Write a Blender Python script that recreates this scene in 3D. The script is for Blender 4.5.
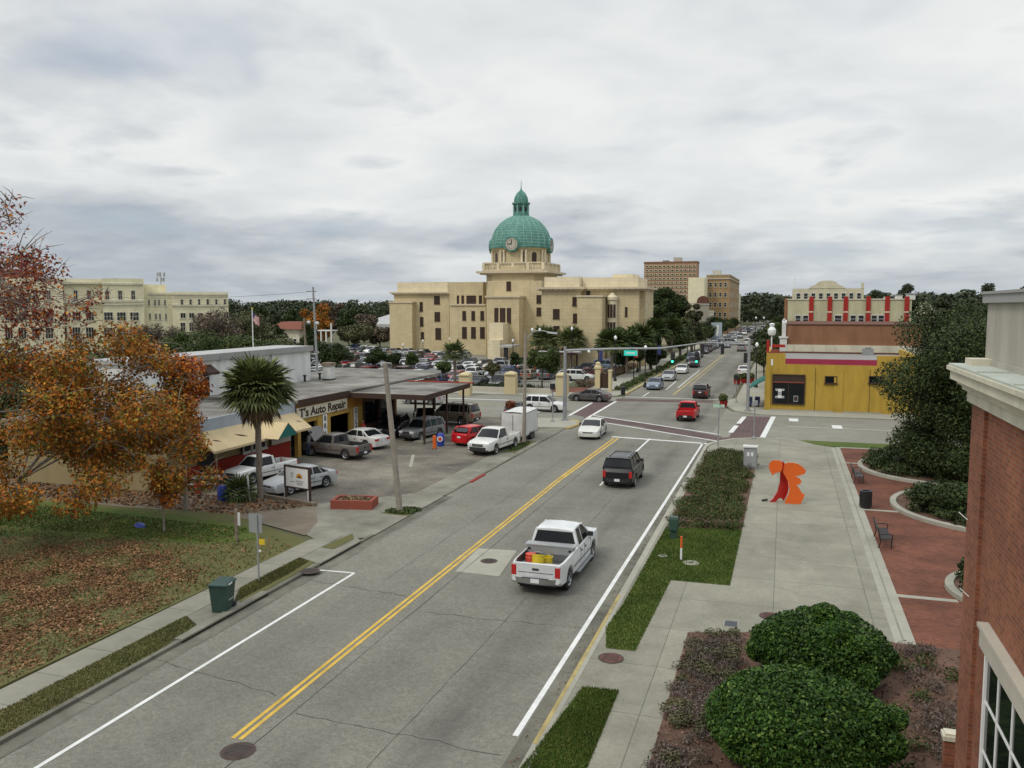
import bpy, math, random
import numpy as np
from mathutils import Vector, Matrix
R = math.radians
S = bpy.context.scene
for o in list(bpy.data.objects): bpy.data.objects.remove(o)
COL = S.collection
# ---------------------------------------------------------------- camera
CH = 11.0; FPX = 850.0
PITCH = math.atan(78/FPX); YAW = R(17.736)
cd = bpy.data.cameras.new('camera'); cam = bpy.data.objects.new('camera', cd); COL.objects.link(cam)
cd.sensor_width = 36; cd.lens = FPX/1024*36; cd.clip_start = .2; cd.clip_end = 9000
cam.location = (0, 0, CH); cam.rotation_euler = (R(90)-PITCH, 0, YAW)
S.camera = cam
# ---------------------------------------------------------------- light
SUN_EL, SUN_AZ = R(48), R(215)      # azimuth clockwise from +Y
sl = bpy.data.lights.new('sun', 'SUN'); sun = bpy.data.objects.new('sun', sl); COL.objects.link(sun)
sl.energy = 1.25; sl.angle = R(14); sl.color = (1, .94, .82)
sun.location = (0, 0, 60)
dv = Vector((math.sin(SUN_AZ)*math.cos(SUN_EL), math.cos(SUN_AZ)*math.cos(SUN_EL), math.sin(SUN_EL)))
sun.rotation_euler = dv.to_track_quat('Z', 'Y').to_euler()
w = bpy.data.worlds.new('World'); S.world = w; w.use_nodes = True
nt = w.node_tree; nt.nodes.clear()
def N(nt, t, **k):
    n = nt.nodes.new(t)
    for a, b in k.items():
        if a.startswith('i_'): n.inputs[a[2:]].default_value = b
        else: setattr(n, a, b)
    return n
def ramp(nt, fac, stops, interp='LINEAR'):
    r = nt.nodes.new('ShaderNodeValToRGB'); r.color_ramp.interpolation = interp
    e = r.color_ramp.elements
    while len(e) < len(stops): e.new(.5)
    for i, (p, c) in enumerate(stops):
        e[i].position = p; e[i].color = (c, c, c, 1) if isinstance(c, (int, float)) else (*c, 1)
    nt.links.new(fac, r.inputs[0]); return r
def mathn(nt, op, a, b=None, clamp=False):
    m = nt.nodes.new('ShaderNodeMath'); m.operation = op; m.use_clamp = clamp
    for i, v in enumerate((a, b)):
        if v is None: continue
        if isinstance(v, (int, float)): m.inputs[i].default_value = v
        else: nt.links.new(v, m.inputs[i])
    return m.outputs[0]
def mixc(nt, fac, a, b, mode='MIX'):
    m = nt.nodes.new('ShaderNodeMix'); m.data_type = 'RGBA'; m.blend_type = mode
    def s(i, v):
        if isinstance(v, (int, float)): m.inputs[i].default_value = v if i == 0 else (v, v, v, 1)
        elif isinstance(v, tuple): m.inputs[i].default_value = (*v, 1)
        else: nt.links.new(v, m.inputs[i])
    s(0, fac); s(6, a); s(7, b); return m.outputs[2]
def make_sky():
    tc = N(nt, 'ShaderNodeTexCoord'); sep = N(nt, 'ShaderNodeSeparateXYZ')
    nt.links.new(tc.outputs['Generated'], sep.inputs[0])
    X, Y, Z = sep.outputs
    el = mathn(nt, 'MAXIMUM', Z, 0.0)
    inv = mathn(nt, 'DIVIDE', 1.0, mathn(nt, 'ADD', el, .17))
    cb = N(nt, 'ShaderNodeCombineXYZ')
    nt.links.new(mathn(nt, 'MULTIPLY', X, inv), cb.inputs[0]); nt.links.new(mathn(nt, 'MULTIPLY', Y, inv), cb.inputs[1])
    def noise(scale, det, rough, off, dist=.3):
        mp = N(nt, 'ShaderNodeMapping'); mp.inputs['Location'].default_value = off; mp.inputs['Scale'].default_value = (1, 1, 1)
        nt.links.new(cb.outputs[0], mp.inputs[0])
        n = N(nt, 'ShaderNodeTexNoise', i_Scale=scale, i_Detail=det, i_Roughness=rough, i_Distortion=dist)
        nt.links.new(mp.outputs[0], n.inputs['Vector']); return n.outputs[0]
    big = noise(.62, 6, .52, (3.1, 1.7, 0), .2); med = noise(1.7, 8, .52, (7.3, 2.2, 4), .25); fine = noise(4, 6, .55, (1, 5, 2))
    sky = N(nt, 'ShaderNodeTexSky', sky_type='NISHITA', sun_disc=False, sun_elevation=SUN_EL, sun_rotation=SUN_AZ)
    blue = mixc(nt, 1.0, sky.outputs[0], .085, 'MULTIPLY')
    # cloud deck: bright high layer, darker flat-bottomed patches in front
    bright = ramp(nt, med, [(.3, (.70, .73, .745)), (.62, (.90, .91, .90))]).outputs[0]
    grey = ramp(nt, fine, [(.3, (.40, .45, .51)), (.7, (.52, .565, .605))]).outputs[0]
    band = ramp(nt, el, [(0, .07), (.03, .15), (.08, .14), (.12, .03), (.17, .0), (.30, .02), (.42, .07)]).outputs[0]
    # thin bright part of the deck, where the veiled sun stands (ahead, slightly right of the courthouse dome)
    dt = N(nt, 'ShaderNodeVectorMath', operation='DOT_PRODUCT'); nt.links.new(tc.outputs['Generated'], dt.inputs[0]); dt.inputs[1].default_value = Vector((-.19, .94, .27)).normalized()
    glow = ramp(nt, dt.outputs['Value'], [(.86, 0), (.955, .06), (.995, .14)]).outputs[0]
    d = mathn(nt, 'SUBTRACT', mathn(nt, 'ADD', mathn(nt, 'ADD', mathn(nt, 'MULTIPLY', big, .55), mathn(nt, 'MULTIPLY', med, .45)), band), glow)
    mask = ramp(nt, d, [(.495, 0), (.54, .45), (.63, 1)]).outputs[0]
    c = mixc(nt, mathn(nt, 'MULTIPLY', mask, .97), bright, grey)
    horizon = ramp(nt, el, [(0, .5), (.05, 0)]).outputs[0]
    c = mixc(nt, horizon, c, (.47, .53, .585))
    gap = ramp(nt, noise(.9, 4, .5, (12, 4, 1)), [(.56, 0), (.68, .55)]).outputs[0]
    c = mixc(nt, gap, c, mixc(nt, .6, blue, (.50, .58, .70)))
    # overcast sky: the zenith is about twice as bright as the horizon
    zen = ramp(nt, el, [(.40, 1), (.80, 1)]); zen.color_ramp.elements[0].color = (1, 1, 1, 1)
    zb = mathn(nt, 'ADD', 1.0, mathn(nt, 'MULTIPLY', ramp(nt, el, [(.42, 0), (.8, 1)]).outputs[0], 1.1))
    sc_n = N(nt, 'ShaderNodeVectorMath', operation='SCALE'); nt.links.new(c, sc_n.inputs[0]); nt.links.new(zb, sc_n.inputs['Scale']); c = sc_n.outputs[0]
    below = ramp(nt, mathn(nt, 'ADD', Z, .5), [(.49, 1), (.5, 0)]).outputs[0]
    c = mixc(nt, below, c, (.12, .12, .11))
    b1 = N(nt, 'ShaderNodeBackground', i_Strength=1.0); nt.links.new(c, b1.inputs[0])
    b2 = N(nt, 'ShaderNodeBackground', i_Strength=.06); nt.links.new(sky.outputs[0], b2.inputs[0])
    mx = N(nt, 'ShaderNodeMixShader'); mx.inputs[0].default_value = .06
    nt.links.new(b1.outputs[0], mx.inputs[1]); nt.links.new(b2.outputs[0], mx.inputs[2])
    out = N(nt, 'ShaderNodeOutputWorld'); nt.links.new(mx.outputs[0], out.inputs[0])
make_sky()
S.view_settings.view_transform = 'Standard'; S.view_settings.look = 'None'
S.view_settings.exposure = 0.0; S.view_settings.gamma = 1; S.view_settings.use_curve_mapping = False
S.render.engine = 'CYCLES'
S.cycles.max_bounces = 4; S.cycles.diffuse_bounces = 2; S.cycles.glossy_bounces = 2; S.cycles.transparent_max_bounces = 6
S.cycles.use_denoising = True
# ---------------------------------------------------------------- measuring helpers (pixel of the photo -> a point on a known plane)
cp_, sp_, cy_, sy_ = math.cos(PITCH), math.sin(PITCH), math.cos(YAW), math.sin(YAW)
def ray(px, py):
    r, u, f = px-512., 384.-py, FPX
    u, f = u*cp_-f*sp_, f*cp_+u*sp_
    return (r*cy_-f*sy_, f*cy_+r*sy_, u)
def G(px, py, z=0.0):
    a = ray(px, py); t = (z-CH)/a[2]; return (a[0]*t, a[1]*t)
def AX(px, py, X):
    a = ray(px, py); t = X/a[0]; return (X, a[1]*t, CH+a[2]*t)
def AY(px, py, Y):
    a = ray(px, py); t = Y/a[1]; return (a[0]*t, Y, CH+a[2]*t)
# ---------------------------------------------------------------- materials
MATS = {}
def newmat(name):
    m = bpy.data.materials.new(name); m.use_nodes = True; t = m.node_tree
    b = t.nodes['Principled BSDF']; MATS[name] = m; return m, t, b
def vec(t, coord='Object', scale=(1, 1, 1), rot=(0, 0, 0)):
    tc = N(t, 'ShaderNodeTexCoord'); mp = N(t, 'ShaderNodeMapping'); mp.inputs['Scale'].default_value = scale; mp.inputs['Rotation'].default_value = rot
    if coord == 'World':
        g = N(t, 'ShaderNodeNewGeometry'); t.links.new(g.outputs['Position'], mp.inputs[0])
    else: t.links.new(tc.outputs[coord], mp.inputs[0])
    return mp.outputs[0]
def noise(t, v, scale, det=4, rough=.55, dist=0):
    n = N(t, 'ShaderNodeTexNoise', i_Scale=scale, i_Detail=det, i_Roughness=rough, i_Distortion=dist); t.links.new(v, n.inputs['Vector']); return n.outputs[0]
def bump(t, b, h, s=.3, d=.02):
    n = N(t, 'ShaderNodeBump', i_Strength=s, i_Distance=d); t.links.new(h, n.inputs['Height']); t.links.new(n.outputs[0], b.inputs['Normal'])
def M(name, col, rough=.7, metal=0, var=.12, scale=3., bm=.15, bscale=30., coord='World', spec=.5, coat=0, emit=None):
    if name in MATS: return MATS[name]
    m, t, b = newmat(name)
    b.inputs['Roughness'].default_value = rough; b.inputs['Metallic'].default_value = metal
    b.inputs['Specular IOR Level'].default_value = spec; b.inputs['Coat Weight'].default_value = coat
    v = vec(t, coord)
    f = ramp(t, noise(t, v, scale, 6, .62), [(.3, tuple(max(0, c*(1-var)) for c in col)), (.7, tuple(min(1, c*(1+var)) for c in col))])
    t.links.new(f.outputs[0], b.inputs['Base Color'])
    if bm: bump(t, b, noise(t, v, bscale, 3), bm, .01)
    if emit: b.inputs['Emission Color'].default_value = (*emit[0], 1); b.inputs['Emission Strength'].default_value = emit[1]
    return m
def leafmat(name, stops, rough=.55, trans=.0):
    m, t, b = newmat(name)
    g = N(t, 'ShaderNodeNewGeometry')
    r = ramp(t, g.outputs['Random Per Island'], stops)
    v = vec(t, 'World'); n = ramp(t, noise(t, v, .6, 2), [(.35, .75), (.65, 1.2)])
    c = mixc(t, 1.0, r.outputs[0], n.outputs[0], 'MULTIPLY')
    t.links.new(c, b.inputs['Base Color']); b.inputs['Roughness'].default_value = rough
    b.inputs['Specular IOR Level'].default_value = .14
    if trans: b.inputs['Transmission Weight'].default_value = 0
    return m
def lv(a, k=.3): return [(0, tuple(x*(1-k) for x in a)), (.5, a), (1, (a[0]*(1+k*1.3), a[1]*(1+k), a[2]*(1+k*.6)))]
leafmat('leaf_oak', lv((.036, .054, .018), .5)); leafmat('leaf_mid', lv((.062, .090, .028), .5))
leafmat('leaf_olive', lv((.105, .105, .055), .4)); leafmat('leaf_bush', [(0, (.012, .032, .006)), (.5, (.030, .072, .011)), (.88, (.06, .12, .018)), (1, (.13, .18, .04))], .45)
leafmat('leaf_far', lv((.052, .066, .036), .4)); leafmat('leaf_palm', lv((.11, .135, .05), .5), .45)  # far foliage: slight distance haze is put into the lighter leaf colour
leafmat('leaf_dead', lv((.19, .14, .085), .35)); leafmat('leaf_brownish', lv((.14, .105, .075), .4))
leafmat('leaf_hedge', [(0, (.025, .05, .012)), (.55, (.055, .09, .02)), (.8, (.10, .085, .035)), (1, (.16, .085, .045))])
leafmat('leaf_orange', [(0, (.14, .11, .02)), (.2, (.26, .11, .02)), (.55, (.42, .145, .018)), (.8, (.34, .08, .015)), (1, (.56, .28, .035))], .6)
leafmat('leaf_yellowgreen', [(0, (.09, .12, .02)), (.5, (.24, .20, .03)), (1, (.42, .26, .04))], .6)
leafmat('leaf_red', [(0, (.12, .025, .02)), (.5, (.24, .045, .03)), (1, (.36, .10, .04))], .55)
leafmat('leaf_redorange', [(0, (.28, .06, .015)), (.5, (.55, .16, .02)), (1, (.62, .26, .04))], .55)
leafmat('litter', [(0, (.085, .045, .022)), (.35, (.16, .075, .035)), (.7, (.24, .125, .06)), (1, (.33, .21, .11))], .8)
leafmat('blades', [(0, (.035, .07, .010)), (.6, (.065, .115, .016)), (1, (.15, .14, .045))], .7)
leafmat('blades_dry', [(0, (.05, .07, .018)), (.5, (.09, .10, .028)), (1, (.19, .145, .065))], .8)
leafmat('mulch_bits', [(0, (.06, .035, .025)), (.6, (.14, .07, .045)), (1, (.24, .14, .09))], .85)
leafmat('twigs', [(0, (.07, .055, .045)), (1, (.19, .15, .125))], .85)
M('bark', (.11, .088, .07), .9, var=.35, scale=8, bm=.6, bscale=14); M('bark_light', (.24, .205, .17), .9, var=.3, scale=10, bm=.5)
M('bark_palm', (.20, .165, .13), .9, var=.35, scale=14, bm=.8, bscale=22)
M('dark', (.012, .012, .014), .6, var=.1, bm=0); M('rubber', (.018, .018, .019), .8, var=.2, bm=0)
M('chrome', (.55, .56, .57), .25, 1, var=.05, bm=0); M('rim', (.42, .43, .44), .35, .8, var=.1, bm=0)
M('plastic', (.03, .03, .032), .5, var=.1, bm=0); M('lamp_glass', (.72, .74, .76), .12, var=.03, bm=0, coat=.5)
M('tail_red', (.45, .012, .012), .2, var=.05, bm=0, coat=.5); M('plate', (.7, .72, .72), .5, var=.05, bm=0)
M('steel', (.40, .41, .41), .5, .5, var=.08, bm=0); M('galv', (.30, .31, .31), .6, .3, var=.1, scale=2, bm=0)
M('black_metal', (.02, .021, .023), .45, .2, var=.1, bm=0); M('white', (.78, .78, .76), .6, var=.05); M('white_dirty', (.60, .60, .57), .7, var=.12, scale=1.5)
M('signal_green', (.02, .5, .3), .3, bm=0, emit=((.05, .9, .55), 1.6)); M('globe', (.82, .82, .8), .3, bm=0, var=.02)
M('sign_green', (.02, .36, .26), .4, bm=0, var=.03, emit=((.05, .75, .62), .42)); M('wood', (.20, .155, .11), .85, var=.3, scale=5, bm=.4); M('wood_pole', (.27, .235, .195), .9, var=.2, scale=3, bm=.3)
def glassmat(name, c=(.012, .014, .016), rough=.06):
    m, t, b = newmat(name); b.inputs['Base Color'].default_value = (*c, 1); b.inputs['Roughness'].default_value = rough; b.inputs['Specular IOR Level'].default_value = .28
    v = vec(t, 'World'); bump(t, b, noise(t, v, .8, 2), .08, .05)
glassmat('glass', (.010, .011, .013), .08); glassmat('window_glass', (.028, .032, .036), .12); glassmat('window_brown', (.055, .035, .028), .3)
m, t, b = newmat('paint')
oi = N(t, 'ShaderNodeObjectInfo'); n_ = ramp(t, noise(t, vec(t), 1.3, 6, .65), [(.3, .80), (.7, 1.03)]).outputs[0]
t.links.new(mixc(t, 1.0, oi.outputs['Color'], n_, 'MULTIPLY'), b.inputs['Base Color'])
b.inputs['Roughness'].default_value = .30; b.inputs['Metallic'].default_value = .12; b.inputs['Coat Weight'].default_value = .28; b.inputs['Coat Roughness'].default_value = .08
b.inputs['Specular IOR Level'].default_value = .4
# ground materials -------------------------------------------------
def groundmat(name, c1, c2, big=.08, mid=.8, fine=25., rough=.92, bmp=.3, streak=None, joints=None, speck=0., cracks=0, jcol=.45):
    m, t, b = newmat(name); v = vec(t, 'World')
    f = mathn(t, 'ADD', mathn(t, 'MULTIPLY', noise(t, v, big, 3), .45), mathn(t, 'ADD', mathn(t, 'MULTIPLY', noise(t, v, mid, 6, .65, .5), .35), mathn(t, 'MULTIPLY', noise(t, v, fine, 3, .7), .2)))
    c = ramp(t, f, [(.36, c1), (.64, c2)]).outputs[0]
    if speck:
        vo = N(t, 'ShaderNodeTexVoronoi', i_Scale=9.); t.links.new(v, vo.inputs['Vector'])
        sx = N(t, 'ShaderNodeSeparateColor'); t.links.new(vo.outputs['Color'], sx.inputs[0])
        c = mixc(t, 1.0, c, ramp(t, sx.outputs[0], [(0, 1-speck), (1, 1+speck)]).outputs[0], 'MULTIPLY')
        vo2 = N(t, 'ShaderNodeTexVoronoi', i_Scale=28.); t.links.new(v, vo2.inputs['Vector'])
        sx = N(t, 'ShaderNodeSeparateColor'); t.links.new(vo2.outputs['Color'], sx.inputs[0])
        c = mixc(t, 1.0, c, ramp(t, sx.outputs[0], [(0, 1-speck*1.5), (1, 1+speck*1.5)]).outputs[0], 'MULTIPLY')
    if streak:   # worn, oily wheel lanes along the street
        sp = N(t, 'ShaderNodeSeparateXYZ'); t.links.new(v, sp.inputs[0])
        wob = mathn(t, 'MULTIPLY', mathn(t, 'SUBTRACT', noise(t, vec(t, 'World', (1, .06, 1)), .7, 4), .5), 1.6)
        xx = mathn(t, 'ADD', sp.outputs[0], wob)
        tot = None
        for x0, wd, am in streak:
            g = mathn(t, 'MULTIPLY', ramp(t, mathn(t, 'DIVIDE', mathn(t, 'ABSOLUTE', mathn(t, 'SUBTRACT', xx, x0)), wd), [(0, 1), (1, 0)], 'EASE').outputs[0], am)
            tot = g if tot is None else mathn(t, 'ADD', tot, g)
        pat = ramp(t, noise(t, vec(t, 'World', (1, .22, 1)), .5, 5, .6), [(.4, .25), (.66, 1.1)]).outputs[0]
        c = mixc(t, mathn(t, 'MULTIPLY', tot, pat, True), c, (.06, .058, .055))
    if joints:
        sx, sy, wdt = joints[:3]
        br = N(t, 'ShaderNodeTexBrick', offset=0, squash=1); br.inputs['Scale'].default_value = 1
        br.inputs['Mortar Size'].default_value = wdt; br.inputs['Brick Width'].default_value = sx; br.inputs['Row Height'].default_value = sy; br.inputs['Mortar Smooth'].default_value = .3
        br.inputs['Color1'].default_value = (1, 1, 1, 1); br.inputs['Color2'].default_value = (.88, .88, .88, 1); br.inputs['Mortar'].default_value = (jcol,)*3+(1,)
        mp = N(t, 'ShaderNodeMapping'); mp.inputs['Location'].default_value = (*joints[3:5], 0) if len(joints) > 3 else (0, 0, 0)
        t.links.new(v, mp.inputs[0]); t.links.new(mp.outputs[0], br.inputs['Vector'])
        c = mixc(t, 1.0, c, br.outputs[0], 'MULTIPLY')
    t.links.new(c, b.inputs['Base Color']); b.inputs['Roughness'].default_value = rough; b.inputs['Specular IOR Level'].default_value = .25
    bump(t, b, noise(t, v, 40, 4, .7), bmp, .01)
    return m
groundmat('asphalt', (.150, .143, .118), (.235, .226, .188), .07, .35, speck=.10, streak=[(-14.9, 1.3, .22), (-11.2, 1.1, .32), (-7.9, 1.3, .55)])
groundmat('asphalt_cross', (.185, .178, .146), (.275, .265, .22), .05, .6, speck=.08)
groundmat('asphalt_old', (.075, .068, .058), (.27, .24, .19), .17, .45, speck=.12)
groundmat('concrete', (.185, .177, .138), (.34, .326, .258), .14, .7, speck=.05, joints=(3.3, 3.2, .018, 0.1, .6), jcol=.55)
groundmat('concrete_walk', (.18, .172, .136), (.31, .298, .24), .1, 1.1, joints=(60, 1.9, .02), jcol=.5)
groundmat('concrete_plain', (.26, .25, .205), (.40, .388, .32), .1, 1.2)
groundmat('concrete_dirty', (.13, .122, .095), (.29, .278, .225), .3, 1.1)
groundmat('gutter', (.09, .085, .066), (.23, .22, .176), .25, 1.3, joints=(30, 3, .02), jcol=.5)
groundmat('turf', (.05, .088, .014), (.105, .13, .026), .3, 2.2, bmp=.8)
groundmat('turf_lawn', (.075, .09, .026), (.15, .125, .052), .12, .9, bmp=.8)
groundmat('dirt', (.13, .105, .075), (.25, .21, .16), .2, 1.2, bmp=.6)
groundmat('mulch', (.07, .042, .03), (.17, .10, .07), .8, 5, bmp=1.)
groundmat('ground_far', (.06, .07, .03), (.14, .13, .075), .02, .2)
groundmat('crosswalk_brick', (.095, .065, .062), (.17, .115, .105), .5, 2, joints=(.4, .2, .012))
def brickmat(name, c1, c2, mort, bw=.21, rh=.075, axis='XY', msz=.01, off=.5):
    m, t, b = newmat(name); v = vec(t, 'World')
    sp = N(t, 'ShaderNodeSeparateXYZ'); t.links.new(v, sp.inputs[0]); cb = N(t, 'ShaderNodeCombineXYZ')
    o = {'X': 0, 'Y': 1, 'Z': 2}
    t.links.new(sp.outputs[o[axis[0]]], cb.inputs[0]); t.links.new(sp.outputs[o[axis[1]]], cb.inputs[1])
    br = N(t, 'ShaderNodeTexBrick', offset=off); t.links.new(cb.outputs[0], br.inputs['Vector'])
    br.inputs['Scale'].default_value = 1; br.inputs['Brick Width'].default_value = bw; br.inputs['Row Height'].default_value = rh; br.inputs['Mortar Size'].default_value = msz
    br.inputs['Color1'].default_value = (*c1, 1); br.inputs['Color2'].default_value = (*c2, 1); br.inputs['Mortar'].default_value = (*mort, 1); br.inputs['Bias'].default_value = -.2
    n1 = ramp(t, noise(t, v, .5, 5), [(.3, .62), (.7, 1.22)]).outputs[0]; n2 = ramp(t, noise(t, v, 9, 3), [(.3, .85), (.7, 1.12)]).outputs[0]
    c = mixc(t, 1.0, mixc(t, 1.0, br.outputs[0], n1, 'MULTIPLY'), n2, 'MULTIPLY')
    t.links.new(c, b.inputs['Base Color']); b.inputs['Roughness'].default_value = .88; b.inputs['Specular IOR Level'].default_value = .25
    bump(t, b, br.outputs[1], -.5, .008)
brickmat('brick_paving', (.20, .070, .036), (.12, .042, .025), (.10, .06, .05), .2, .1)
brickmat('brick_wall', (.30, .098, .048), (.19, .060, .032), (.21, .15, .11), .215, .08, 'YZ', .009)
brickmat('brick_wall_south', (.30, .098, .048), (.19, .060, .032), (.21, .15, .11), .215, .08, 'XZ', .009)
def wallmat(name, c, var=.10, stain=.14, course=None):
    m, t, b = newmat(name); v = vec(t, 'World')
    c1 = ramp(t, noise(t, v, .35, 6, .6), [(.3, tuple(x*(1-var) for x in c)), (.7, tuple(x*(1+var*.6) for x in c))]).outputs[0]
    st = ramp(t, noise(t, vec(t, 'World', (1, 1, .12)), 1.4, 5, .65), [(.45, 1.), (.8, 1-stain)]).outputs[0]
    cc = mixc(t, 1.0, c1, st, 'MULTIPLY')
    if name in ('court', 'court_light', 'cream', 'hotel'):     # ashlar courses
        sp = N(t, 'ShaderNodeSeparateXYZ'); t.links.new(v, sp.inputs[0]); cb = N(t, 'ShaderNodeCombineXYZ'); t.links.new(mathn(t, 'ADD', sp.outputs[0], sp.outputs[1]), cb.inputs[0]); t.links.new(sp.outputs[2], cb.inputs[1])
        br = N(t, 'ShaderNodeTexBrick', offset=.5); t.links.new(cb.outputs[0], br.inputs['Vector'])
        for k_, v_ in (('Scale', 1), ('Brick Width', 1.5), ('Row Height', .62), ('Mortar Size', .035)): br.inputs[k_].default_value = v_
        for k_, v_ in (('Color1', 1.03), ('Color2', .95), ('Mortar', .86)): br.inputs[k_].default_value = (v_, v_, v_, 1)
        cc = mixc(t, 1.0, cc, br.outputs[0], 'MULTIPLY')
    if name in ('ochre', 'render_white', 'bay_wall', 'brown_wall', 'sage', 'attic', 'cream_pale'):     # soft grime runs
        g2 = ramp(t, noise(t, vec(t, 'World', (1, 1, .25)), .9, 6, .7), [(.42, 1.04), (.72, .76)]).outputs[0]; cc = mixc(t, 1.0, cc, g2, 'MULTIPLY')
    t.links.new(cc, b.inputs['Base Color']); b.inputs['Roughness'].default_value = .85; b.inputs['Specular IOR Level'].default_value = .3
    bump(t, b, noise(t, v, 14, 4), .12, .02)
for n_, c_ in dict(court=(.61, .505, .31), court_trim=(.62, .52, .37), court_light=(.76, .66, .46), cream=(.78, .72, .50), cream_pale=(.64, .60, .47), office_red=(.30, .06, .04), ochre=(.46, .30, .05),
    magenta=(.34, .035, .075), render_white=(.74, .745, .72), pale_blue=(.36, .41, .46), sage=(.52, .50, .33), pil_red=(.36, .03, .022), brown_wall=(.27, .135, .075), tan_brick=(.36, .24, .125), tower_brick=(.40, .255, .165),
    hotel=(.62, .57, .41), shop_tan=(.46, .41, .30), attic=(.43, .405, .34), coping=(.34, .34, .325), ledge=(.46, .49, .43), yellow_shop=(.47, .30, .07), shop_red=(.30, .03, .02), shop_panel=(.32, .25, .13), awning=(.58, .46, .27), teal=(.02, .14, .12),
    bay_wall=(.40, .19, .04), brown_trim=(.06, .035, .025), roof_grey=(.26, .25, .24), roof_light=(.42, .42, .41), roof_dark=(.13, .125, .12), red_roof=(.20, .07, .045), terracotta=(.26, .07, .045), stone=(.5, .46, .38), brick_dark=(.13, .06, .04), pillar=(.56, .47, .28)).items(): wallmat(n_, c_)
groundmat('roof_patchy', (.055, .05, .042), (.36, .34, .30), .3, .35, joints=(40, 2.6, .05), jcol=.45)
m, t, b = newmat('copper')
c_ = ramp(t, noise(t, vec(t, 'World', (1, 1, .3)), 1.2, 6, .65), [(.3, (.045, .14, .115)), (.55, (.09, .24, .195)), (.75, (.20, .37, .31))]).outputs[0]
t.links.new(c_, b.inputs['Base Color']); b.inputs['Roughness'].default_value = .7
M('copper_rib', (.22, .40, .34), .7, var=.2, bm=0); M('line_white', (.66, .66, .63), .7, var=.14, scale=2, bm=.05); M('line_yellow', (.56, .36, .05), .75, var=.25, scale=1.3, bm=.05); M('line_yellow_worn', (.42, .32, .12), .8, var=.3, scale=1.5, bm=0)
M('kerb_yellow', (.36, .28, .11), .85, var=.35, scale=1.2, bm=.1); M('tar', (.035, .034, .033), .8, bm=0, var=.2); M('iron', (.075, .05, .04), .7, .3, var=.25, bm=0); M('hatch_dark', (.05, .055, .065), .5, .3, bm=0)
M('iron_red', (.13, .045, .035), .8, var=.25, bm=0)
M('orange_paint', (.72, .12, .012), .42, var=.04, bm=0, coat=.2); M('red_paint', (.42, .012, .010), .42, var=.05, bm=0, coat=.2)
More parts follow.
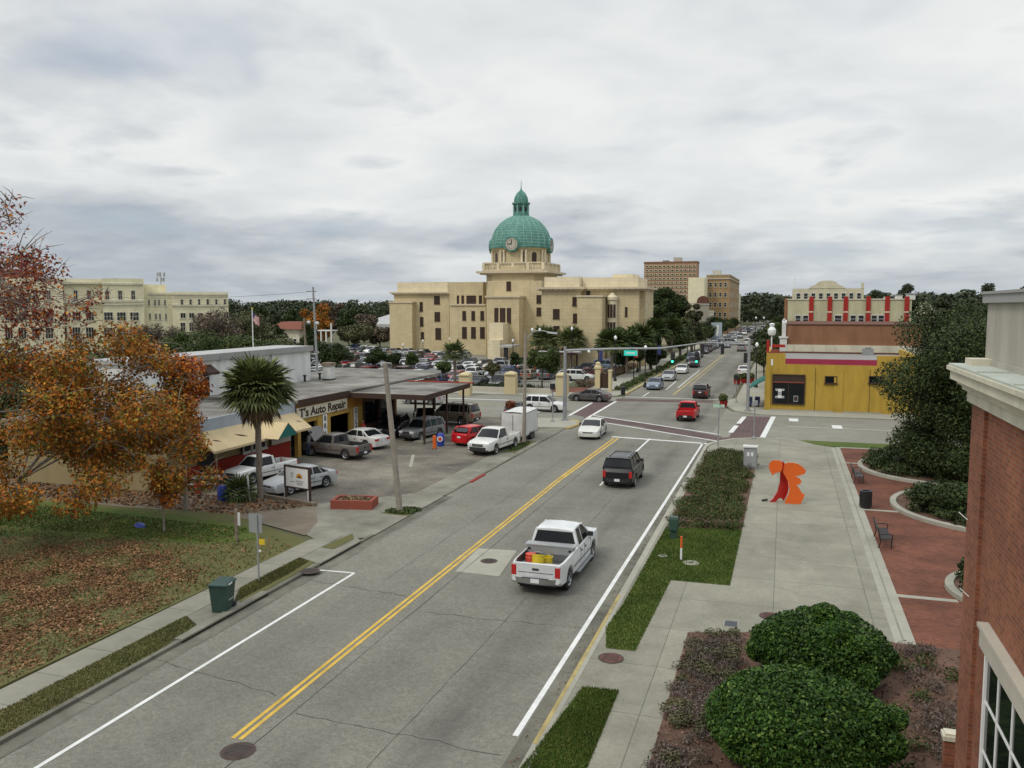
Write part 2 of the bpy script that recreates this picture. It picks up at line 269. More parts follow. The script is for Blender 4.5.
# ---------------------------------------------------------------- mesh helpers
class MB:
    def __init__(s): s.v = []; s.f = []; s.m = []; s.names = []; s.sm = []
    def mi(s, name):
        if name not in s.names: s.names.append(name)
        return s.names.index(name)
    def add(s, vs, fs, mat, smooth=False):
        k = len(s.v); s.v.extend([tuple(p) for p in vs]); i = s.mi(mat)
        for f in fs: s.f.append(tuple(a+k for a in f)); s.m.append(i); s.sm.append(smooth)
        return s
    def box(s, x0, x1, y0, y1, z0, z1, mat):
        if x0 > x1: x0, x1 = x1, x0
        if y0 > y1: y0, y1 = y1, y0
        if z0 > z1: z0, z1 = z1, z0
        return s.add([(x, y, z) for z in (z0, z1) for x, y in ((x0, y0), (x1, y0), (x1, y1), (x0, y1))],
              [(3, 2, 1, 0), (4, 5, 6, 7), (0, 1, 5, 4), (1, 2, 6, 5), (2, 3, 7, 6), (3, 0, 4, 7)], mat)
    def cbox(s, c, d, mat): return s.box(c[0]-d[0]/2, c[0]+d[0]/2, c[1]-d[1]/2, c[1]+d[1]/2, c[2]-d[2]/2, c[2]+d[2]/2, mat)
    def prism(s, pts, z0, z1, mat):       # pts counter-clockwise xy
        a = sum(pts[i][0]*pts[(i+1) % len(pts)][1]-pts[(i+1) % len(pts)][0]*pts[i][1] for i in range(len(pts)))
        if a < 0: pts = pts[::-1]
        n = len(pts); vs = [(x, y, z0) for x, y in pts]+[(x, y, z1) for x, y in pts]
        return s.add(vs, [tuple(range(n, 2*n)), tuple(reversed(range(n)))]+[(i, (i+1) % n, n+(i+1) % n, n+i) for i in range(n)], mat)
    def sheet(s, pts, z, mat):
        a = sum(pts[i][0]*pts[(i+1) % len(pts)][1]-pts[(i+1) % len(pts)][0]*pts[i][1] for i in range(len(pts)))
        if a < 0: pts = pts[::-1]
        return s.add([(x, y, z) for x, y in pts], [tuple(range(len(pts)))], mat)
    def loft(s, rings, mat, closed=True, caps=True, smooth=True):
        n = len(rings[0]); vs = [p for r in rings for p in r]; fs = []
        for i in range(len(rings)-1):
            for j in range(n if closed else n-1):
                k = (j+1) % n; fs.append((i*n+j, i*n+k, (i+1)*n+k, (i+1)*n+j))
        s.add(vs, fs, mat, smooth)
        if caps:
            s.add(rings[0], [tuple(reversed(range(n)))], mat); s.add(rings[-1], [tuple(range(n))], mat)
        return s
    def tube(s, pts, rad, mat, n=8, caps=True, smooth=True):
        pts = [Vector(p) for p in pts]; rings = []
        if not isinstance(rad, (list, tuple)): rad = [rad]*len(pts)
        for i, p in enumerate(pts):
            d = (pts[min(i+1, len(pts)-1)]-pts[max(i-1, 0)]).normalized()
            a = d.cross(Vector((0, 0, 1)) if abs(d.z) < .9 else Vector((1, 0, 0))).normalized(); b_ = d.cross(a)
            rings.append([p+(a*math.cos(q)+b_*math.sin(q))*rad[i] for q in [2*math.pi*k/n for k in range(n)]])
        return s.loft(rings, mat, True, caps, smooth)
    def lathe(s, prof, mat, n=24, c=(0, 0, 0), smooth=True, a0=0):
        rings = [[(c[0]+r*math.cos(a0+2*math.pi*k/n), c[1]+r*math.sin(a0+2*math.pi*k/n), c[2]+z) for k in range(n)] for r, z in prof]
        return s.loft(rings, mat, True, True, smooth)
    def bar(s, a, b, w, h, mat, up=(0, 0, 1)):
        a, b = Vector(a), Vector(b); d = (b-a).normalized(); u = Vector(up); sd = d.cross(u).normalized(); u = sd.cross(d)
        vs = [p+sd*i*w/2+u*j*h/2 for p in (a, b) for i, j in ((-1, -1), (1, -1), (1, 1), (-1, 1))]
        return s.add(vs, [(3, 2, 1, 0), (4, 5, 6, 7), (0, 1, 5, 4), (1, 2, 6, 5), (2, 3, 7, 6), (3, 0, 4, 7)], mat)
    def join(s, o, off=(0, 0, 0)):
        k = len(s.v); s.v.extend([(p[0]+off[0], p[1]+off[1], p[2]+off[2]) for p in o.v])
        for f, m_, sm in zip(o.f, o.m, o.sm): s.f.append(tuple(a+k for a in f)); s.m.append(s.mi(o.names[m_])); s.sm.append(sm)
        return s
    def build(s, name, parent=None, loc=(0, 0, 0), angle=35):
        me = bpy.data.meshes.new(name); me.from_pydata(s.v, [], s.f)
        for n_ in s.names: me.materials.append(MATS[n_])
        me.polygons.foreach_set('material_index', s.m); me.polygons.foreach_set('use_smooth', s.sm)
        me.update(); 
        if any(s.sm): me.set_sharp_from_angle(angle=R(angle))
        o = bpy.data.objects.new(name, me); COL.objects.link(o); o.location = loc
        if parent is not None: o.parent = parent
        return o
def tag(o, label=None, cat=None, group=None, kind=None):
    if label: o['label'] = label
    if cat: o['category'] = cat
    if group: o['group'] = group
    if kind: o['kind'] = kind
    return o
def thing(name, label, cat, loc=(0, 0, 0), rz=0, group=None):
    o = bpy.data.objects.new(name, None); COL.objects.link(o); o.location = loc; o.rotation_euler = (0, 0, rz); o.empty_display_size = .3
    return tag(o, label, cat, group)
def struct(o): o['kind'] = 'structure'; return o
def dup(o, loc=None, rz=None, label=None, parent=None, scale=None):
    c = o.copy(); COL.objects.link(c); c.parent = parent
    if loc is not None: c.location = loc
    if rz is not None: c.rotation_euler = (0, 0, rz)
    if scale is not None: c.scale = (scale,)*3 if not isinstance(scale, tuple) else scale
    if label: c['label'] = label
    for ch in o.children: dup(ch, parent=c)
    return c
def text(name, body, size, mat, parent, loc, rot, extrude=.01, align='CENTER', bold=.0, xs=1.):
    cu = bpy.data.curves.new(name, 'FONT'); cu.body = body; cu.size = size; cu.extrude = extrude; cu.align_x = align; cu.align_y = 'CENTER'; cu.offset = bold
    o = bpy.data.objects.new(name, cu); COL.objects.link(o); bpy.context.view_layer.update()
    me = bpy.data.meshes.new_from_object(o.evaluated_get(bpy.context.evaluated_depsgraph_get())); bpy.data.objects.remove(o)
    me.materials.clear(); me.materials.append(MATS[mat]); o = bpy.data.objects.new(name, me); COL.objects.link(o)
    o.location = loc; o.rotation_euler = rot; o.parent = parent; o.scale = (xs, 1, 1); return o
RNG = np.random.default_rng(7); random.seed(11)
def leaves(name, C, n, size, mat, parent=None, flat=.0, hollow=2.5, seed=1, long=1.0, mats=None, box=None, sizev=.35):
    """n small leaf faces spread through the clumps C = [(x,y,z,rx,ry,rz)]"""
    rg = np.random.default_rng(seed); C = np.array(C, float)
    wgt = (C[:, 3]*C[:, 4]*C[:, 5])**(2/3); idx = rg.choice(len(C), n, p=wgt/wgt.sum())
    d = rg.normal(size=(n, 3)); d /= np.linalg.norm(d, axis=1)[:, None]
    rr = rg.random(n)**(1/hollow)
    P = C[idx, :3]+d*C[idx, 3:6]*rr[:, None]
    nrm = d*.8+rg.normal(size=(n, 3))*.8+np.array([0, 0, .5+flat]); nrm /= np.linalg.norm(nrm, axis=1)[:, None]
    t1 = np.cross(nrm, rg.normal(size=(n, 3))); t1 /= np.linalg.norm(t1, axis=1)[:, None]; t2 = np.cross(nrm, t1)
    sz = size*(1+sizev*rg.normal(size=n)).clip(.4, 2)[:, None]
    V = np.stack([P-t1*sz*long, P+t2*sz*.55, P+t1*sz*long, P-t2*sz*.55], 1).reshape(-1, 3)
    return quads(name, V, mat, parent, mats, rg)
def quads(name, V, mat, parent=None, mats=None, rg=None):
    n = len(V)//4; me = bpy.data.meshes.new(name); me.vertices.add(len(V)); me.vertices.foreach_set('co', V.astype(np.float32).ravel())
    me.loops.add(len(V)); me.loops.foreach_set('vertex_index', np.arange(len(V), dtype=np.int32))
    me.polygons.add(n); me.polygons.foreach_set('loop_start', np.arange(0, len(V), 4, dtype=np.int32)); me.polygons.foreach_set('loop_total', np.full(n, 4, np.int32))
    if mats:
        for a in mats: me.materials.append(MATS[a[0]])
        pr = np.array([a[1] for a in mats]); me.polygons.foreach_set('material_index', rg.choice(len(mats), n, p=pr/pr.sum()).astype(np.int32))
    else: me.materials.append(MATS[mat])
    me.update(calc_edges=True); o = bpy.data.objects.new(name, me); COL.objects.link(o)
    if parent is not None: o.parent = parent
    return o
def cluster(c, rad, k, rs, seed, squash=1.):
    rg = np.random.default_rng(seed); out = []
    for i in range(k):
        d = rg.normal(size=3); d /= np.linalg.norm(d); d[2] = d[2]*.78 if d[2] < 0 else d[2]
        f = rg.uniform(.35, .88); r_ = rs*rg.uniform(.65, 1.3)
        out.append((c[0]+d[0]*rad[0]*f, c[1]+d[1]*rad[1]*f, c[2]+d[2]*rad[2]*f, r_, r_, r_*squash*.8))
    return out
def tree_trunk(mb, base, top, r, clumps, mat, seed=1, nl=9):
    rg = random.Random(seed); b0 = Vector(base); tp = Vector(top); pts = [b0]; n = 5
    for i in range(1, n+1): pts.append(b0.lerp(tp, i/n)+Vector((rg.uniform(-1, 1), rg.uniform(-1, 1), 0))*r*.6)
    mb.tube(pts, [r*1.25]+[r*(1-.62*i/n) for i in range(1, n+1)], mat, 9)
    for c in (rg.sample(list(clumps), min(nl, len(clumps)))):
        s_ = pts[rg.randint(2, n)]; e = Vector(c[:3]); mid = s_.lerp(e, .5)+Vector((0, 0, .12*(e-s_).length))+Vector((rg.uniform(-1, 1), rg.uniform(-1, 1), 0))*r
        mb.tube([s_, mid, e], [r*.42, r*.26, r*.08], mat, 6)
        for q in range(3):
            e2 = e+Vector([rg.uniform(-1, 1)*c[3+i] for i in range(3)]); mb.tube([mid.lerp(e, .3), e2], [r*.13, r*.04], mat, 5)
def tree(name, label, cat, loc, H, cr, cbase, leafm, n, lsize, seed=1, r=.3, k=16, group=None, bark='bark', rs=None, mats=None, hollow=2.5, skirt=0):
    t_ = thing(name, label, cat, loc, 0, group); cz = (H+cbase)/2; rz = (H-cbase)/2; rs = rs or cr*.38
    cl = cluster((0, 0, cz), (cr, cr, rz), k, rs, seed); cl.append((0, 0, cz, cr*.55, cr*.55, rz*.6))
    for i in range(skirt): a = 2.39996*i; q = cr*(.55+.4*((i*.37) % 1)); z_ = .9+2.6*((i*.61) % 1); cl.append((q*math.cos(a), q*math.sin(a), z_, rs*.85, rs*.85, rs*.6))
    mb = MB(); tree_trunk(mb, (0, 0, -.1), (0, 0, cz+rz*.35), r, cl, bark, seed); mb.build('trunk', t_)
    leaves('crown', cl, n, lsize, leafm, t_, seed=seed, mats=mats, hollow=hollow); return t_
# ================================================================ SETTING
def sheet(name, pts, z, mat, thick=0, parent=None):
    mb = MB()
    if thick: mb.prism(pts, z-thick, z, mat)
    else: mb.sheet(pts, z, mat)
    o = mb.build(name, parent)
    return struct(o) if parent is None else o
def rect(x0, x1, y0, y1): return [(x0, y0), (x1, y0), (x1, y1), (x0, y1)]
def arc(cx, cy, r, a0, a1, n=8): return [(cx+r*math.cos(R(a0+(a1-a0)*i/n)), cy+r*math.sin(R(a0+(a1-a0)*i/n))) for i in range(n+1)]
sheet('ground', rect(-5000, 5000, -400, 7000), 0, 'ground_far')
road = sheet('main_road', rect(-18.45, -5.7, -30, 1400), .024, 'asphalt')
crs = sheet('cross_street', [(-300, 118), (-120, 92), (-60, 81.5), (-24, 79), (-19.5, 79.5), (-18.45, 76), (-17.8, 76), (-17.8, 77), (-6.2, 71), (-5.7, 70), (-4, 71.8), (-2, 73.2), (6, 72.9), (14, 72), (200, 72), (200, 89.2), (-2.2, 88.6), (-5, 91), (-6, 95), (-6, 101.8), (-18.0, 103), (-19, 101.5), (-22, 99.5), (-60, 98.5), (-120, 112), (-300, 136)], .02, 'asphalt_cross')
sheet('repair_lot', [(-46, 40.6), (-20.4, 40.2), (-20.4, 76), (-22, 79.6), (-60, 82), (-75, 83), (-75, 79), (-46, 79)], .012, 'asphalt_old')
sheet('courthouse_lot', rect(-125, -29, 103, 196), .012, 'asphalt_cross')
sheet('driveway', [G(278, 520), G(311, 538), G(326, 546), G(352, 540), (-18.5, 35.8), (-18.5, 45), (-20.5, 45), (-24.5, 40.9)], .04, 'concrete_dirty')
lotwalk = sheet('lot_apron', [(-20.4, 45), (-18.5, 45), (-18.5, 73.5), (-20.4, 74.5)], .03, 'concrete_dirty')
# left side: pavement, verge, lawn
sheet('left_pavement', [(-21.3, -30), (-19.95, -30), (-19.75, 35.2), (-20.9, 34.3)], .115, 'concrete_walk', .2)
lawn = sheet('lawn', [(-90, -30), (-21.3, -30), (-21.2, 17.9), (-20.9, 34), G(232, 516), G(120, 508), (-60, 38)], .10, 'turf_lawn', .2)
sheet('dirt_strip', [(-60, 37), G(120, 508), G(232, 516), (-21.6, 35), (-22.4, 37.5), (-24.6, 40.9), (-34, 41.5), (-60, 43)], .05, 'dirt')
vg = sheet('left_verge', [(-19.95, -30), (-18.6, -30), (-18.63, 21.5), (-18.95, 23.6), (-19.85, 24.2)], .12, 'turf_lawn', .2)
sheet('left_verge', [(-19.8, 27.3), (-18.72, 25.8), (-18.72, 29.5), (-18.8, 31.2), (-19.75, 31.5)], .123, 'turf_lawn', .2)
sheet('left_verge', [(-19.7, 33.3), (-19.05, 33.2), (-19.0, 35), (-19.5, 35.8)], .12, 'turf_lawn', .2)
inl = sheet('inlet_apron', [(-19.86, 24.3), (-18.96, 23.7), (-18.63, 21.6), (-18.63, 34.9), (-19.7, 36), (-19.85, 30)], .10, 'concrete_dirty', .2)
mb = MB(); mb.box(-18.62, -18.45, -30, 22.3, -.05, .13, 'gutter'); mb.box(-18.62, -18.45, 27.2, 31.0, -.05, .13, 'gutter'); mb.box(-18.62, -18.45, 34.6, 36, -.05, .10, 'gutter')
mb.box(-18.75, -18.43, 22.3, 27.2, .105, .165, 'concrete_dirty'); mb.box(-18.75, -18.43, 31.0, 34.6, .105, .165, 'concrete_dirty')
mb.box(-18.60, -18.55, 22.3, 27.2, .01, .104, 'dark'); mb.box(-18.60, -18.55, 31.0, 34.6, .01, .104, 'dark')
struct(mb.build('left_kerb'))
sheet('left_gutter', rect(-18.43, -17.95, -30, 45), .03, 'gutter')
mb = MB(); mb.box(-18.6, -18.45, 45, 74, -.05, .07, 'gutter'); mb.box(-18.47, -18.3, 49, 51.6, -.05, .085, 'shop_red'); struct(mb.build('lot_kerb'))
# kerb island at the near left corner with the signal mast
isl = [(-23.5, 73.0), (-18.6, 73.4), (-18.2, 74.5), (-17.9, 76.2), (-18.6, 78.4), (-20.2, 79.4), (-23.5, 79.2)]
sheet('corner_island', isl, .14, 'concrete_plain', .2)
mb = MB(); mb.prism([(-18.5, 73.3), (-18.05, 73.3), (-17.72, 76.2), (-18.5, 78.7), (-20.1, 79.65), (-20.2, 79.3), (-18.75, 78.3), (-18.0, 76.2)], -.05, .15, 'kerb_yellow'); struct(mb.build('corner_kerb'))
# right side: pavement / promenade
prom = [(-5.45, -30), (3.9, -30), (4.12, 69.4), (2.6, 70.4), (1.2, 72.6), (-1.8, 72.8), (-3.6, 71.6), (-4.9, 69.6), (-5.35, 67), (-5.45, 60)]
sheet('promenade', prom, .12, 'concrete', .25)
mb = MB(); mb.box(-5.7, -5.45, -30, 67, -.1, .13, 'concrete_plain'); mb.box(-5.705, -5.59, 19.5, 31, .0, .134, 'kerb_yellow')
pts = [(-5.7, 67), (-5.45, 67), (-5.25, 68.2), (-4.95, 69.3), (-3.65, 71.4), (-1.8, 72.65), (1.2, 72.4), (1.3, 72.7), (-1.8, 72.95), (-3.8, 71.7), (-5.2, 69.5), (-5.6, 68.2)]
mb.prism([(-5.704, 67.004)]+[(-5.446, 67.004)]+pts[2:], -.1, .136, 'concrete_plain'); struct(mb.build('right_kerb'))
sheet('right_gutter', rect(-6.15, -5.7, -30, 68), .027, 'gutter')
gz = .128
GR = [[G(521, 768, gz), (-5.35, 23.2), G(619, 690.5, gz), G(587, 768, gz), (-4.4, 12), (-5.4, 12)],
      [G(606, 627, gz), G(606, 648, gz), G(635, 651, gz), G(671, 580, gz), G(730, 585.5, gz), G(742, 530, gz), (-5.3, 41.5), (-5.35, 30)]]
GR[0][1] = G(583, 687, gz)
for g in GR: sheet('grass_verge', g, gz, 'turf')
sheet('hedge_bed', [(-5.3, 41.4), G(742, 530, gz), G(758, 456, gz), (-4.2, 66), (-5.2, 64)], gz+.004, 'mulch')
bedA = [G(688, 632, gz), G(745, 632, gz), (.2, 29.6), (3.6, 29.2), (4.0, 29.2), (4.0, 5), (-3, 5), G(648, 768, gz)]
sheet('planting_bed', bedA, gz, 'mulch')
sheet('planting_bed', rect(3.95, 12, -5, 29.2), .126, 'mulch', .2)
# brick plaza
sheet('brick_plaza', rect(4.12, 40, 29.2, 69.6), .12, 'brick_paving', .25)
sheet('grass_corner', [(1.3, 72.4), (2.7, 70.5), (4.15, 69.8), (60, 69.8), (60, 72.2), (6, 72.4)], .125, 'turf', .2)
mb = MB(); mb.box(4.02, 4.34, 29.2, 69.6, .06, .127, 'concrete_plain'); mb.box(3.7, 3.95, 29.2, 69.2, .06, .1235, 'concrete_plain')
mb.box(4.34, 30, 69.35, 69.75, .06, .127, 'concrete_plain')
for y_, x_ in ((34.0, 6.1), (48.3, 6.2), (62.6, 7.0)): mb.box(4.34, x_+.3, y_, y_+.32, .06, .1275, 'concrete_plain')
struct(mb.build('plaza_bands'))
def ring_planter(cx, cy, r, label):
    mb = MB(); n = 48
    mb.lathe([(r, 0), (r, .20), (r-.02, .22), (r-.30, .22), (r-.32, .20), (r-.32, .1)], 'concrete_plain', n, smooth=False)
    t_ = thing('ring_planter', label, 'planter', (cx, cy, .1)); mb.build('rim', t_)
    m2 = MB(); m2.lathe([(r-.31, .05), (r-.31, .14), (.01, .25)], 'mulch', n); m2.build('soil', t_); return t_
PL1 = (10.6, 61.5, 5.6); PL2 = (11.6, 50.0, 5.8); PL3 = (9.3, 35.5, 3.1)
ring_planter(*PL1, 'far round concrete planter under the big dark oak'); ring_planter(*PL2, 'middle round concrete planter holding low dark shrubs'); ring_planter(*PL3, 'near round concrete planter beside the brick building corner')
# far side of the crossing: pavements
mb = MB(); mb.prism([(-24.4, 104), (-19.2, 102.3), (-18.7, 104), (-18.6, 420), (-23, 420), (-24.6, 120)], -.1, .13, 'concrete_plain'); struct(mb.build('courthouse_pavement'))
sheet('verge_far', [(-21.1, 108), (-18.95, 108), (-18.95, 230), (-20.9, 230)], .136, 'turf_lawn')
mb = MB(); mb.box(-18.72, -18.42, 104.5, 230, -.1, .15, 'kerb_yellow'); struct(mb.build('far_left_kerb'))
sheet('north_pavement', [(-140, 103), (-60, 98.6), (-22, 99.7), (-19.2, 102.3), (-24.4, 106), (-40, 103.4), (-60, 101.6), (-140, 118)], .12, 'concrete_plain', .2)
sheet('brick_landing', [(-29, 103.8), (-23.5, 104.5), (-24, 111), (-28.6, 111)], .14, 'brick_paving', .04)
sheet('right_far_pavement', [(-2, 88.6), (60, 89.2), (60, 92.7), (0, 92.7), (0, 420), (-5.2, 420), (-5.2, 104), (-6.0, 101), (-6.0, 95.5), (-4.6, 91)], .13, 'concrete_plain', .25)
# ---- painted lines (all children of the road they lie on)
mb = MB(); Z = .030
def stripe(a, b, wd, mat='line_white', z=Z, mbx=None):
    a, b = Vector((*a[:2], 0)), Vector((*b[:2], 0)); d = (b-a).normalized(); n = Vector((-d.y, d.x, 0))*wd/2
    (mbx or mb).sheet([(a-n)[:2], (b-n)[:2], (b+n)[:2], (a+n)[:2]], z, mat)
stripe((-6.28, 19.9), (-5.98, 69.3), .16)
stripe((-16.85, -10), (-16.62, 30.6), .13); stripe((-16.62, 30.6), (-18.3, 30.5), .12, z=Z+.004)
for dx in (-.11, .11):
    stripe((-12.98+dx, -10), (-12.98+dx, 15.9), .11, 'line_yellow'); stripe((-13.0+dx, 17.6), (-13.35+dx, 52), .12, 'line_yellow'); stripe((-13.35+dx, 52), (-13.1+dx*1.6, 69.5), .15, 'line_yellow')
mb.build('road_marking', road)
mb = MB()
stripe(G(612, 437), G(708, 444), .42); stripe(G(636, 452), G(650, 439), .16, z=Z+.004); stripe(G(600, 486), G(622, 462), .12)
stripe((-12.9, 106), (-12.9, 200), .22, 'line_yellow_worn'); stripe((-12.2, 118), (-12.2, 170), .10, 'line_yellow_worn'); stripe((-16.2, 103), (-16.2, 108), .14); 
stripe((-18.2, 101.9), (-7.2, 102.2), .3); stripe((-14.6, 112), (-14.9, 126), .14); stripe(G(678, 388), G(700, 370), .14); stripe((-9.8, 104), (-9.8, 112), .14)
mb.build('road_marking', road)
mb = MB(); nearA, nearB = G(588, 417.8), G(718, 438.6)
def band(p, mat, z): m_ = MB().sheet(p, z, mat); return m_.build('crosswalk', road)
band([G(583, 418), G(590, 416.5), G(640, 422.5), G(722, 437), G(722, 442), G(700, 439.5), G(640, 427), G(586, 420)], 'crosswalk_brick', .032)
band([G(716, 438), G(733, 437.5), G(765, 437.7), G(766, 440.5), G(735, 441), G(716, 443.5)], 'crosswalk_brick', .036)
band([G(571, 414), G(591, 402), G(616, 401.5), G(588, 418)], 'crosswalk_brick', .028)
band([G(742, 416.5), G(770, 417), G(762, 438.5), G(728, 439)], 'crosswalk_brick', .028)
band([G(616, 399), G(713, 400.8), G(713, 403.2), G(616, 401.2)], 'crosswalk_brick', .034)
stripe(G(592, 415.6), G(720, 435), .28, z=.040); stripe(G(600, 422.3), G(717, 441.5), .28, z=.040)
stripe(G(569, 416), G(592, 403), .3, z=.040); stripe(G(588, 418), G(616, 401.6), .3, z=.040)
stripe(G(730.5, 433), G(736.5, 426), .42, z=.040); stripe(G(738.5, 424), G(744.5, 417), .42, z=.040); stripe(G(762.5, 438), G(773.5, 417), .45, z=.040)
for a, b in ((790, 419.5), (833, 426.5)): p = G(a, b if a < 800 else b); mb.sheet(rect(p[0]-.1, p[0]+.75, p[1]-1.6, p[1]+.6), .040, 'line_white')
p = G(793, 420); stripe((p[0]-.5, 81.0), (40, 81.3), .13, z=.036); stripe((-2.3, 73.3), (-2.3, 73.3+.01), .1)
stripe((-60, 88.6), (-24, 89.2), .25, 'line_yellow_worn', .040); stripe((-45, 93.6), (-30, 94), .5, z=.040); stripe((-24.5, 81.4), (-23.6, 88.6), .4, z=.040)
mb.build('road_marking', crs)
# cracks, seams, patches: tar lines and stains on the carriageway
mb = MB(); rg = random.Random(5)
def crack(a, b, wd=.03, jit=.12, n=14, z=.034):
    a, b = Vector((*a, 0)), Vector((*b, 0)); wd *= .6; pts = [a.lerp(b, i/n)+Vector((rg.uniform(-1, 1), rg.uniform(-1, 1), 0))*jit*(0 < i < n) for i in range(n+1)]
    for p, q in zip(pts, pts[1:]): stripe(p, q, wd*rg.uniform(.5, 1.3), 'tar', z)
crack((-12.35, 3), (-12.6, 70), .035, .015, 40)
for y_ in (11, 20.5, 29.2, 46, 56, 64): crack((-18.0, y_+rg.uniform(0, 1)), (-13.4, y_-.5), .03, .09); crack((-12.3, y_-1+rg.uniform(-1, 1)), (-6.3, y_-1.6), .028, .1)
crack((-9.2, 17), (-9.0, 30), .02, .03, 30); crack((-9.1, 38), (-9.2, 68), .02, .03, 30); crack((-15, 30), (-14.9, 60), .02, .04, 30); crack((-17.9, 5), (-17.85, 42), .03, .02, 30)
mb.build('road_crack', road)
sheet('road_patch', [G(455, 572), G(478, 549), G(517, 551), G(499, 577)], .029, 'concrete_plain', parent=road)
mb = MB(); p = G(478, 574); 
def oval(name, px, py, r, mat, rim='iron', z=.03, parent=road, lab='manhole'):
    x, y = G(px, py, z); mb = MB(); mb.lathe([(r+.07, 0), (r+.07, .006), (r, .008), (0.01, .008)], rim, 32, (x, y, z), False)
    mb.lathe([(r, .008), (r, .012), (.01, .012)], mat, 32, (x, y, z), False)
    for k in range(-3, 4): mb.box(x-r*.75, x+r*.75, y+k*r*.22-.012, y+k*r*.22+.012, z+.012, z+.016, 'dark')
    return mb.build('manhole_cover')
for px, py, r, mt, lab in ((238, 751, .36, 'iron', 'dark iron manhole cover in the road below the yellow lines'), (489, 561, .3, 'iron', 'rusty manhole cover on the pale concrete road patch'),
        (611, 658, .33, 'iron_red', 'red-brown manhole cover between the two grass verges'), (770, 616, .3, 'iron_red', 'red-brown manhole cover on the promenade near the clipped bushes'), (310, 571, .33, 'iron', 'manhole cover on the storm inlet by the driveway')):
    tag(oval('m', px, py, r, mt, 'iron', z=.03 if px < 300 or px == 489 else .132), lab, 'manhole cover')
for px, py, r, lab in ((691, 563, .36, 'round concrete valve cover in grass by the marker post'), (663, 556, .2, 'small pale utility cover in the grass beside the kerb')):
    x, y = G(px, py, .13); tag(MB().lathe([(r, 0), (r, .02), (r-.03, .03), (.01, .03)], 'concrete_plain', 28, (x, y, .128), False).lathe([(r*.3, .03), (r*.3, .036), (.01, .036)], 'iron', 16, (x, y, .128), False).build('utility_cover'), lab, 'utility cover')
x, y = G(731, 624, .125); t_ = MB(); t_.cbox((x, y, .128), (.50, .56, .02), 'concrete_plain'); t_.cbox((x, y, .139), (.42, .5, .008), 'hatch_dark'); tag(t_.build('access_hatch'), 'square steel access hatch set in the promenade', 'hatch')
# ---- grass blades, litter, mulch (uncountable)
def inpoly(x, y, p):
    c = np.zeros(len(x), bool); n = len(p)
    for i in range(n):
        x1, y1 = p[i]; x2, y2 = p[(i+1) % n]
        k = ((y1 > y) != (y2 > y)) & (x < (x2-x1)*(y-y1)/((y2-y1) or 1e-9)+x1); c ^= k
    return c
def scatter(poly, n, seed, den=None):
    rg = np.random.default_rng(seed); P = np.array(poly); lo, hi = P.min(0), P.max(0); X = rg.uniform(lo[0], hi[0], n*3); Y = rg.uniform(lo[1], hi[1], n*3)
    k = inpoly(X, Y, poly)
    if den is not None: k &= rg.random(n*3) < den(X, Y)
    return X[k][:n], Y[k][:n], rg
def blades(name, poly, n, z, h, mat, seed, label_kind='grass', w=.012):
    X, Y, rg = scatter(poly, n, seed); m_ = len(X); a = rg.uniform(0, 6.28, m_); H_ = h*rg.uniform(.5, 1.3, m_)
    dx, dy = np.cos(a)*w, np.sin(a)*w; lx, ly = rg.normal(size=m_)*h*.5, rg.normal(size=m_)*h*.5
    V = np.stack([np.stack([X-dx, Y-dy, np.full(m_, z)], 1), np.stack([X+dx, Y+dy, np.full(m_, z)], 1), np.stack([X+dx*.3+lx, Y+dy*.3+ly, z+H_], 1), np.stack([X-dx*.3+lx, Y-dy*.3+ly, z+H_], 1)], 1).reshape(-1, 3)
    o = quads(name, V, mat); return tag(o, kind='stuff')
blades('grass', GR[0], 30000, gz, .06, 'blades', 1); blades('grass', GR[1], 34000, gz, .06, 'blades', 2)
blades('grass', [(-60, 15), (-21.3, 15), (-21, 33), (-60, 37)], 34000, .10, .07, 'blades_dry', 3, w=.025)
sheet('lawn_patch', [(-60, 34.5), (-52, 30.5), (-42, 31), (-36, 30.2), (-30, 31.6), (-25, 32.2), (-23.2, 33.4), (-24.2, 35.2), (-30, 36.3), (-60, 37)], .106, 'turf')
blades('grass', [(-52, 31), (-25, 32.4), (-24.2, 35), (-52, 36.5)], 16000, .10, .07, 'blades', 33, w=.025)
blades('grass', [(-19.95, 10), (-18.62, 10), (-18.65, 21.5), (-18.95, 23.6), (-19.8, 24.2)], 16000, .12, .05, 'blades_dry', 4); blades('grass', [(-19.8, 27.3), (-19.0, 25.8), (-18.98, 29.5), (-19.1, 31.2), (-19.75, 31.5)], 6000, .12, .06, 'blades_dry', 5)
def litter(name, poly, n, z, size, mat, seed, den=None, up=.05):
    X, Y, rg = scatter(poly, n, seed, den); m_ = len(X); P = np.stack([X, Y, z+rg.random(m_)*up], 1)
    nr = rg.normal(size=(m_, 3))*.45+np.array([0, 0, 1]); nr /= np.linalg.norm(nr, axis=1)[:, None]; t1 = np.cross(nr, rg.normal(size=(m_, 3))); t1 /= np.linalg.norm(t1, axis=1)[:, None]; t2 = np.cross(nr, t1)
    s_ = size*rg.uniform(.5, 1.3, m_)[:, None]; V = np.stack([P-t1*s_, P+t2*s_*.7, P+t1*s_, P-t2*s_*.7], 1).reshape(-1, 3)
    return tag(quads(name, V, mat), kind='stuff')
LW = [(-60, 10), (-21.3, 10), (-21.1, 33), G(232, 516), (-60, 37)]
den = lambda X, Y: np.clip(1.25-((X+27.0+.12*(Y-25))/6.0)**2-((Y-24)/7.5)**2, .03, 1)*np.clip(.55+.6*np.sin(X*1.7+Y)*np.cos(Y*1.3-X*.6), .12, 1)
litter('fallen_leaves', [(-40, 12), (-21.3, 12), (-21.2, 33.5), (-40, 36)], 80000, .11, .056, 'litter', 8, den)
litter('fallen_leaves', LW, 2600, .11, .075, 'litter', 9)
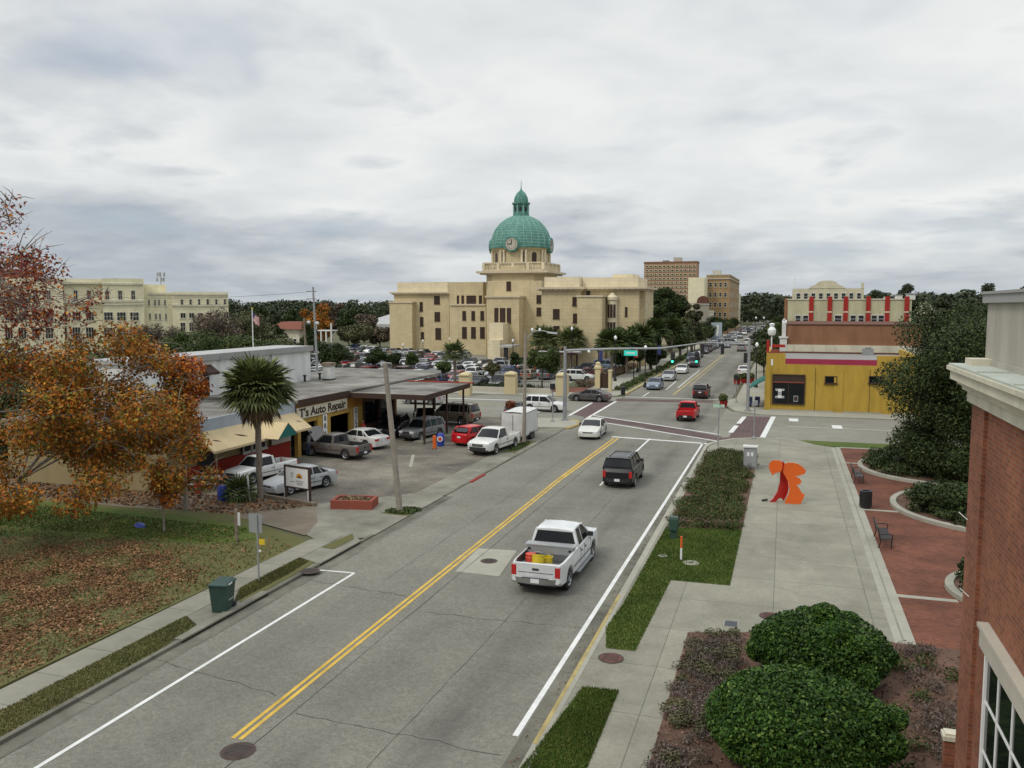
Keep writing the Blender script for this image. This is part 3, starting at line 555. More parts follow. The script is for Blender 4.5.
litter('fallen_leaves', [(-45, 37.6), G(232, 516), (-24.2, 40.6), (-45, 42)], 5000, .06, .09, 'litter', 10)
litter('mulch_chips', bedA, 9000, gz+.005, .045, 'mulch_bits', 11); litter('mulch_chips', rect(3.95, 9, 14, 29.1), 3000, .13, .045, 'mulch_bits', 12)
litter('road_debris', rect(-6.0, -5.72, 14, 66), 500, .03, .03, 'mulch_bits', 13)
# low planting: hedge bed, ground cover in the beds
def clumps_in(poly, n, z, r, h, seed):
    X, Y, rg = scatter(poly, n, seed); return [(x, y, z+h*.4*rg.uniform(.6, 1.1), r*rg.uniform(.6, 1.3), r*rg.uniform(.6, 1.3), h*.55*rg.uniform(.6, 1.2)) for x, y in zip(X, Y)]
hb = [(-5.25, 41.8), (-2.1, 42.1), (-1.9, 63.8), (-4.3, 65), (-5.1, 63.5)]
tag(leaves('ground_cover', clumps_in(hb, 300, .12, .5, .42, 4), 90000, .042, 'leaf_hedge', seed=5), kind='stuff')
tag(leaves('ground_cover', clumps_in([(-4.9, 42.0), (-2.3, 42.3), (-2.3, 43), (-4.9, 42.8)], 12, .12, .35, .4, 4), 4000, .035, 'leaf_brownish', seed=6), kind='stuff')
pb = [(-2.5, 27.8), (-1.1, 28.2), (-1.2, 22), (-2.6, 17), (-2.8, 15)]
tag(leaves('dry_ground_cover', clumps_in(pb, 60, .13, .40, .28, 7), 15000, .022, 'twigs', seed=7, long=2.4), kind='stuff')
tag(leaves('ground_cover', clumps_in(pb, 30, .13, .34, .34, 9), 11000, .035, 'leaf_olive', seed=8), kind='stuff')
tag(leaves('dry_ground_cover', clumps_in([(3.7, 28.6), (7.5, 28.8), (7, 20), (3.4, 20)], 50, .13, .5, .4, 10), 13000, .025, 'twigs', seed=9, long=2.2), kind='stuff')
tag(leaves('ground_cover', clumps_in([(3.2, 28.4), (7.5, 28.8), (7, 17), (2.2, 17)], 40, .13, .45, .42, 12), 14000, .04, 'leaf_hedge', seed=10), kind='stuff')
tag(leaves('ground_cover', clumps_in([(-34, 101.2+2.6), (-60, 104), (-60, 101.5+2.4), (-29, 104.6)], 90, .12, .8, 1.0, 13), 16000, .11, 'leaf_oak', seed=11), kind='stuff')
tag(leaves('ground_cover', clumps_in([(-24.6, 112), (-26.6, 112), (-28, 180), (-25.6, 180)], 120, .12, .9, 1.1, 14), 14000, .13, 'leaf_brownish', seed=12), kind='stuff')
tag(leaves('ground_cover', clumps_in([(-20.7, 109), (-19.5, 109), (-19.4, 200), (-20.5, 200)], 110, .14, .5, .7, 15), 12000, .10, 'leaf_mid', seed=13), kind='stuff')
tag(leaves('ground_cover', clumps_in([(2.7, 70.9), (30, 70.4), (30, 71), (4, 71)], 30, .12, .5, .5, 15), 6000, .08, 'leaf_mid', seed=14), kind='stuff')
# ---- two clipped bushes in front and the plaza shrubs
def bush(name, label, cat, c, r, n, size, mat, seed, group=None, mats=None, sq=1.):
    t_ = thing(name, label, cat, (c[0], c[1], 0), 0, group); cl = cluster((0, 0, c[2]), (r[0]*.93, r[1]*.93, r[2]*.93), 64, min(r)*.27, seed)
    cl.append((0, 0, c[2], r[0]*.80, r[1]*.80, r[2]*.82))
    mb = MB()
    for i in range(7): e = cl[i]; mb.tube([(e[0]*.1, e[1]*.1, 0), (e[0]*.5, e[1]*.5, e[2]*.5), e[:3]], [.035, .025, .01], 'bark', 5)
    mb.build('stems', t_); leaves('foliage', cl, n, size, mat, t_, seed=seed, hollow=5, mats=mats); return t_
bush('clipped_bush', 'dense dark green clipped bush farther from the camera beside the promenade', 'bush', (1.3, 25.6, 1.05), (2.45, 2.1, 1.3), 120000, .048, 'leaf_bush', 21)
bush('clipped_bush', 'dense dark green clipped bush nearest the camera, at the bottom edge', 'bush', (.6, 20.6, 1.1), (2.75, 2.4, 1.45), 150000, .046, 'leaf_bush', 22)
for i, (x, y, r_) in enumerate(((8.5, 48.6, 1.8), (10.8, 47.6, 1.9), (13.1, 48.3, 1.8))):
    bush('plaza_shrub', ['leftmost low dark shrub in the middle round planter', 'low dark shrub in the middle of the middle round planter', 'rightmost low dark shrub in the middle round planter'][i], 'shrub', (x, y, 1.1), (r_*1.3, r_, 1.0), 9000, .08, 'leaf_oak', 30+i, 'shrubs in the middle planter')
bush('plaza_shrub', 'dark shrub in the near planter against the brick building', 'shrub', (7.6, 35.0, 1.0), (1.3, 1.2, .9), 7000, .07, 'leaf_oak', 36)

tag(leaves('ground_cover', clumps_in(arc(PL1[0], PL1[1], PL1[2]-.5, 0, 350, 20), 130, .25, .7, .9, 61), 34000, .075, 'leaf_oak', seed=15), kind='stuff')
tag(leaves('ground_cover', clumps_in(arc(PL2[0], PL2[1], PL2[2]-.5, 0, 350, 20), 120, .25, .6, .7, 62), 28000, .07, 'leaf_oak', seed=16), kind='stuff')
tag(leaves('ground_cover', clumps_in(arc(PL3[0], PL3[1], PL3[2]-.5, 0, 350, 20), 50, .25, .5, .6, 63), 14000, .06, 'leaf_oak', seed=17), kind='stuff')
# ================================================================ BUILDINGS
WINC = {}
def window(parent, p, wd, h, face='S', frame='white_dirty', pane='window_glass', mull=(1, 1), depth=.12, fr=.09, sill=True, paneless=False):
    """a window on a wall; p = lower-left corner seen from outside; face S,E,W,N"""
    key = (wd, h, face, frame, pane, mull, depth, fr, sill)
    if key not in WINC:
        a = MB(); b = MB()
        a.box(0, fr, -depth, 0, 0, h, frame); a.box(wd-fr, wd, -depth, 0, 0, h, frame); a.box(fr, wd-fr, -depth, 0, 0, fr, frame); a.box(fr, wd-fr, -depth, 0, h-fr, h, frame)
        for i in range(1, mull[0]): x = wd*i/mull[0]; a.box(x-fr*.3, x+fr*.3, -depth*.7, 0, fr, h-fr, frame)
        for i in range(1, mull[1]): z = h*i/mull[1]; a.box(fr, wd-fr, -depth*.6, -.004, z-fr*.3, z+fr*.3, frame)
        if sill: a.box(-.08, wd+.08, -depth-.08, -.005, -.1, -.003, frame)
        b.box(fr*.5, wd-fr*.5, -.03, .02, fr*.5, h-fr*.5, pane)
        oa = a.build('window'); ob = b.build('pane', oa); WINC[key] = (oa, ob); first = True
    else: first = False
    oa, ob = WINC[key]
    if first: o = oa
    else: o = oa.copy(); COL.objects.link(o); q = ob.copy(); COL.objects.link(q); q.parent = o
    o.parent = parent; o.location = p; o.rotation_euler = (0, 0, {'S': 0, 'E': R(90), 'N': R(180), 'W': R(-90)}[face]); return o
def strip_wins(parent, x0, x1, n, y, z, wd, h, **k):
    for i in range(n): window(parent, (x0+(x1-x0)*(i+.5)/n-wd/2, y, z), wd, h, **k)
bt = thing
# ---- 1. brick building at the right edge
b1 = bt('brick_building', 'red brick building with pale cornice at the right edge', 'building', (0, 0, 0))
FX, FY = 3.43, 17.9
mb = MB(); mb.box(FX+.06, 16, -6, FY-.06, 0, 9.2, 'brick_wall'); mb.box(FX, FX+.5, FY-1.05, FY, 0, 9.2, 'brick_wall'); mb.box(FX, FX+.6, -6, 9, 0, 9.2, 'brick_wall'); 
mb.box(FX+.5, 16, FY-.06, FY-.02, 0, 9.2, 'brick_wall_south'); mb.build('wall', b1)
mb = MB()
for x_, y_, z0, z1 in ((.08, .08, 9.2, 9.42), (.16, .16, 9.42, 9.52), (.24, .24, 9.52, 9.60), (.34, .36, 9.60, 9.78), (.40, .42, 9.78, 9.86)):
    mb.box(FX-x_, 16, -6, FY+y_, z0, z1, 'cream_pale')
mb.box(FX-.37, 16, -6, FY+.39, 9.86, 9.90, 'ledge'); 
for i in range(6): y_ = FY-2.2-i*2.4; mb.box(FX-.37, FX+.2, y_, y_+.03, 9.90, 9.925, 'ledge')
mb.build('cornice', b1)
mb = MB(); AXX = FX+.23
mb.box(AXX, 16, -6, FY+.25, 9.9, 11.06, 'attic'); mb.box(AXX-.03, 16, -6, FY+.28, 9.9, 10.0, 'attic'); mb.box(AXX-.35, AXX-.0, FY-.35, FY+.2, 9.9, 10.02, 'cream_pale')
for i in range(4): mb.box(AXX-.012, AXX, FY-2.6-i*2.4, FY-2.57-i*2.4, 10, 11.05, 'galv')
mb.build('attic_wall', b1)
mb = MB(); mb.box(AXX-.08, 16, -6, FY+.33, 11.06, 11.24, 'coping'); mb.box(AXX-.11, 16, -6, FY+.36, 11.22, 11.27, 'coping'); mb.build('coping', b1)
MB().tube([(AXX+1.2, 19, 11.3), (AXX+1.2, 19, 12.15)], .02, 'white', 6).build('roof_rod', b1)
_p = AX(984.5, 622, FX); wy1 = _p[1]; LZ = _p[2]
mb = MB(); mb.box(FX-.08, FX+.2, wy1-5.6, wy1-.05, LZ-.40, LZ-.07, 'stone'); mb.box(FX-.12, FX+.2, wy1-5.7, wy1, LZ-.07, LZ, 'stone'); mb.build('lintel', b1)
o = window(b1, (FX+.04, wy1-.25, .8), 5.4, LZ-1.2, 'W', 'white', 'glass', (6, 5), .07, .09, True)
for y_, z_ in ((17.75, 6.95), (17.3, 5.6)): MB().tube([(FX-.01, y_, z_), (FX-.16, y_+.05, z_+.13)], .01, 'white', 6).build('wall_bracket', b1)
pr = thing('gate_pier', 'short brick pier with pale cap beside the brick building corner', 'pier', (3.66, 19.6, 0))
MB().box(-.13, .13, -.13, .13, .1, 1.72, 'brick_wall').build('shaft', pr); MB().box(-.17, .17, -.17, .17, 1.72, 1.82, 'cream_pale').box(-.13, .13, -.13, .13, 1.82, 1.87, 'cream_pale').build('cap', pr)
# ---- 2. ochre corner shop
b2 = bt('ochre_shop', 'ochre yellow corner shop with magenta parapet and big display window', 'building')
Y0 = 92.7; x0 = -1.7
mb = MB(); mb.box(x0, 13.5, Y0, Y0+19, 0, 5.0, 'ochre'); mb.box(x0, x0+1.9, Y0, Y0+.5, 5.0, 6.1, 'ochre'); mb.box(9.0, 13.5, Y0, Y0+.5, 5.0, 6.0, 'ochre'); mb.box(x0, x0+.3, Y0+.5, Y0+19, 5.0, 5.9, 'ochre'); mb.box(13.2, 13.5, Y0+.5, Y0+19, 5, 5.8, 'ochre'); mb.box(x0, 13.5, Y0+18.8, Y0+19.1, 4.9, 5.35, 'brick_dark')
mb.box(x0-.08, x0+.5, Y0-.08, Y0+.3, 0, 4.6, 'ochre')
for x_ in (3.2, 5.0, 8.4, 9.6): mb.box(x_-.02, x_+.02, Y0-.02, Y0, 0, 4.6, 'brown_trim') if x_ in (3.2, 8.4) else mb.box(x_, x_+.9, Y0-.06, Y0, .0, 4.5, 'ochre')
mb.box(x0-.02, 13.5, Y0-.04, Y0, 0, .25, 'concrete_plain')
mb.build('wall', b2)
MB().box(x0+1.9, 9.0, Y0+.02, Y0+.25, 5.0, 5.55, 'magenta').build('parapet', b2)
MB().box(x0+.3, 13.2, Y0+.5, Y0+18.8, 5.0, 5.15, 'roof_grey').build('roof', b2)
MB().box(x0+.1, x0+1.6, Y0+.05, Y0+.45, 6.1, 6.25, 'terracotta').box(x0+.4, x0+1.2, Y0+.1, Y0+.4, 6.25, 6.5, 'terracotta').build('coping', b2)
p = AY(772.5, 374, Y0); q = AY(804.5, 405, Y0)
o = window(b2, (p[0], Y0, q[2]), q[0]-p[0], p[2]-q[2], 'S', 'brown_trim', 'glass', (2, 1), .14, .1, False); o['label'] = 'big display window with white lettering stickers'
wx, wz, ww, wh = p[0], q[2], q[0]-p[0], p[2]-q[2]
MB().box(wx+.1, wx+ww-.1, Y0-.10, Y0-.05, wz+wh*.72, wz+wh*.76, 'terracotta').build('transom', b2); MB().box(wx+.1, wx+ww-.1, Y0-.075, Y0-.035, wz+wh*.76, wz+wh-.1, 'window_brown').build('transom_panel', b2)
def decal(cx, cz, s, mat='white'):
    m_ = MB(); ang = [(.0, .42, .9, .12), (.0, -.42, .9, .12), (0, .2, .34, .3), (0, -.2, .34, .3), (0, 0, .2, .35), (-.3, .36, .22, .14), (.3, .36, .22, .14), (-.3, -.36, .26, .16), (.3, -.36, .26, .16)]
    for a_, b_, c_, d_ in ang: m_.box(cx+(a_-c_/2)*s, cx+(a_+c_/2)*s, Y0-.052, Y0-.045, cz+(b_-d_/2)*s, cz+(b_+d_/2)*s, mat)
    return m_.build('window_emblem', b2)
decal(wx+ww*.24, wz+wh*.36, 1.0)
MB().box(wx+ww*.66, wx+ww*.80, Y0-.052, Y0-.045, wz+wh*.10, wz+wh*.30, 'galv').box(wx+ww*.68, wx+ww*.78, Y0-.058, Y0-.053, wz+wh*.13, wz+wh*.27, 'window_brown').build('window_notice', b2)
for a_, b_ in ((825, 837), (869, 882)):
    p = AY(a_, 376, Y0); q = AY(b_, 383.5, Y0); window(b2, (p[0], Y0, q[2]), q[0]-p[0], p[2]-q[2], 'S', 'brown_trim', 'glass', (1, 1), .1, .07, True)
p = AY(772, 362, Y0); MB().box(p[0]-.08, p[0]+.1, Y0-.04, Y0, p[2]-.35, p[2]+.3, 'white').build('lamp', b2)
m_ = MB(); m_.add([(x0, Y0+1, 3.3), (x0, Y0+8, 3.3), (x0-1.7, Y0+8, 2.3), (x0-1.7, Y0+1, 2.3), (x0, Y0+1, 3.22), (x0, Y0+8, 3.22), (x0-1.7, Y0+8, 2.2), (x0-1.7, Y0+1, 2.2)], [(0, 3, 2, 1), (4, 5, 6, 7), (3, 7, 6, 2), (0, 4, 7, 3), (1, 2, 6, 5)], 'teal'); m_.build('awning', b2)
for i in range(2): window(b2, (x0, Y0+3.5+i*5, .6), 3.2, 1.9, 'W', 'shop_red', 'glass', (2, 1), .1, .08, False)
# sign on the roof corner of the ochre shop
rs = thing('roof_sign', 'red and white sign on a pole above the ochre shop corner', 'sign', (-1.25, Y0+1.5, 6.0))
MB().box(-.5, -.2, -.1, .1, 0, 1.4, 'pil_red').build('red_panel', rs); MB().tube([(0, 0, 0), (0, 0, 1.9)], .07, 'white', 8).lathe([(.28, 1.9), (.42, 2.1), (.42, 2.5), (.2, 2.8), (.3, 3.1), (.1, 3.2)], 'white', 12).build('post', rs); MB().box(-.1, 1.4, -.05, .05, .65, .95, 'pil_red').build('side_panel', rs)
# ---- 3. shop with the brown blank side wall
b3 = bt('brown_sided_building', 'low building with blank brown side wall above a cream strip', 'building'); Y1 = 114.
mb = MB(); mb.box(-.2, 16, Y1, Y1+22, 0, 6.1, 'cream_pale'); mb.box(0, 16, Y1+.3, Y1+22, 6.1, 8.6, 'brown_wall'); mb.box(-.1, 16, Y1+.2, Y1+22, 8.6, 8.75, 'brick_dark'); mb.build('wall', b3)
MB().box(-.5, .35, Y1-.1, Y1+1.2, 5, 6.9, 'white_dirty').box(-.65, .5, Y1-.2, Y1+1.3, 6.9, 7.1, 'white_dirty').box(-.25, .2, Y1, Y1+.8, 7.1, 8.7, 'white_dirty').lathe([(.24, 8.7), (.24, 8.9), (.12, 9.05), (.16, 9.3), (.05, 9.4)], 'white_dirty', 10, (-.05, Y1+.4, 0)).build('front_pier', b3)
MB().box(-.3, .3, Y1+1.5, Y1+22, 5, 8.9, 'white_dirty').build('street_front', b3)
MB().box(-2.2, -.3, Y1+2, Y1+20, 2.9, 3.1, 'awning').build('canopy', b3)
ac = thing('roof_unit', 'small grey air conditioner on the flat ledge behind the ochre shop', 'air conditioner', (9.6, Y0+17.2, 5.15)); MB().box(-.6, .6, -.5, .5, 0, .8, 'galv').build('casing', ac); MB().lathe([(.35, .8), (.35, .86), (.05, .87)], 'black_metal', 16).build('fan', ac)
# ---- 4. sage building with red pilasters
b4 = bt('sage_building', 'two storey sage green building with red painted pilasters', 'building'); Y2 = 137.
p = AY(788, 300, Y2); xa, za = p[0], AY(788, 300, Y2)[2]; xb = AY(912, 300, Y2)[0]; zb = AY(850, 323, Y2)[2]
mb = MB(); mb.box(xa, xb, Y2, Y2+24, 0, za, 'sage'); mb.box(xa-.15, xb+.1, Y2-.12, Y2+.2, za, za+.18, 'cream_pale'); mb.box(xa-.5, xa, Y2+.3, Y2+24, 0, za+.3, 'brown_wall'); mb.build('wall', b4)
for px in (811.5, 830, 846, 868.5, 887.5, 907): 
    x_ = AY(px, 300, Y2)[0]; m_ = MB().box(x_-.32, x_+.32, Y2-.18, Y2, 0, za-1.9, 'pil_red').box(x_-.32, x_+.32, Y2-.18, Y2, za-1.7, za+.5, 'pil_red').box(x_-.34, x_+.34, Y2-.2, Y2, za-1.9, za-1.7, 'cream_pale'); m_.build('pilaster', b4)
for px, w_ in ((798, .9), (805.5, .9), (838, 1.1), (853, .9), (861, .9), (874, .9), (881, .9)):
    p = AY(px, 321, Y2); window(b4, (p[0]-w_/2, Y2, p[2]-.3), w_, 1.2, 'S', 'white_dirty', 'window_glass', (1, 2), .1, .09, True)
for i, (px, s_) in enumerate(((887, .5), (900, .8), (912, 1.0))):
    p = AY(px, 297, Y2); t_ = thing('roof_vent', ['small grey vent box on the sage building roof', 'mid-sized vent box on the sage building roof', 'large white vent box at the right end of the sage roof'][i], 'roof vent', (p[0], Y2+1.6, za)); MB().box(-s_*.6, s_*.6, -s_*.5, s_*.5, 0, s_*.8, 'white_dirty').build('casing', t_); MB().box(-s_*.7, s_*.7, -s_*.6, s_*.6, s_*.8, s_*.95, 'galv').build('hood', t_)
# ---- 5. cream hotel with curved crest
b5 = bt('cream_hotel', 'cream hotel block with a curved crest on its parapet', 'building'); Y3 = 205.
xa = AY(793, 290, Y3)[0]; xb = AY(864, 290, Y3)[0]; zt = AY(820, 288.5, Y3)[2]
mb = MB(); mb.box(xa, xb, Y3, Y3+20, 0, zt, 'hotel'); mb.box(xa, xb, Y3-.2, Y3, zt-3.6, zt-3.3, 'hotel')
cx = AY(827, 286, Y3)[0]; cr = [(-3.9, 0), (-3.4, .5), (-2.6, .75), (-1.8, 1.5), (-.9, 1.75), (.9, 1.75), (1.8, 1.5), (2.6, .75), (3.4, .5), (3.9, 0)]
vs = [(cx+a, Y3-.1, zt+b_) for a, b_ in cr]+[(cx+a, Y3+.4, zt+b_) for a, b_ in cr]; n = len(cr)
mb.add(vs, [tuple(reversed(range(n))), tuple(range(n, 2*n))]+[(i, i+1, n+i+1, n+i) for i in range(n-1)], 'hotel'); mb.box(xb-.6, xb, Y3-.05, Y3+.6, zt, zt+1.2, 'hotel'); mb.build('wall', b5)
strip_wins(b5, xa+.4, xb-.2, 9, Y3, zt-2.5, .95, 1.5, frame='white_dirty', mull=(1, 2)); strip_wins(b5, xa+.4, xb-.2, 9, Y3, zt-6.2, .95, 1.7, frame='white_dirty', mull=(1, 2))
MB().tube([(xa+.3, Y3+.3, zt), (xa+.3, Y3+.3, zt+2.4)], .12, 'white', 8).build('corner_finial', b5)
# ---- more blocks down the right side, mostly behind trees
def shop(name, label, x0, x1, y0, y1, h, wallm, face='W', nst=1, awn=None):
    t_ = bt(name, label, 'building'); mb = MB(); mb.box(x0, x1, y0, y1, 0, h, wallm); mb.box(x0-.15, x1+.15, y0-.15, y1+.15, h, h+.35, wallm); mb.build('wall', t_)
    MB().box(x0+.3, x1-.3, y0+.3, y1-.3, h+.36, h+.42, 'roof_grey').build('roof', t_)
    xs = x0 if face == 'W' else x1; k = 3
    for s_ in range(nst):
        for i in range(k):
            yy = y0+(y1-y0)*(i+.5)/k
            window(t_, (xs, yy+.9 if face == 'W' else yy-.9, .8 if s_ == 0 else 1.0+3.6*s_), 1.8, 2.0 if s_ == 0 else 1.5, face, 'white_dirty', 'glass', (2, 1), .12, .1, True)
    if awn:
        sx = -1.6 if face == 'W' else 1.6; MB().add([(xs, y0+1, 3.3), (xs, y1-1, 3.3), (xs+sx, y1-1, 2.7), (xs+sx, y0+1, 2.7), (xs, y0+1, 3.2), (xs, y1-1, 3.2), (xs+sx, y1-1, 2.55), (xs+sx, y0+1, 2.55)], [(0, 3, 2, 1), (4, 5, 6, 7), (3, 7, 6, 2), (0, 4, 7, 3), (1, 2, 6, 5)], awn).build('awning', t_)
    return t_
shop('storefront', 'pale storefront on the right side beyond the cream hotel', 0, 14, 228, 252, 7.5, 'render_white', 'W', 2, 'teal')
shop('storefront', 'brick storefront on the right side far down the street', 0, 14, 254, 290, 8.5, 'tan_brick', 'W', 2, 'awning')
shop('storefront', 'long low storefront on the right side near the street end', 0, 14, 300, 380, 6.5, 'shop_tan', 'W', 1, 'pil_red')
# ---- left side down the street
b6 = bt('tan_brick_block', 'tall tan brick block with arched windows down the street', 'building'); Y4 = 345.
xa = AY(706, 300, Y4)[0]; xb = AY(729, 300, Y4)[0]; zt = AY(706, 275.5, Y4)[2]
mb = MB(); mb.box(xa, xb, Y4, Y4+75, 0, zt, 'tan_brick'); mb.box(xa-.4, xb+.4, Y4-.4, Y4+75, zt-1.5, zt-1.1, 'stone'); mb.box(xa-.2, xb+.2, Y4-.2, Y4+75, zt, zt+.4, 'stone'); mb.build('wall', b6)
for r_ in range(5):
    for i in range(4): window(b6, (xa+1.1+i*(xb-xa-1.2)/4, Y4, zt-4.6-r_*3.9), 1.15, 1.9, 'S', 'cream_pale', 'window_glass', (1, 2), .2, .12, True)
    for i in range(7): window(b6, (xb, Y4+4+i*10, zt-4.6-r_*3.9), 1.3, 1.9, 'E', 'cream_pale', 'window_glass', (1, 2), .2, .12, True)
MB().box(xa+2, xa+5, Y4+5, Y4+10, zt+.4, zt+2.2, 'stone').build('roof_housing', b6)
b7 = bt('cream_block', 'plain cream block with an arched opening beside the tan brick block', 'building')
xa2 = AY(688, 300, 330)[0]; xb2 = AY(704, 300, 330)[0]; z_ = AY(700, 277.5, 330)[2]
MB().box(xa2, xb2, 330, 360, 0, z_, 'cream').build('wall', b7); o = MB().lathe([(2.3, 0), (2.3, .1), (.1, .1)], 'brick_dark', 24).build('arched_opening', b7); o.location = AY(703, 302, 330); o.location.y = 329.95; o.rotation_euler = (R(90), 0, 0)
b8 = bt('brown_tower', 'wide brown brick tower with a grid of recessed windows far behind', 'building'); Y5 = 640.
xa = AY(644, 280, Y5)[0]; xb = AY(697, 280, Y5)[0]; zt = AY(670, 263, Y5)[2]; 
mb = MB(); mb.box(xa, xb, Y5, Y5+14, 0, zt, 'tower_brick'); mb.box(xa-.3, xb+.3, Y5-.3, Y5+14, zt, zt+1.1, 'brown_wall'); mb.build('wall', b8)
for r_ in range(8):
    for i in range(12): window(b8, (xa+1.2+i*(xb-xa-1.4)/12, Y5, zt-3.2-r_*3.05), 2.2, 1.5, 'S', 'cream', 'window_glass', (1, 1), .5, .25, False)
MB().box(AY(673, 260, Y5)[0], AY(681, 260, Y5)[0], Y5+3, Y5+9, zt+1, zt+4.2, 'stone').box(AY(662, 260, Y5)[0], AY(668, 260, Y5)[0], Y5+3, Y5+9, zt+1, zt+2.2, 'roof_grey').build('plant_room', b8)
b9 = bt('long_tan_shop', 'long tan flank wall building beyond the oak trees', 'building')
xa = AY(699, 320, 245)[0]; MB().box(-44, -23.6, 245, 285, 0, AY(720, 305, 245)[2], 'shop_tan').build('wall', b9); z9 = AY(720, 305, 245)[2]
MB().box(-44.2, -23.4, 244.8, 285, z9, z9+.5, 'stone').build('parapet', b9); MB().box(-43, -25, 246, 284, z9+.5, z9+.55, 'roof_grey').build('roof', b9)
for i in range(3): window(b9, (-42+i*5, 245, 3.2), 1.2, 1.8, 'S', 'stone', 'window_brown', (1, 2), .15, .1, True)
mu = MB(); mu.box(AY(711, 330, 245)[0], AY(722, 330, 245)[0], 244.9, 245, 1.2, 6.4, 'pale_blue'); mu.box(AY(716, 330, 245)[0], AY(718.5, 330, 245)[0], 244.86, 244.9, 2.6, 5.6, 'white'); mu.build('painted_mural', b9)
shop('storefront', 'white columned storefront left of the street beyond the tan flank wall', -40, -23.6, 288, 305, 9, 'cream_pale', 'E', 2, 'awning')
shop('storefront', 'red-trimmed storefront beside the tan brick block', -40, -23.4, 306, 318, 7, 'pil_red', 'E', 1, 'pil_red')
shop('storefront', 'cream upper-storey shop left of the street past the tan brick block', -38, -22.6, 430, 470, 17, 'cream', 'E', 3, None)
# ---- courthouse
ct = bt('courthouse', 'tan courthouse with wings and green copper dome with clocks', 'courthouse')
YL, YC, YR = 195., 178., 150.
def X_(px, Y): return AY(px, 306, Y)[0]
def Z_(px, py, Y): return AY(px, py, Y)[2]
mb = MB(); wins = []
def blk(pl, pr, Y, py, D=20, m='court', z0=0, cor=None):
    x0, x1, z = X_(pl, Y), X_(pr, Y), Z_((pl+pr)/2, py, Y); mb.box(x0, x1, Y, Y+D, z0, z, m); return x0, x1, z
zc = Z_(430, 292.5, YL)
x0, x1, z = blk(389.5, 412, YL-4, 303, 18); mb.box(x0-.2, x1+.2, YL-4.2, YL+14, z, z+.35, 'court_trim')
xl0 = X_(397.5, YL); xl1 = X_(449, YL-2)
mb.box(xl0, xl1, YL-2, YL+22, 0, zc, 'court'); mb.box(xl0+.6, xl1-.6, YL-1.4, YL+20, zc, Z_(430, 282, YL-2), 'court_light'); 
xm0, xm1 = X_(450, YC+3), X_(486, YC+5); mb.box(X_(449.5, YC+6), X_(486, YC+8), YC+6, YC+26, 0, Z_(465, 282, YC+6), 'court'); zl = Z_(465, 305.5, YC+3); mb.box(xm0-.01, X_(486, YC+3), YC+3, YC+6, 0, zl, 'court'); mb.box(xm0, X_(486, YC+3), YC+2.7, YC+6, zl, zl+.35, 'court_trim')
# central tower base and projecting bay
tx0 = X_(481.5, YC); tx1 = tx0+14.6; ztw = Z_(520, 272, YC)
tcx = (tx0+tx1)/2; hw = (tx1-tx0)/2-.4; tcy = YC+hw
def octa(h, c): return [(tcx-h, tcy-h+c), (tcx-h+c, tcy-h), (tcx+h-c, tcy-h), (tcx+h, tcy-h+c), (tcx+h, tcy+h-c), (tcx+h-c, tcy+h), (tcx-h+c, tcy+h), (tcx-h, tcy+h-c)]
mb.prism(octa(hw, 2.2), 0, ztw, 'court'); zb1 = Z_(510, 281, YC)
mb.box(X_(487, YC-1.5), X_(541, YC-1.5), YC-1.0, YC+6, 0, zb1, 'court')
bx0, bx1, bz = blk(486.5, 519, YC-5, 297.5, 8); mb.box(bx0-.25, bx1+.25, YC-5.3, YC-1, bz, bz+.4, 'court_trim')
blk(489, 503, YC-9, 323, 6, 'court_light'); blk(488, 500, YC-11, 340, 6, 'court_light')
# right wing
zr = Z_(600, 287.5, YR); xr0, xr1 = X_(541.5, YR), X_(637, YR)
RF = YR+5
mb.box(xr0, X_(580, YR), YR, RF+22, 0, zr, 'court'); mb.box(X_(580, YR), xr1, RF-3, RF+9, 0, zr, 'court')
mb.box(xr1-.01, xr1+.8, RF-1, RF+9, 0, zr, 'court')
blk(577.5, 602, YR-2, 297, 8); q0, q1, qz = X_(577.5, YR-2), X_(602, YR-2), Z_(590, 297, YR-2); mb.box(q0-.2, q1+.2, YR-2.2, YR+5, qz, qz+.3, 'court_trim')
mb.build('wall', ct)
# cornices and parapets
mb = MB()
def corn(x0, x1, y0, y1, z, p=.9, m='court_trim'):
    mb.box(x0-p*.5, x1+p*.5, y0-p*.5, y1+p*.5, z-.55, z-.25, m); mb.box(x0-p, x1+p, y0-p, y1+p, z-.25, z+.12, m)
    n = int((x1-x0)/.9)
    for i in range(n): mb.box(x0+i*.9, x0+i*.9+.4, y0-p*.85, y0, z-.45, z-.25, m)
corn(xl0, xl1, YL-2, YL+22, zc); corn(xr0, X_(580, YR), YR, RF+22, zr); corn(X_(580, YR)+.05, xr1+.5, RF-3, RF+9, zr+.02)
mb.build('cornice', ct)
mb = MB(); zp = Z_(600, 276.5, YR)
mb.box(xr0+.4, X_(580, YR)-.3, YR+.5, RF+20, zr+.1, zp, 'court_light'); mb.box(X_(580, YR)-.2, xr1-.3, RF-2.4, RF+8.4, zr+.1, zp-.1, 'court_light'); mb.box(X_(608, YR), xr1-1.5, RF-1, RF+7, zp-.1, zp+.5, 'court_light')
mb.box(tx0-.2, tx1+.2, tcy-hw-.5, tcy+hw+.5, ztw-.5, ztw-.2, 'court_trim'); mb.box(tx0-.9, tx1+.9, tcy-hw-1.1, tcy+hw+1.1, ztw-.2, ztw+.25, 'court_trim'); mb.build('parapet', ct)
mb = MB(); h2 = hw-.1
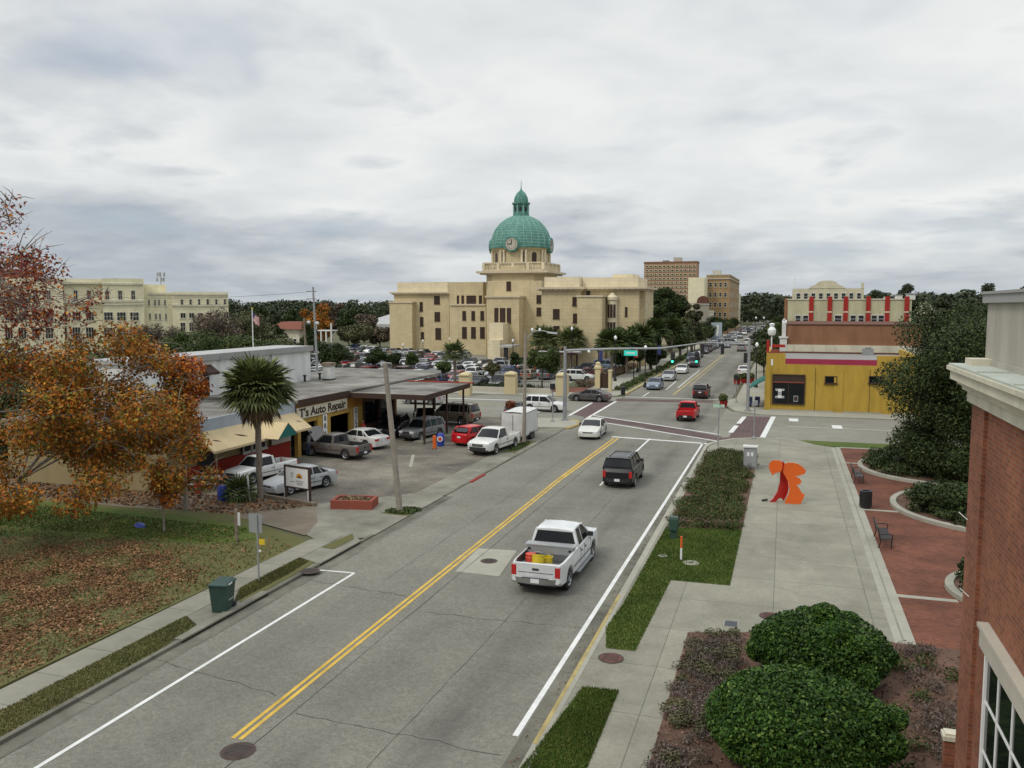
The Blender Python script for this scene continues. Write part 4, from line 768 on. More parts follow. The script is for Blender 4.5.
for a, b_ in (((-1, -1), (1, -1)), ((1, -1), (1, 1)), ((1, 1), (-1, 1)), ((-1, 1), (-1, -1))):
    A = Vector((tcx+a[0]*h2, tcy+a[1]*h2, ztw+.25)); B = Vector((tcx+b_[0]*h2, tcy+b_[1]*h2, ztw+.25))
    dz_ = .011 if a[1] != b_[1] else 0; mb.bar(A+Vector((0, 0, 1.75+dz_)), B+Vector((0, 0, 1.75+dz_)), .5, .3, 'court_trim'); mb.bar(A+Vector((0, 0, .15+dz_)), B+Vector((0, 0, .15+dz_)), .5, .3, 'court_trim')
    for k in range(41):
        p = A.lerp(B, k/40); s_ = .55 if k % 10 == 0 else .16
        e_ = .013*(1 if k < 20 else -1) if k in (0, 40) else 0; mb.box(p.x-s_/2-e_, p.x+s_/2+e_, p.y-s_/2-e_, p.y+s_/2+e_, p.z+.25+abs(e_), p.z+1.63-abs(e_)*2-(.02 if a[1] != b_[1] else 0), 'court_light')
mb.build('balustrade', ct)
# drum
zd0, zd1 = ztw+.3, Z_(520, 248.5, tcy)-.2; dr = (X_(549.5, tcy)-X_(493.5, tcy))/2*.93; dcx = X_(521, tcy)
mb = MB(); mb.lathe([(dr+1.2, zd0), (dr+1.2, zd0+.9), (dr+.5, zd0+1.1), (dr, zd0+1.1), (dr, zd1-.5), (dr+.35, zd1-.4), (dr+.6, zd1), (.1, zd1)], 'court', 48, (dcx, tcy, 0), False)
for k in range(8):
    a = 2*math.pi*(k+.5)/8
    for da in (-.07, .07): mb.lathe([(.34, zd0+1.1), (.30, zd0+1.3), (.27, zd1-.9), (.38, zd1-.45)], 'court_light', 8, (dcx+(dr+.28)*math.cos(a+da), tcy+(dr+.28)*math.sin(a+da), 0))
mb.build('drum', ct)
for k in range(16):
    if k % 4 == 0: continue
    a = 2*math.pi*k/16; m_ = MB(); h_ = zd1-zd0-2.4; pts = [(-.55, 0), (.55, 0), (.55, h_-.5), (.4, h_-.15), (0, h_), (-.4, h_-.15), (-.55, h_-.5)]
    vs = [(0, x, z) for x, z in pts]+[(.12, x, z) for x, z in pts]; m_.add(vs, [tuple(reversed(range(7))), tuple(range(7, 14))]+[(i, (i+1) % 7, 7+(i+1) % 7, 7+i) for i in range(7)], 'window_brown')
    o = m_.build('drum_window', ct); o.location = (dcx+(dr-.03)*math.cos(a), tcy+(dr-.03)*math.sin(a), zd0+1.5); o.rotation_euler = (0, 0, a)
# dome
DR = (X_(551, tcy)-X_(490.5, tcy))/2*.945; zt_ = Z_(520, 216.5, tcy); DH = zt_-zd1
prof = [(DR+.25, 0), (DR+.3, .35), (DR, .5)]
for i in range(1, 15):
    a = i/14*R(75); prof.append((max(DR*math.cos(a)**.98, 1.9), .5+(DH-.5)*math.sin(a)/math.sin(R(75))))
mb = MB(); mb.lathe(prof, 'copper', 64, (dcx, tcy, zd1)); 
for k in range(24):
    a = 2*math.pi*(k+.5)/24; mb.tube([(dcx+(r_+.05)*math.cos(a), tcy+(r_+.05)*math.sin(a), zd1+z_) for r_, z_ in prof[2:]], .09, 'copper_rib', 5, smooth=False)
for r_, z_ in prof[3:-1]:
    mb.lathe([(r_+.0, z_-.1), (r_+.06, z_-.02), (r_+.0, z_+.06)], 'copper_rib', 48, (dcx, tcy, zd1), False)
dome = mb.build('dome', ct)
# lantern on the dome
LR = (X_(527, tcy)-X_(512, tcy))/2*.92; zl0 = zt_-.1; zl1 = Z_(520, 203, tcy); ztp = Z_(520, 190, tcy); zf = Z_(520, 180.5, tcy)
mb = MB(); mb.lathe([(LR*1.12, 0), (LR*1.12, .4), (LR, .5), (LR*.95, zl1-zl0-.5), (LR*1.25, zl1-zl0-.3), (LR*1.25, zl1-zl0), (.1, zl1-zl0)], 'copper', 24, (dcx, tcy, zl0), False)
for k in range(8):
    a = 2*math.pi*(k+.5)/8+.2; mb.tube([(dcx+LR*1.05*math.cos(a), tcy+LR*1.05*math.sin(a), zl0+.4), (dcx+LR*1.05*math.cos(a), tcy+LR*1.05*math.sin(a), zl1-.4)], .16, 'copper_rib', 6)
    a += math.pi/8; c_, s_ = math.cos(a), math.sin(a); rr_ = LR*.985; tx, ty = -s_*.3, c_*.3
    mb.add([(dcx+rr_*c_-tx, tcy+rr_*s_-ty, zl0+1.1), (dcx+rr_*c_+tx, tcy+rr_*s_+ty, zl0+1.1), (dcx+rr_*c_+tx, tcy+rr_*s_+ty, zl1-1.0), (dcx+rr_*c_-tx, tcy+rr_*s_-ty, zl1-1.0)], [(0, 1, 2, 3)], 'dark')
hcp = ztp-zl1; mb.lathe([(LR*.95, 0), (LR*.98, hcp*.2), (LR*.88, hcp*.45), (LR*.6, hcp*.75), (LR*.2, hcp*.95), (.12, hcp+.3), (.08, hcp+.8), (.04, zf-zl1)], 'copper', 20, (dcx, tcy, zl1)); mb.build('lantern', ct)
for k in range(4):   # clock dormers on the four sides
    a = -math.pi/2+k*math.pi/2; m_ = MB(); rr_ = 1.35
    m_.lathe([(rr_+.5, -2.2), (rr_+.35, .25), (rr_, .3), (rr_, .1), (.05, .1)], 'copper', 28); cd_ = m_.build('clock_dormer', ct)
    MB().lathe([(rr_, .1), (rr_, .22), (rr_*.86, .24), (.05, .2)], 'stone', 28).build('clock_face', cd_)
    h_ = MB().box(-.07, .07, 0, rr_*.68, .26, .30, 'dark').box(-.9, 0, -.08, .08, .26, .30, 'dark')
    for q in range(12): h_.cbox((rr_*.72*math.cos(q*R(30)), rr_*.72*math.sin(q*R(30)), .25), (.16, .16, .04), 'dark')
    h_.build('clock_hands', cd_)
    cd_.location = (dcx+(DR+.1)*math.cos(a), tcy+(DR+.1)*math.sin(a), Z_(511, 244, tcy-DR)); cd_.rotation_mode = 'QUATERNION'
    cd_.rotation_quaternion = Vector((math.cos(a), math.sin(a), .0)).to_track_quat('Z', 'Y')
# courthouse windows, measured on their facades
def cw(px0, px1, py0, py1, Y, face='S', mull=(2, 2)):
    a = AY(px0, py1, Y); b_ = AY(px1, py0, Y); window(ct, (a[0], Y, a[2]), round(b_[0]-a[0], 2), round(b_[2]-a[2], 2), 'S', 'brown_trim', 'window_brown', mull, .10, .12, True)
for px0, px1, py0, py1 in ((434.2, 439.8, 296, 304), (434.7, 440, 312, 321), (435.5, 441, 328, 339), (419.8, 422.8, 302, 311), (420.2, 423.4, 317, 326), (421, 424, 332, 339)): cw(px0, px1, py0, py1, YL-2)
cw(414, 416, 312.5, 321, YL-4+.0) if False else None
for px0, px1 in ((457, 459), (461.5, 464), (466.5, 476), (479, 482)): cw(px0, px1, 295.5, 304, YC+6)
for a_, b_ in ((462.5, 466), (471.5, 475), (480.5, 484)): cw(a_, b_, 311, 320, YC+3); cw(a_-.3, b_+.7, 327, 338, YC+3)
cw(506.5, 511, 281.5, 290.5, YC-1.0); 
for a_, b_ in ((494.5, 498.3), (500, 505.3), (507, 511)): cw(a_, b_, 308, 323, YC-5, mull=(1, 2))
for a_, b_ in ((536.5, 542),): pass
for py in (295, 307.5): cw(544.0, 549, py, py+7.5, YR) if False else None
for px0, px1, py0, py1 in ((553, 559.5, 309, 318.5), (553.5, 559.5, 326, 337)): cw(px0, px1, py0, py1, YR)
for px0, px1, py0, py1 in ((572.5, 576.5, 297, 305.5), (573, 577, 313.5, 322.5)): cw(px0, px1, py0, py1, YR)
for px0, px1, py0, py1 in ((586.5, 590, 290.5, 295.5), (625, 627.5, 307, 316)): cw(px0, px1, py0, py1, RF-3, mull=(1, 1))
# windows in the recess beside the tower (on its east side set-back)
for py in (295, 307.5): cw(536.6, 541.2, py, py+8, YC-1.0+.0)
# round bay turret with slit windows
tb = MB(); cx_, cy__ = X_(611.5, RF-4), RF-3.2; rt = (X_(616.5, RF-4)-X_(606.5, RF-4))/2; z0_ = Z_(611, 301, RF-4); z1_ = Z_(611, 296, RF-4)
tb.lathe([(rt, 0), (rt, z0_), (rt*1.2, z0_+.2), (rt*1.2, z0_+.7), (rt*.9, z0_+.9), (rt*.35, z1_+.5), (.05, z1_+.7)], 'court_light', 20, (cx_, cy__, 0), False); tu = tb.build('turret', ct)
for a in (-125, -90, -55):
    c_, s_ = math.cos(R(a)), math.sin(R(a)); m_ = MB().box(-.22, .22, -.03, .03, 0, 2.4, 'window_brown').box(-.22, .22, -.03, .03, -3.3, -.8, 'window_brown'); o = m_.build('slit_window', tu); o.location = (cx_+(rt+.0)*c_, cy__+(rt+.0)*s_, z0_-3.0); o.rotation_euler = (0, 0, R(a+90))
for px in (639, 642.5, 646):
    x_ = X_(px, RF+1); MB().lathe([(.55, 0), (.5, .5), (.42, zr-2.6), (.6, zr-2.2), (.6, zr-1.9)], 'court_light', 14, (x_, RF+.3, 0)).build('column', ct)
m_ = MB(); m_.box(X_(500, YC-14), X_(512, YC-14), YC-14, YC-9, 2.6, 3.0, 'roof_light'); m_.box(X_(504, YC-13.5), X_(508, YC-13.5), YC-13.7, YC-13.4, 0, 2.6, 'dark'); m_.build('porch', ct)
x_ = X_(486.5, YC); MB().tube([(x_, YC+2.2, .1), (x_, YC+2.2, Z_(486, 308, YC))], .16, 'brown_trim', 8).box(x_-.45, x_+.45, YC+1.7, YC+2.4, Z_(486, 310, YC), Z_(486, 306, YC), 'brown_trim').build('drainpipe', ct)
cp = thing('lot_canopy', 'flat-roofed walkway canopy between the palms in front of the courthouse', 'canopy', (X_(556, YR-10), YR-10, 0)); wv = X_(580, YR-10)-X_(532, YR-10)
MB().box(-wv/2, wv/2, -1.5, 1.5, 3.0, 3.3, 'roof_light').box(-wv/2, wv/2, -1.55, -1.5, 2.8, 3.25, 'brown_trim').build('roof', cp)
for i in range(5): MB().box(-.12, .12, -.12, .12, 0, 3, 'brown_trim').build('post', cp, (-wv/2+.5+i*(wv-1)/4, 0, 0))
# ---- cream office block, upper left (its front is turned about 40 degrees from the street grid)
OA = R(40.5); OP = AY(150, 306, 168); of = bt('cream_office', 'long cream office block with stepped roofline at upper left', 'office building', (OP[0], 168, 0), OA)
ux, uy = math.cos(OA), math.sin(OA)
def OF(px, py, d=0.0):
    """pixel -> (u, z) on the facade plane, d metres in front of the main front"""
    a = ray(px, py); nx, ny = uy, -ux; k = (OP[0]+nx*d)*nx+(168+ny*d)*ny; t = k/(a[0]*nx+a[1]*ny); x, y = a[0]*t, a[1]*t
    return ((x-OP[0])*ux+(y-168)*uy, CH+a[2]*t)
mb = MB()
def ob(pl, pr, d, py, D=18, m='cream', z0=0, mbx=None): (mbx or mb).box(OF(pl, py, d)[0], OF(pr, py, d)[0], -d, -d+D, z0, OF((pl+pr)/2, py, d)[1], m)
ob(-30, 62, 0, 277.5); ob(62, 102.2, -1, 278.8); ob(102, 143, 1.5, 278.5, 16); ob(142.8, 166, -6, 284.5, 10); ob(142.8, 172, -.5, 292.3, 12); ob(171.8, 228, 1, 292, 15)
mb.build('wall', of); mb = MB()
for pl, pr, d, py in ((102, 143, 1.5, 301), (102, 143, 1.5, 304.5), (172, 228, 1, 305.5), (102, 143, 1.5, 284), (172, 228, 1, 294.5), (148, 172, -.5, 294), (20, 102, -1, 283), (20, 102, -1, 302)):
    z = OF((pl+pr)/2, py, d)[1]; mb.box(OF(pl, py, d)[0]+.02, OF(pr, py, d)[0]-.02, -d-.25-(.6 if pl == 20 else 0), -d, z-.2, z+.2, 'cream_pale')
mb.build('string_course', of); u0, z0_ = OF(-30, 277.3, 0); MB().box(u0, OF(34, 277.3, 0)[0], 1, 16, z0_, OF(5, 270, 0)[1], 'office_red').build('red_roof', of)
def ow(px0, px1, py0, py1, d, mull=(2, 2)):
    a = OF(px0, py1, d); b_ = OF(px1, py0, d); window(of, (a[0], -d-(.6 if False else 0), a[1]), round(b_[0]-a[0], 1), round(b_[1]-a[1], 1), 'S', 'cream_pale', 'window_glass', mull, .12, .12, True)
for px in (105, 118, 131): ow(px, px+4.2, 290, 300, 1.5); ow(px-1, px+8, 312, 321, 1.5, (3, 2)); ow(px-1, px+8, 327, 338, 1.5, (3, 2))
for px in (148, 154, 158, 164): ow(px, px+2, 299.5, 306, -.5, (1, 1)); ow(px+1, px+3, 313.5, 320, -.5, (1, 1))
for i in range(6): px = 180.5+i*8.6; ow(px, px+2.8, 299, 305, 1, (1, 2)); ow(px-.2, px+5.2, 312.5, 318.5, 1, (2, 1)); ow(px, px+5, 322.5, 331.5, 1, (2, 2))
for i in range(7): px = 6+i*13.5; dd = 0 if px < 58 else -1; ow(px, px+4.5, 290, 300, dd); ow(px-1, px+7, 312, 321, dd, (3, 2)); ow(px-1, px+7, 327, 339, dd, (3, 2))
au, az_ = OF(161, 284.5, -6); wx_ = (OP[0]+au*ux-8*uy, 168+au*uy+8*ux)
an = thing('roof_antenna', 'cell antenna cluster on the office block roof', 'antenna', (wx_[0], wx_[1], az_)); zz = OF(161, 272, -8)[1]-az_
MB().tube([(0, 0, 0), (0, 0, zz)], .12, 'steel', 6).build('mast', an)
for k in range(6): a = k*R(60); MB().box(-.2, .2, -.1, .1, -.5, .5, 'galv').build('antenna_panel', an, (math.cos(a)*.9, math.sin(a)*.9, zz-.6 if k % 2 else zz-1.9))
MB().bar((-1, 0, zz-.7), (1, 0, zz-.7), .08, .08, 'steel').bar((-1, 0, zz-2), (1, 0, zz-2), .08, .08, 'steel').build('crossarm', an)
# ---- white rendered building behind the repair shop
wb = bt('white_building', 'white rendered flat-roofed building behind the repair shop', 'building')
WX = -41.5
MB().box(-44.9, WX, 46, 68.8, 0, 7.1, 'render_white').box(WX, WX+.04, 62.5, 62.58, 3, 7, 'roof_grey').box(WX, WX+.04, 50, 50.06, 3, 7, 'roof_grey').build('wall', wb)
MB().box(-45.1, WX+.1, 45.8, 69, 7.1, 7.36, 'roof_light').box(WX+.1, WX+.22, 45.8, 69, 6.9, 7.38, 'coping').build('roof', wb)
p = AX(205, 380, WX); mh = MB().box(WX-.05, WX+.05, p[1]-.45, p[1]+.45, 3.8, 6.6, 'glass'); mh.build('tall_window', wb)
MB().add([(WX, p[1]-.6, 6.6), (WX, p[1]+.7, 6.6), (WX+.8, p[1]+.7, 6.05), (WX+.8, p[1]-.6, 6.05), (WX, p[1]-.6, 5.9), (WX, p[1]+.7, 5.9), (WX+.8, p[1]+.7, 5.85), (WX+.8, p[1]-.6, 5.85)], [(0, 3, 2, 1), (3, 7, 6, 2), (0, 4, 7, 3), (1, 2, 6, 5), (4, 5, 6, 7)], 'brown_trim').build('door_hood', wb)
for px in (219, 232): p = AX(px, 356, WX); MB().box(WX, WX+.25, p[1]-.25, p[1]+.25, p[2]-.3, p[2], 'galv').build('floodlight', wb)
# ---- repair shop
rp = bt('repair_shop', 'auto repair shop with yellow awning, red and ochre walls and flat grey roof', 'shop')
FXX = -33.5
mb = MB(); mb.box(-46.2, FXX-.6, 40.6, 53.6, 0, 3.7, 'shop_panel'); mb.box(FXX-.6, FXX-.4, 40.6, 53.2, .0, 1.25, 'shop_red'); 
mb.box(-46.2, FXX-6.5, 53.6, 70.2, 0, 3.6, 'bay_wall'); mb.box(FXX-6.5, FXX, 69.8, 70.2, 0, 3.6, 'bay_wall')
bays = [(54.0, 56.4), (58.3, 61.6)]; ys = [53.6, 54.0, 56.4, 58.3, 61.6, 79.6]
for a, b_ in ((53.6, 54.0), (56.4, 58.3), (61.6, 63.6)): mb.box(FXX-.3, FXX, a, b_, 0, 2.75, 'yellow_shop')
mb.box(FXX-.3, FXX, 53.6, 63.6, 2.75, 3.95, 'bay_wall'); mb.box(FXX-.28, FXX-.05, 53.6, 63.6, 2.4, 2.76, 'yellow_shop')
mb.box(FXX-.3, FXX, 63.6, 69.8, 0, 1.0, 'brick_dark'); mb.box(FXX-.3, FXX, 63.6, 79.6, 2.9, 3.8, 'brick_dark')
for y_ in (63.6, 66.6, 69.4): mb.box(FXX-.3, FXX+.02, y_, y_+.4, 1.0, 2.9, 'brown_trim')
for y_ in (74.5, 79.2): mb.box(FXX-.2, FXX-.02, y_, y_+.18, 0, 2.9, 'brown_trim')
mb.build('wall', rp)
MB().box(FXX-.22, FXX-.18, 64, 69.5, 1.0, 2.9, 'glass').build('shop_window', rp)
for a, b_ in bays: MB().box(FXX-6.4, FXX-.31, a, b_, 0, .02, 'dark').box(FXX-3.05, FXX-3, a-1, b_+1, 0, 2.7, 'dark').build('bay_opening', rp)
mb = MB(); mb.box(-46.3, FXX-.2, 40, 53.4, 3.7, 4.0, 'roof_patchy'); mb.box(-46.3, FXX+.15, 53.4, 80.2, 3.95, 4.2, 'roof_patchy'); mb.build('roof', rp)
MB().box(FXX-.2, FXX-.05, 40, 53.4, 3.0, 4.1, 'pale_blue').build('fascia', rp); MB().box(FXX+.15, FXX+.25, 53.4, 61, 3.75, 4.22, 'brown_trim').build('fascia', rp); MB().box(-46.3, FXX+.2, 80.2, 80.35, 3.9, 4.45, 'coping').build('fascia', rp)
mb = MB(); eX, eZ, tZ = FXX+1.35, 2.35, 3.35   # long yellow awning with gable
y0_, y1_ = 42.3, 49.6
mb.add([(FXX-.05, y0_, tZ), (FXX-.05, 53.3, tZ), (eX, 53.3, eZ), (eX, y0_, eZ), (FXX-.05, y0_, tZ-.15), (FXX-.05, 53.3, tZ-.15), (eX, 53.3, eZ-.15), (eX, y0_, eZ-.15)], [(0, 3, 2, 1), (4, 5, 6, 7), (3, 7, 6, 2), (0, 4, 7, 3), (1, 2, 6, 5)], 'awning')
gx = eX+1.0; ya, yb, ym = 47.5, 49.9, 48.7; pz = 3.3
mb.add([(FXX-.05, ym, pz), (gx, ym, pz), (gx, ya, eZ), (FXX+.1, ya, eZ+.05), (gx, yb, eZ), (FXX+.1, yb, eZ+.05)], [(0, 3, 2, 1), (0, 1, 4, 5)], 'awning')
mb.build('awning', rp); MB().add([(gx-.02, ya+.1, eZ+.03), (gx-.02, yb-.1, eZ+.03), (gx-.02, ym, pz-.06), (gx-.1, ya+.1, eZ+.03), (gx-.1, yb-.1, eZ+.03), (gx-.1, ym, pz-.06)], [(0, 1, 2), (5, 4, 3), (0, 3, 4, 1)], 'teal').build('awning_gable', rp)
for px, py, sz in ((241, 434, .55), (217, 446, .35), (299, 427, .3)):
    p = AX(px, py, FXX+.7); zz = tZ-(.75/1.4)*1.0; m_ = MB().add([(-.25*sz, -sz, .15*sz), (-.05, sz*.2, .0), (.4*sz, sz*.8, -.3*sz), (.1*sz, -sz*.3, -.08*sz)], [(0, 1, 2, 3)], 'brown_trim'); o = m_.build('awning_tear', rp); o.location = (p[0], p[1], zz+.03)
MB().tube([(eX-.1, 42.6, 0), (eX-.1, 42.6, eZ)], .05, 'wood', 6).build('awning_post', rp); MB().tube([(eX-.1, 46.2, 0), (eX-.1, 46.2, eZ)], .05, 'wood', 6).build('awning_post', rp)
MB().box(FXX-.42, FXX-.36, 43.2, 44.5, .05, 2.3, 'dark').build('door', rp)
window(rp, (FXX-.4, 47.5, 1.3), 2.6, .95, 'E', 'white_dirty', 'window_glass', (3, 1), .08, .07, True); MB().box(FXX-.4, FXX-.34, 50.8, 53.2, 1.3, 2.3, 'stone').build('wall_panel', rp)
# vertical boards and name board
sg = thing('shop_name_board', 'cream board reading Auto Repair above the service bays', 'sign', (FXX+.03, 57.2, 3.3)); p = AX(296, 411, FXX); q = AX(346, 402, FXX); ln = q[1]-p[1]
sg.location = (FXX+.04, (p[1]+q[1])/2, 3.2); MB().box(0, .06, -ln/2, ln/2, -.42, .42, 'cream_pale').build('board', sg)
text('lettering', "T's Auto Repair", .86, 'brown_trim', sg, (.075, 0, -.02), (R(90), 0, R(90)), .01, bold=.022, xs=ln*.93/5.55)
for y_, word, lab in ((57.35, 'BRA', 'white vertical lettered board between the two service bays'), (62.3, 'OILS', 'white vertical lettered board right of the wider service bay')):
    t_ = thing('vertical_board', lab, 'sign', (FXX+.03, y_, 0)); MB().box(0, .05, -.3, .3, .75, 2.7, 'white').build('board', t_)
    for i, ch in enumerate(word): text('letter', ch, .55, 'dark', t_, (.06, 0, 2.4-i*(.6 if len(word) == 3 else .46)), (R(90), 0, R(90)), .008, bold=.012)
# canopy over the forecourt
cn = thing('forecourt_canopy', 'flat brown-edged canopy on thin posts over the repair shop forecourt', 'canopy', (-30, 66, 0))
cpy = [(-3.4+.05, -5), (3.4, -5), (3.0, 5.8), (-3.4+.05, 5.8)]
MB().prism(cpy, 3.85, 4.02, 'roof_patchy').build('roof', cn)
mb = MB()
for a, b_ in zip(cpy, cpy[1:]+cpy[:1]): mb.bar((*a, 3.84), (*b_, 3.84), .12, .40, 'brown_trim')
mb.build('fascia', cn)
MB().box(-3.3, 3.2, 5.9, 6.4, 4.0, 4.08, 'shop_red').build('red_edge', cn)
for x_, y_ in ((2.9, -4.2), (2.8, .8), (-.2, 5.0), (2.7, 5.0)): MB().box(-.07, .07, -.07, .07, 0, 3.75, 'brown_trim').build('post', cn, (x_, y_, 0))
rvv = thing('roof_ventilator', 'white and brown ventilator box on the repair shop roof', 'roof vent', (*AX(329, 383, -40)[:2], 4.2)); MB().box(-.4, .4, -.4, .4, 0, 1.3, 'white_dirty').build('casing', rvv); MB().box(-.5, .5, -.5, .5, 1.3, 1.6, 'wood').build('cap', rvv); MB().box(-.45, .45, -.45, .45, -.02, .12, 'dark').build('base', rvv)
for i, px in enumerate((305, 320)): p = AX(px, 388, -41); t_ = thing('roof_pipe', ['short dark vent pipe on the repair shop roof, left one', 'short dark vent pipe on the repair shop roof beside the ventilator'][i], 'vent pipe', (p[0], p[1], 4.2)); MB().tube([(0, 0, 0), (0, 0, .5)], .1, 'dark', 8).build('pipe', t_); MB().lathe([(.18, .5), (.18, .58), (.02, .66)], 'dark', 10).build('cowl', t_)
# ---- small far buildings on the left
hs = bt('low_brick_house', 'low house with red brown roof among the trees left of the courthouse', 'house')
Yh = 190.; xa, xb = X_(268, Yh), X_(302, Yh); zt = Z_(285, 322, Yh); z0 = Z_(285, 329, Yh)
MB().box(xa+1, xb-1, Yh, Yh+10, 0, z0, 'cream_pale').build('wall', hs); MB().add([(xa, Yh-1, z0), (xb, Yh-1, z0), (xb, Yh+11, z0), (xa, Yh+11, z0), (xa+2, Yh+3, zt), (xb-2, Yh+3, zt), (xb-2, Yh+8, zt), (xa+2, Yh+8, zt)], [(0, 1, 5, 4), (1, 2, 6, 5), (2, 3, 7, 6), (3, 0, 4, 7), (4, 5, 6, 7), (3, 2, 1, 0)], 'red_roof').build('roof', hs)
for i in range(3): window(hs, (xa+2+i*2.6, Yh, 1.2), 1.1, 1.5, 'S', 'white', 'glass', (1, 2), .1, .1, True)
wr = bt('white_roofed_shed', 'low shed with pale patchy roof left of the courthouse', 'shed'); Yw = 260.; xa, xb = X_(360, Yw), X_(392, Yw)
MB().box(xa, xb, Yw, Yw+25, 0, Z_(375, 326, Yw), 'stone').build('wall', wr); MB().add([(xa-.5, Yw-.5, Z_(375, 324, Yw)), (xb+.5, Yw-.5, Z_(375, 324, Yw)), (xb+.5, Yw+30, Z_(375, 312, Yw+30)), (xa-.5, Yw+30, Z_(375, 312, Yw+30)), (xa-.5, Yw+30, 0), (xb+.5, Yw+30, 0), (xa-.5, Yw-.5, 3), (xb+.5, Yw-.5, 3)], [(0, 1, 2, 3), (0, 6, 7, 1), (1, 7, 5, 2), (0, 3, 4, 6)], 'roof_light').build('roof', wr)
gz_ = bt('white_pergola', 'white flat-topped pavilion left of the courthouse lot', 'pavilion', (X_(326, 175), 175, 0)); MB().box(-2.2, 2.2, -1.5, 1.5, Z_(326, 331, 175), Z_(326, 330, 175), 'white_dirty').build('roof', gz_)
for i in range(4): MB().box(-.15, .15, -.15, .15, 0, Z_(326, 323, 175) if i in (0, 3) else Z_(326, 331, 175), 'white_dirty').build('post', gz_, (-2+i*1.33, -1.3, 0))
# ---- courthouse street wall pillars and gate
for i, (px, py) in enumerate(((461, 397), (507, 396), (559, 397.5))):
    x, y = G(px, py); t_ = thing('wall_pillar', ['leftmost tan pillar of the lot wall', 'tan pillar of the lot wall left of the corner utility pole', 'tan pillar of the lot wall behind the white crossover'][i], 'pillar', (x, y+1.6, 0), 0, 'pillars of the courthouse lot wall')
    MB().box(-.7, .7, -.5, .5, 0, 2.5, 'pillar').build('shaft', t_); MB().lathe([(.95, 0), (.95, .15), (.7, .3), (.3, .42), (.05, .45)], 'pillar', 4, a0=math.pi/4, smooth=False).build('cap', t_, (0, 0, 2.5))
lwall = thing('low_lot_wall', 'low wall with railing between the tan pillars of the courthouse lot', 'wall', (0, 0, 0)); xs = [-75, *[c.location.x for c in []]]
MB().box(-75, -27.6, 102.2, 102.6, 0, .7, 'stone').build('base', lwall); m_ = MB().box(-75, -27.6, 102.35, 102.42, 1.5, 1.58, 'black_metal')
for i in range(190): x = -75+i*.25; m_.box(x, x+.03, 102.37, 102.4, .7, 1.5, 'black_metal')
m_.build('railing', lwall)
x, y = G(603, 392); gt = thing('entry_pillar', 'tall paired tan gate pillars at the courthouse corner', 'gate pillar', (x, y, .1)); MB().box(-1.0, -.35, -.4, .4, 0, 2.9, 'pillar').box(.75, 1.1, -.4, .4, 0, 2.6, 'pillar').build('shaft', gt); MB().box(-1.1, -.25, -.5, .5, 2.9, 3.1, 'pillar').lathe([(.5, 3.1), (.3, 3.4), (.35, 3.6), (.05, 3.8)], 'pillar', 10, (-.67, 0, 0)).box(.68, 1.17, -.45, .45, 2.6, 2.75, 'pillar').build('cap', gt); MB().box(-.35, .75, -.05, .05, .4, 2.3, 'brown_trim').build('plaque', gt)
# ================================================================ VEHICLES
def interp(x, pts):
    if x <= pts[0][0]: return pts[0][1]
    for (a, u), (b_, v_) in zip(pts, pts[1:]):
        if x <= b_: return u+(v_-u)*((x-a)/(b_-a) if b_ > a else 0)
    return pts[-1][1]
# profiles run rear (-) to front (+)
SP = dict(
 sedan=dict(L=4.8, W=1.82, r=.33, wb=2.75, off=.03, belt=.96, top=[(-2.4, .86), (-2.3, .98), (-1.5, 1.02), (-1.3, .97), (1.0, .97), (1.2, .95), (2.0, .80), (2.3, .70), (2.4, .58)], gh=(-1.75, -.95, .15, 1.05), H=1.44, pill=[-.45, -1.2], bot=.22),
 hatch=dict(L=4.0, W=1.72, r=.31, wb=2.5, off=.0, belt=.98, top=[(-2.0, .90), (-1.9, 1.0), (.85, .98), (1.0, .96), (1.6, .84), (1.9, .72), (2.0, .6)], gh=(-1.88, -1.35, .15, .95), H=1.48, pill=[-.45, -1.25], bot=.22),
 wagon=dict(L=4.7, W=1.78, r=.33, wb=2.7, off=.0, belt=.96, top=[(-2.35, .92), (-2.25, 1.0), (1.0, .97), (1.2, .95), (1.95, .80), (2.25, .70), (2.35, .58)], gh=(-2.25, -1.9, .2, 1.1), H=1.47, pill=[-.4, -1.3], bot=.22),
 suv=dict(L=4.95, W=1.95, r=.39, wb=2.9, off=.02, belt=1.17, top=[(-2.47, 1.0), (-2.4, 1.18), (1.0, 1.17), (1.15, 1.15), (2.15, 1.05), (2.4, .95), (2.47, .75)], gh=(-2.38, -2.15, .45, 1.12), H=1.86, pill=[-.25, -1.2, -2.0], bot=.36),
 crossover=dict(L=4.55, W=1.84, r=.36, wb=2.7, off=.0, belt=1.08, top=[(-2.27, .95), (-2.2, 1.1), (.95, 1.07), (1.1, 1.05), (1.9, .93), (2.2, .80), (2.27, .62)], gh=(-2.18, -1.7, .35, 1.1), H=1.66, pill=[-.35, -1.2], bot=.28),
 pickup=dict(L=6.0, W=2.0, r=.41, wb=3.65, off=.08, belt=1.24, top=[(-3.0, 1.22), (1.45, 1.24), (1.6, 1.22), (2.7, 1.14), (2.93, 1.05), (3.0, .85)], gh=(-.56, -.42, .74, 1.5), H=1.90, pill=[.28, -.32], bed=(-.66,), bot=.42),
 shortpickup=dict(L=5.4, W=1.85, r=.36, wb=3.2, off=.05, belt=1.08, top=[(-2.7, 1.06), (1.15, 1.08), (1.35, 1.06), (2.4, .96), (2.62, .88), (2.7, .7)], gh=(-.52, -.40, .55, 1.22), H=1.68, pill=[-.35], bed=(-.62,), bot=.34),
)
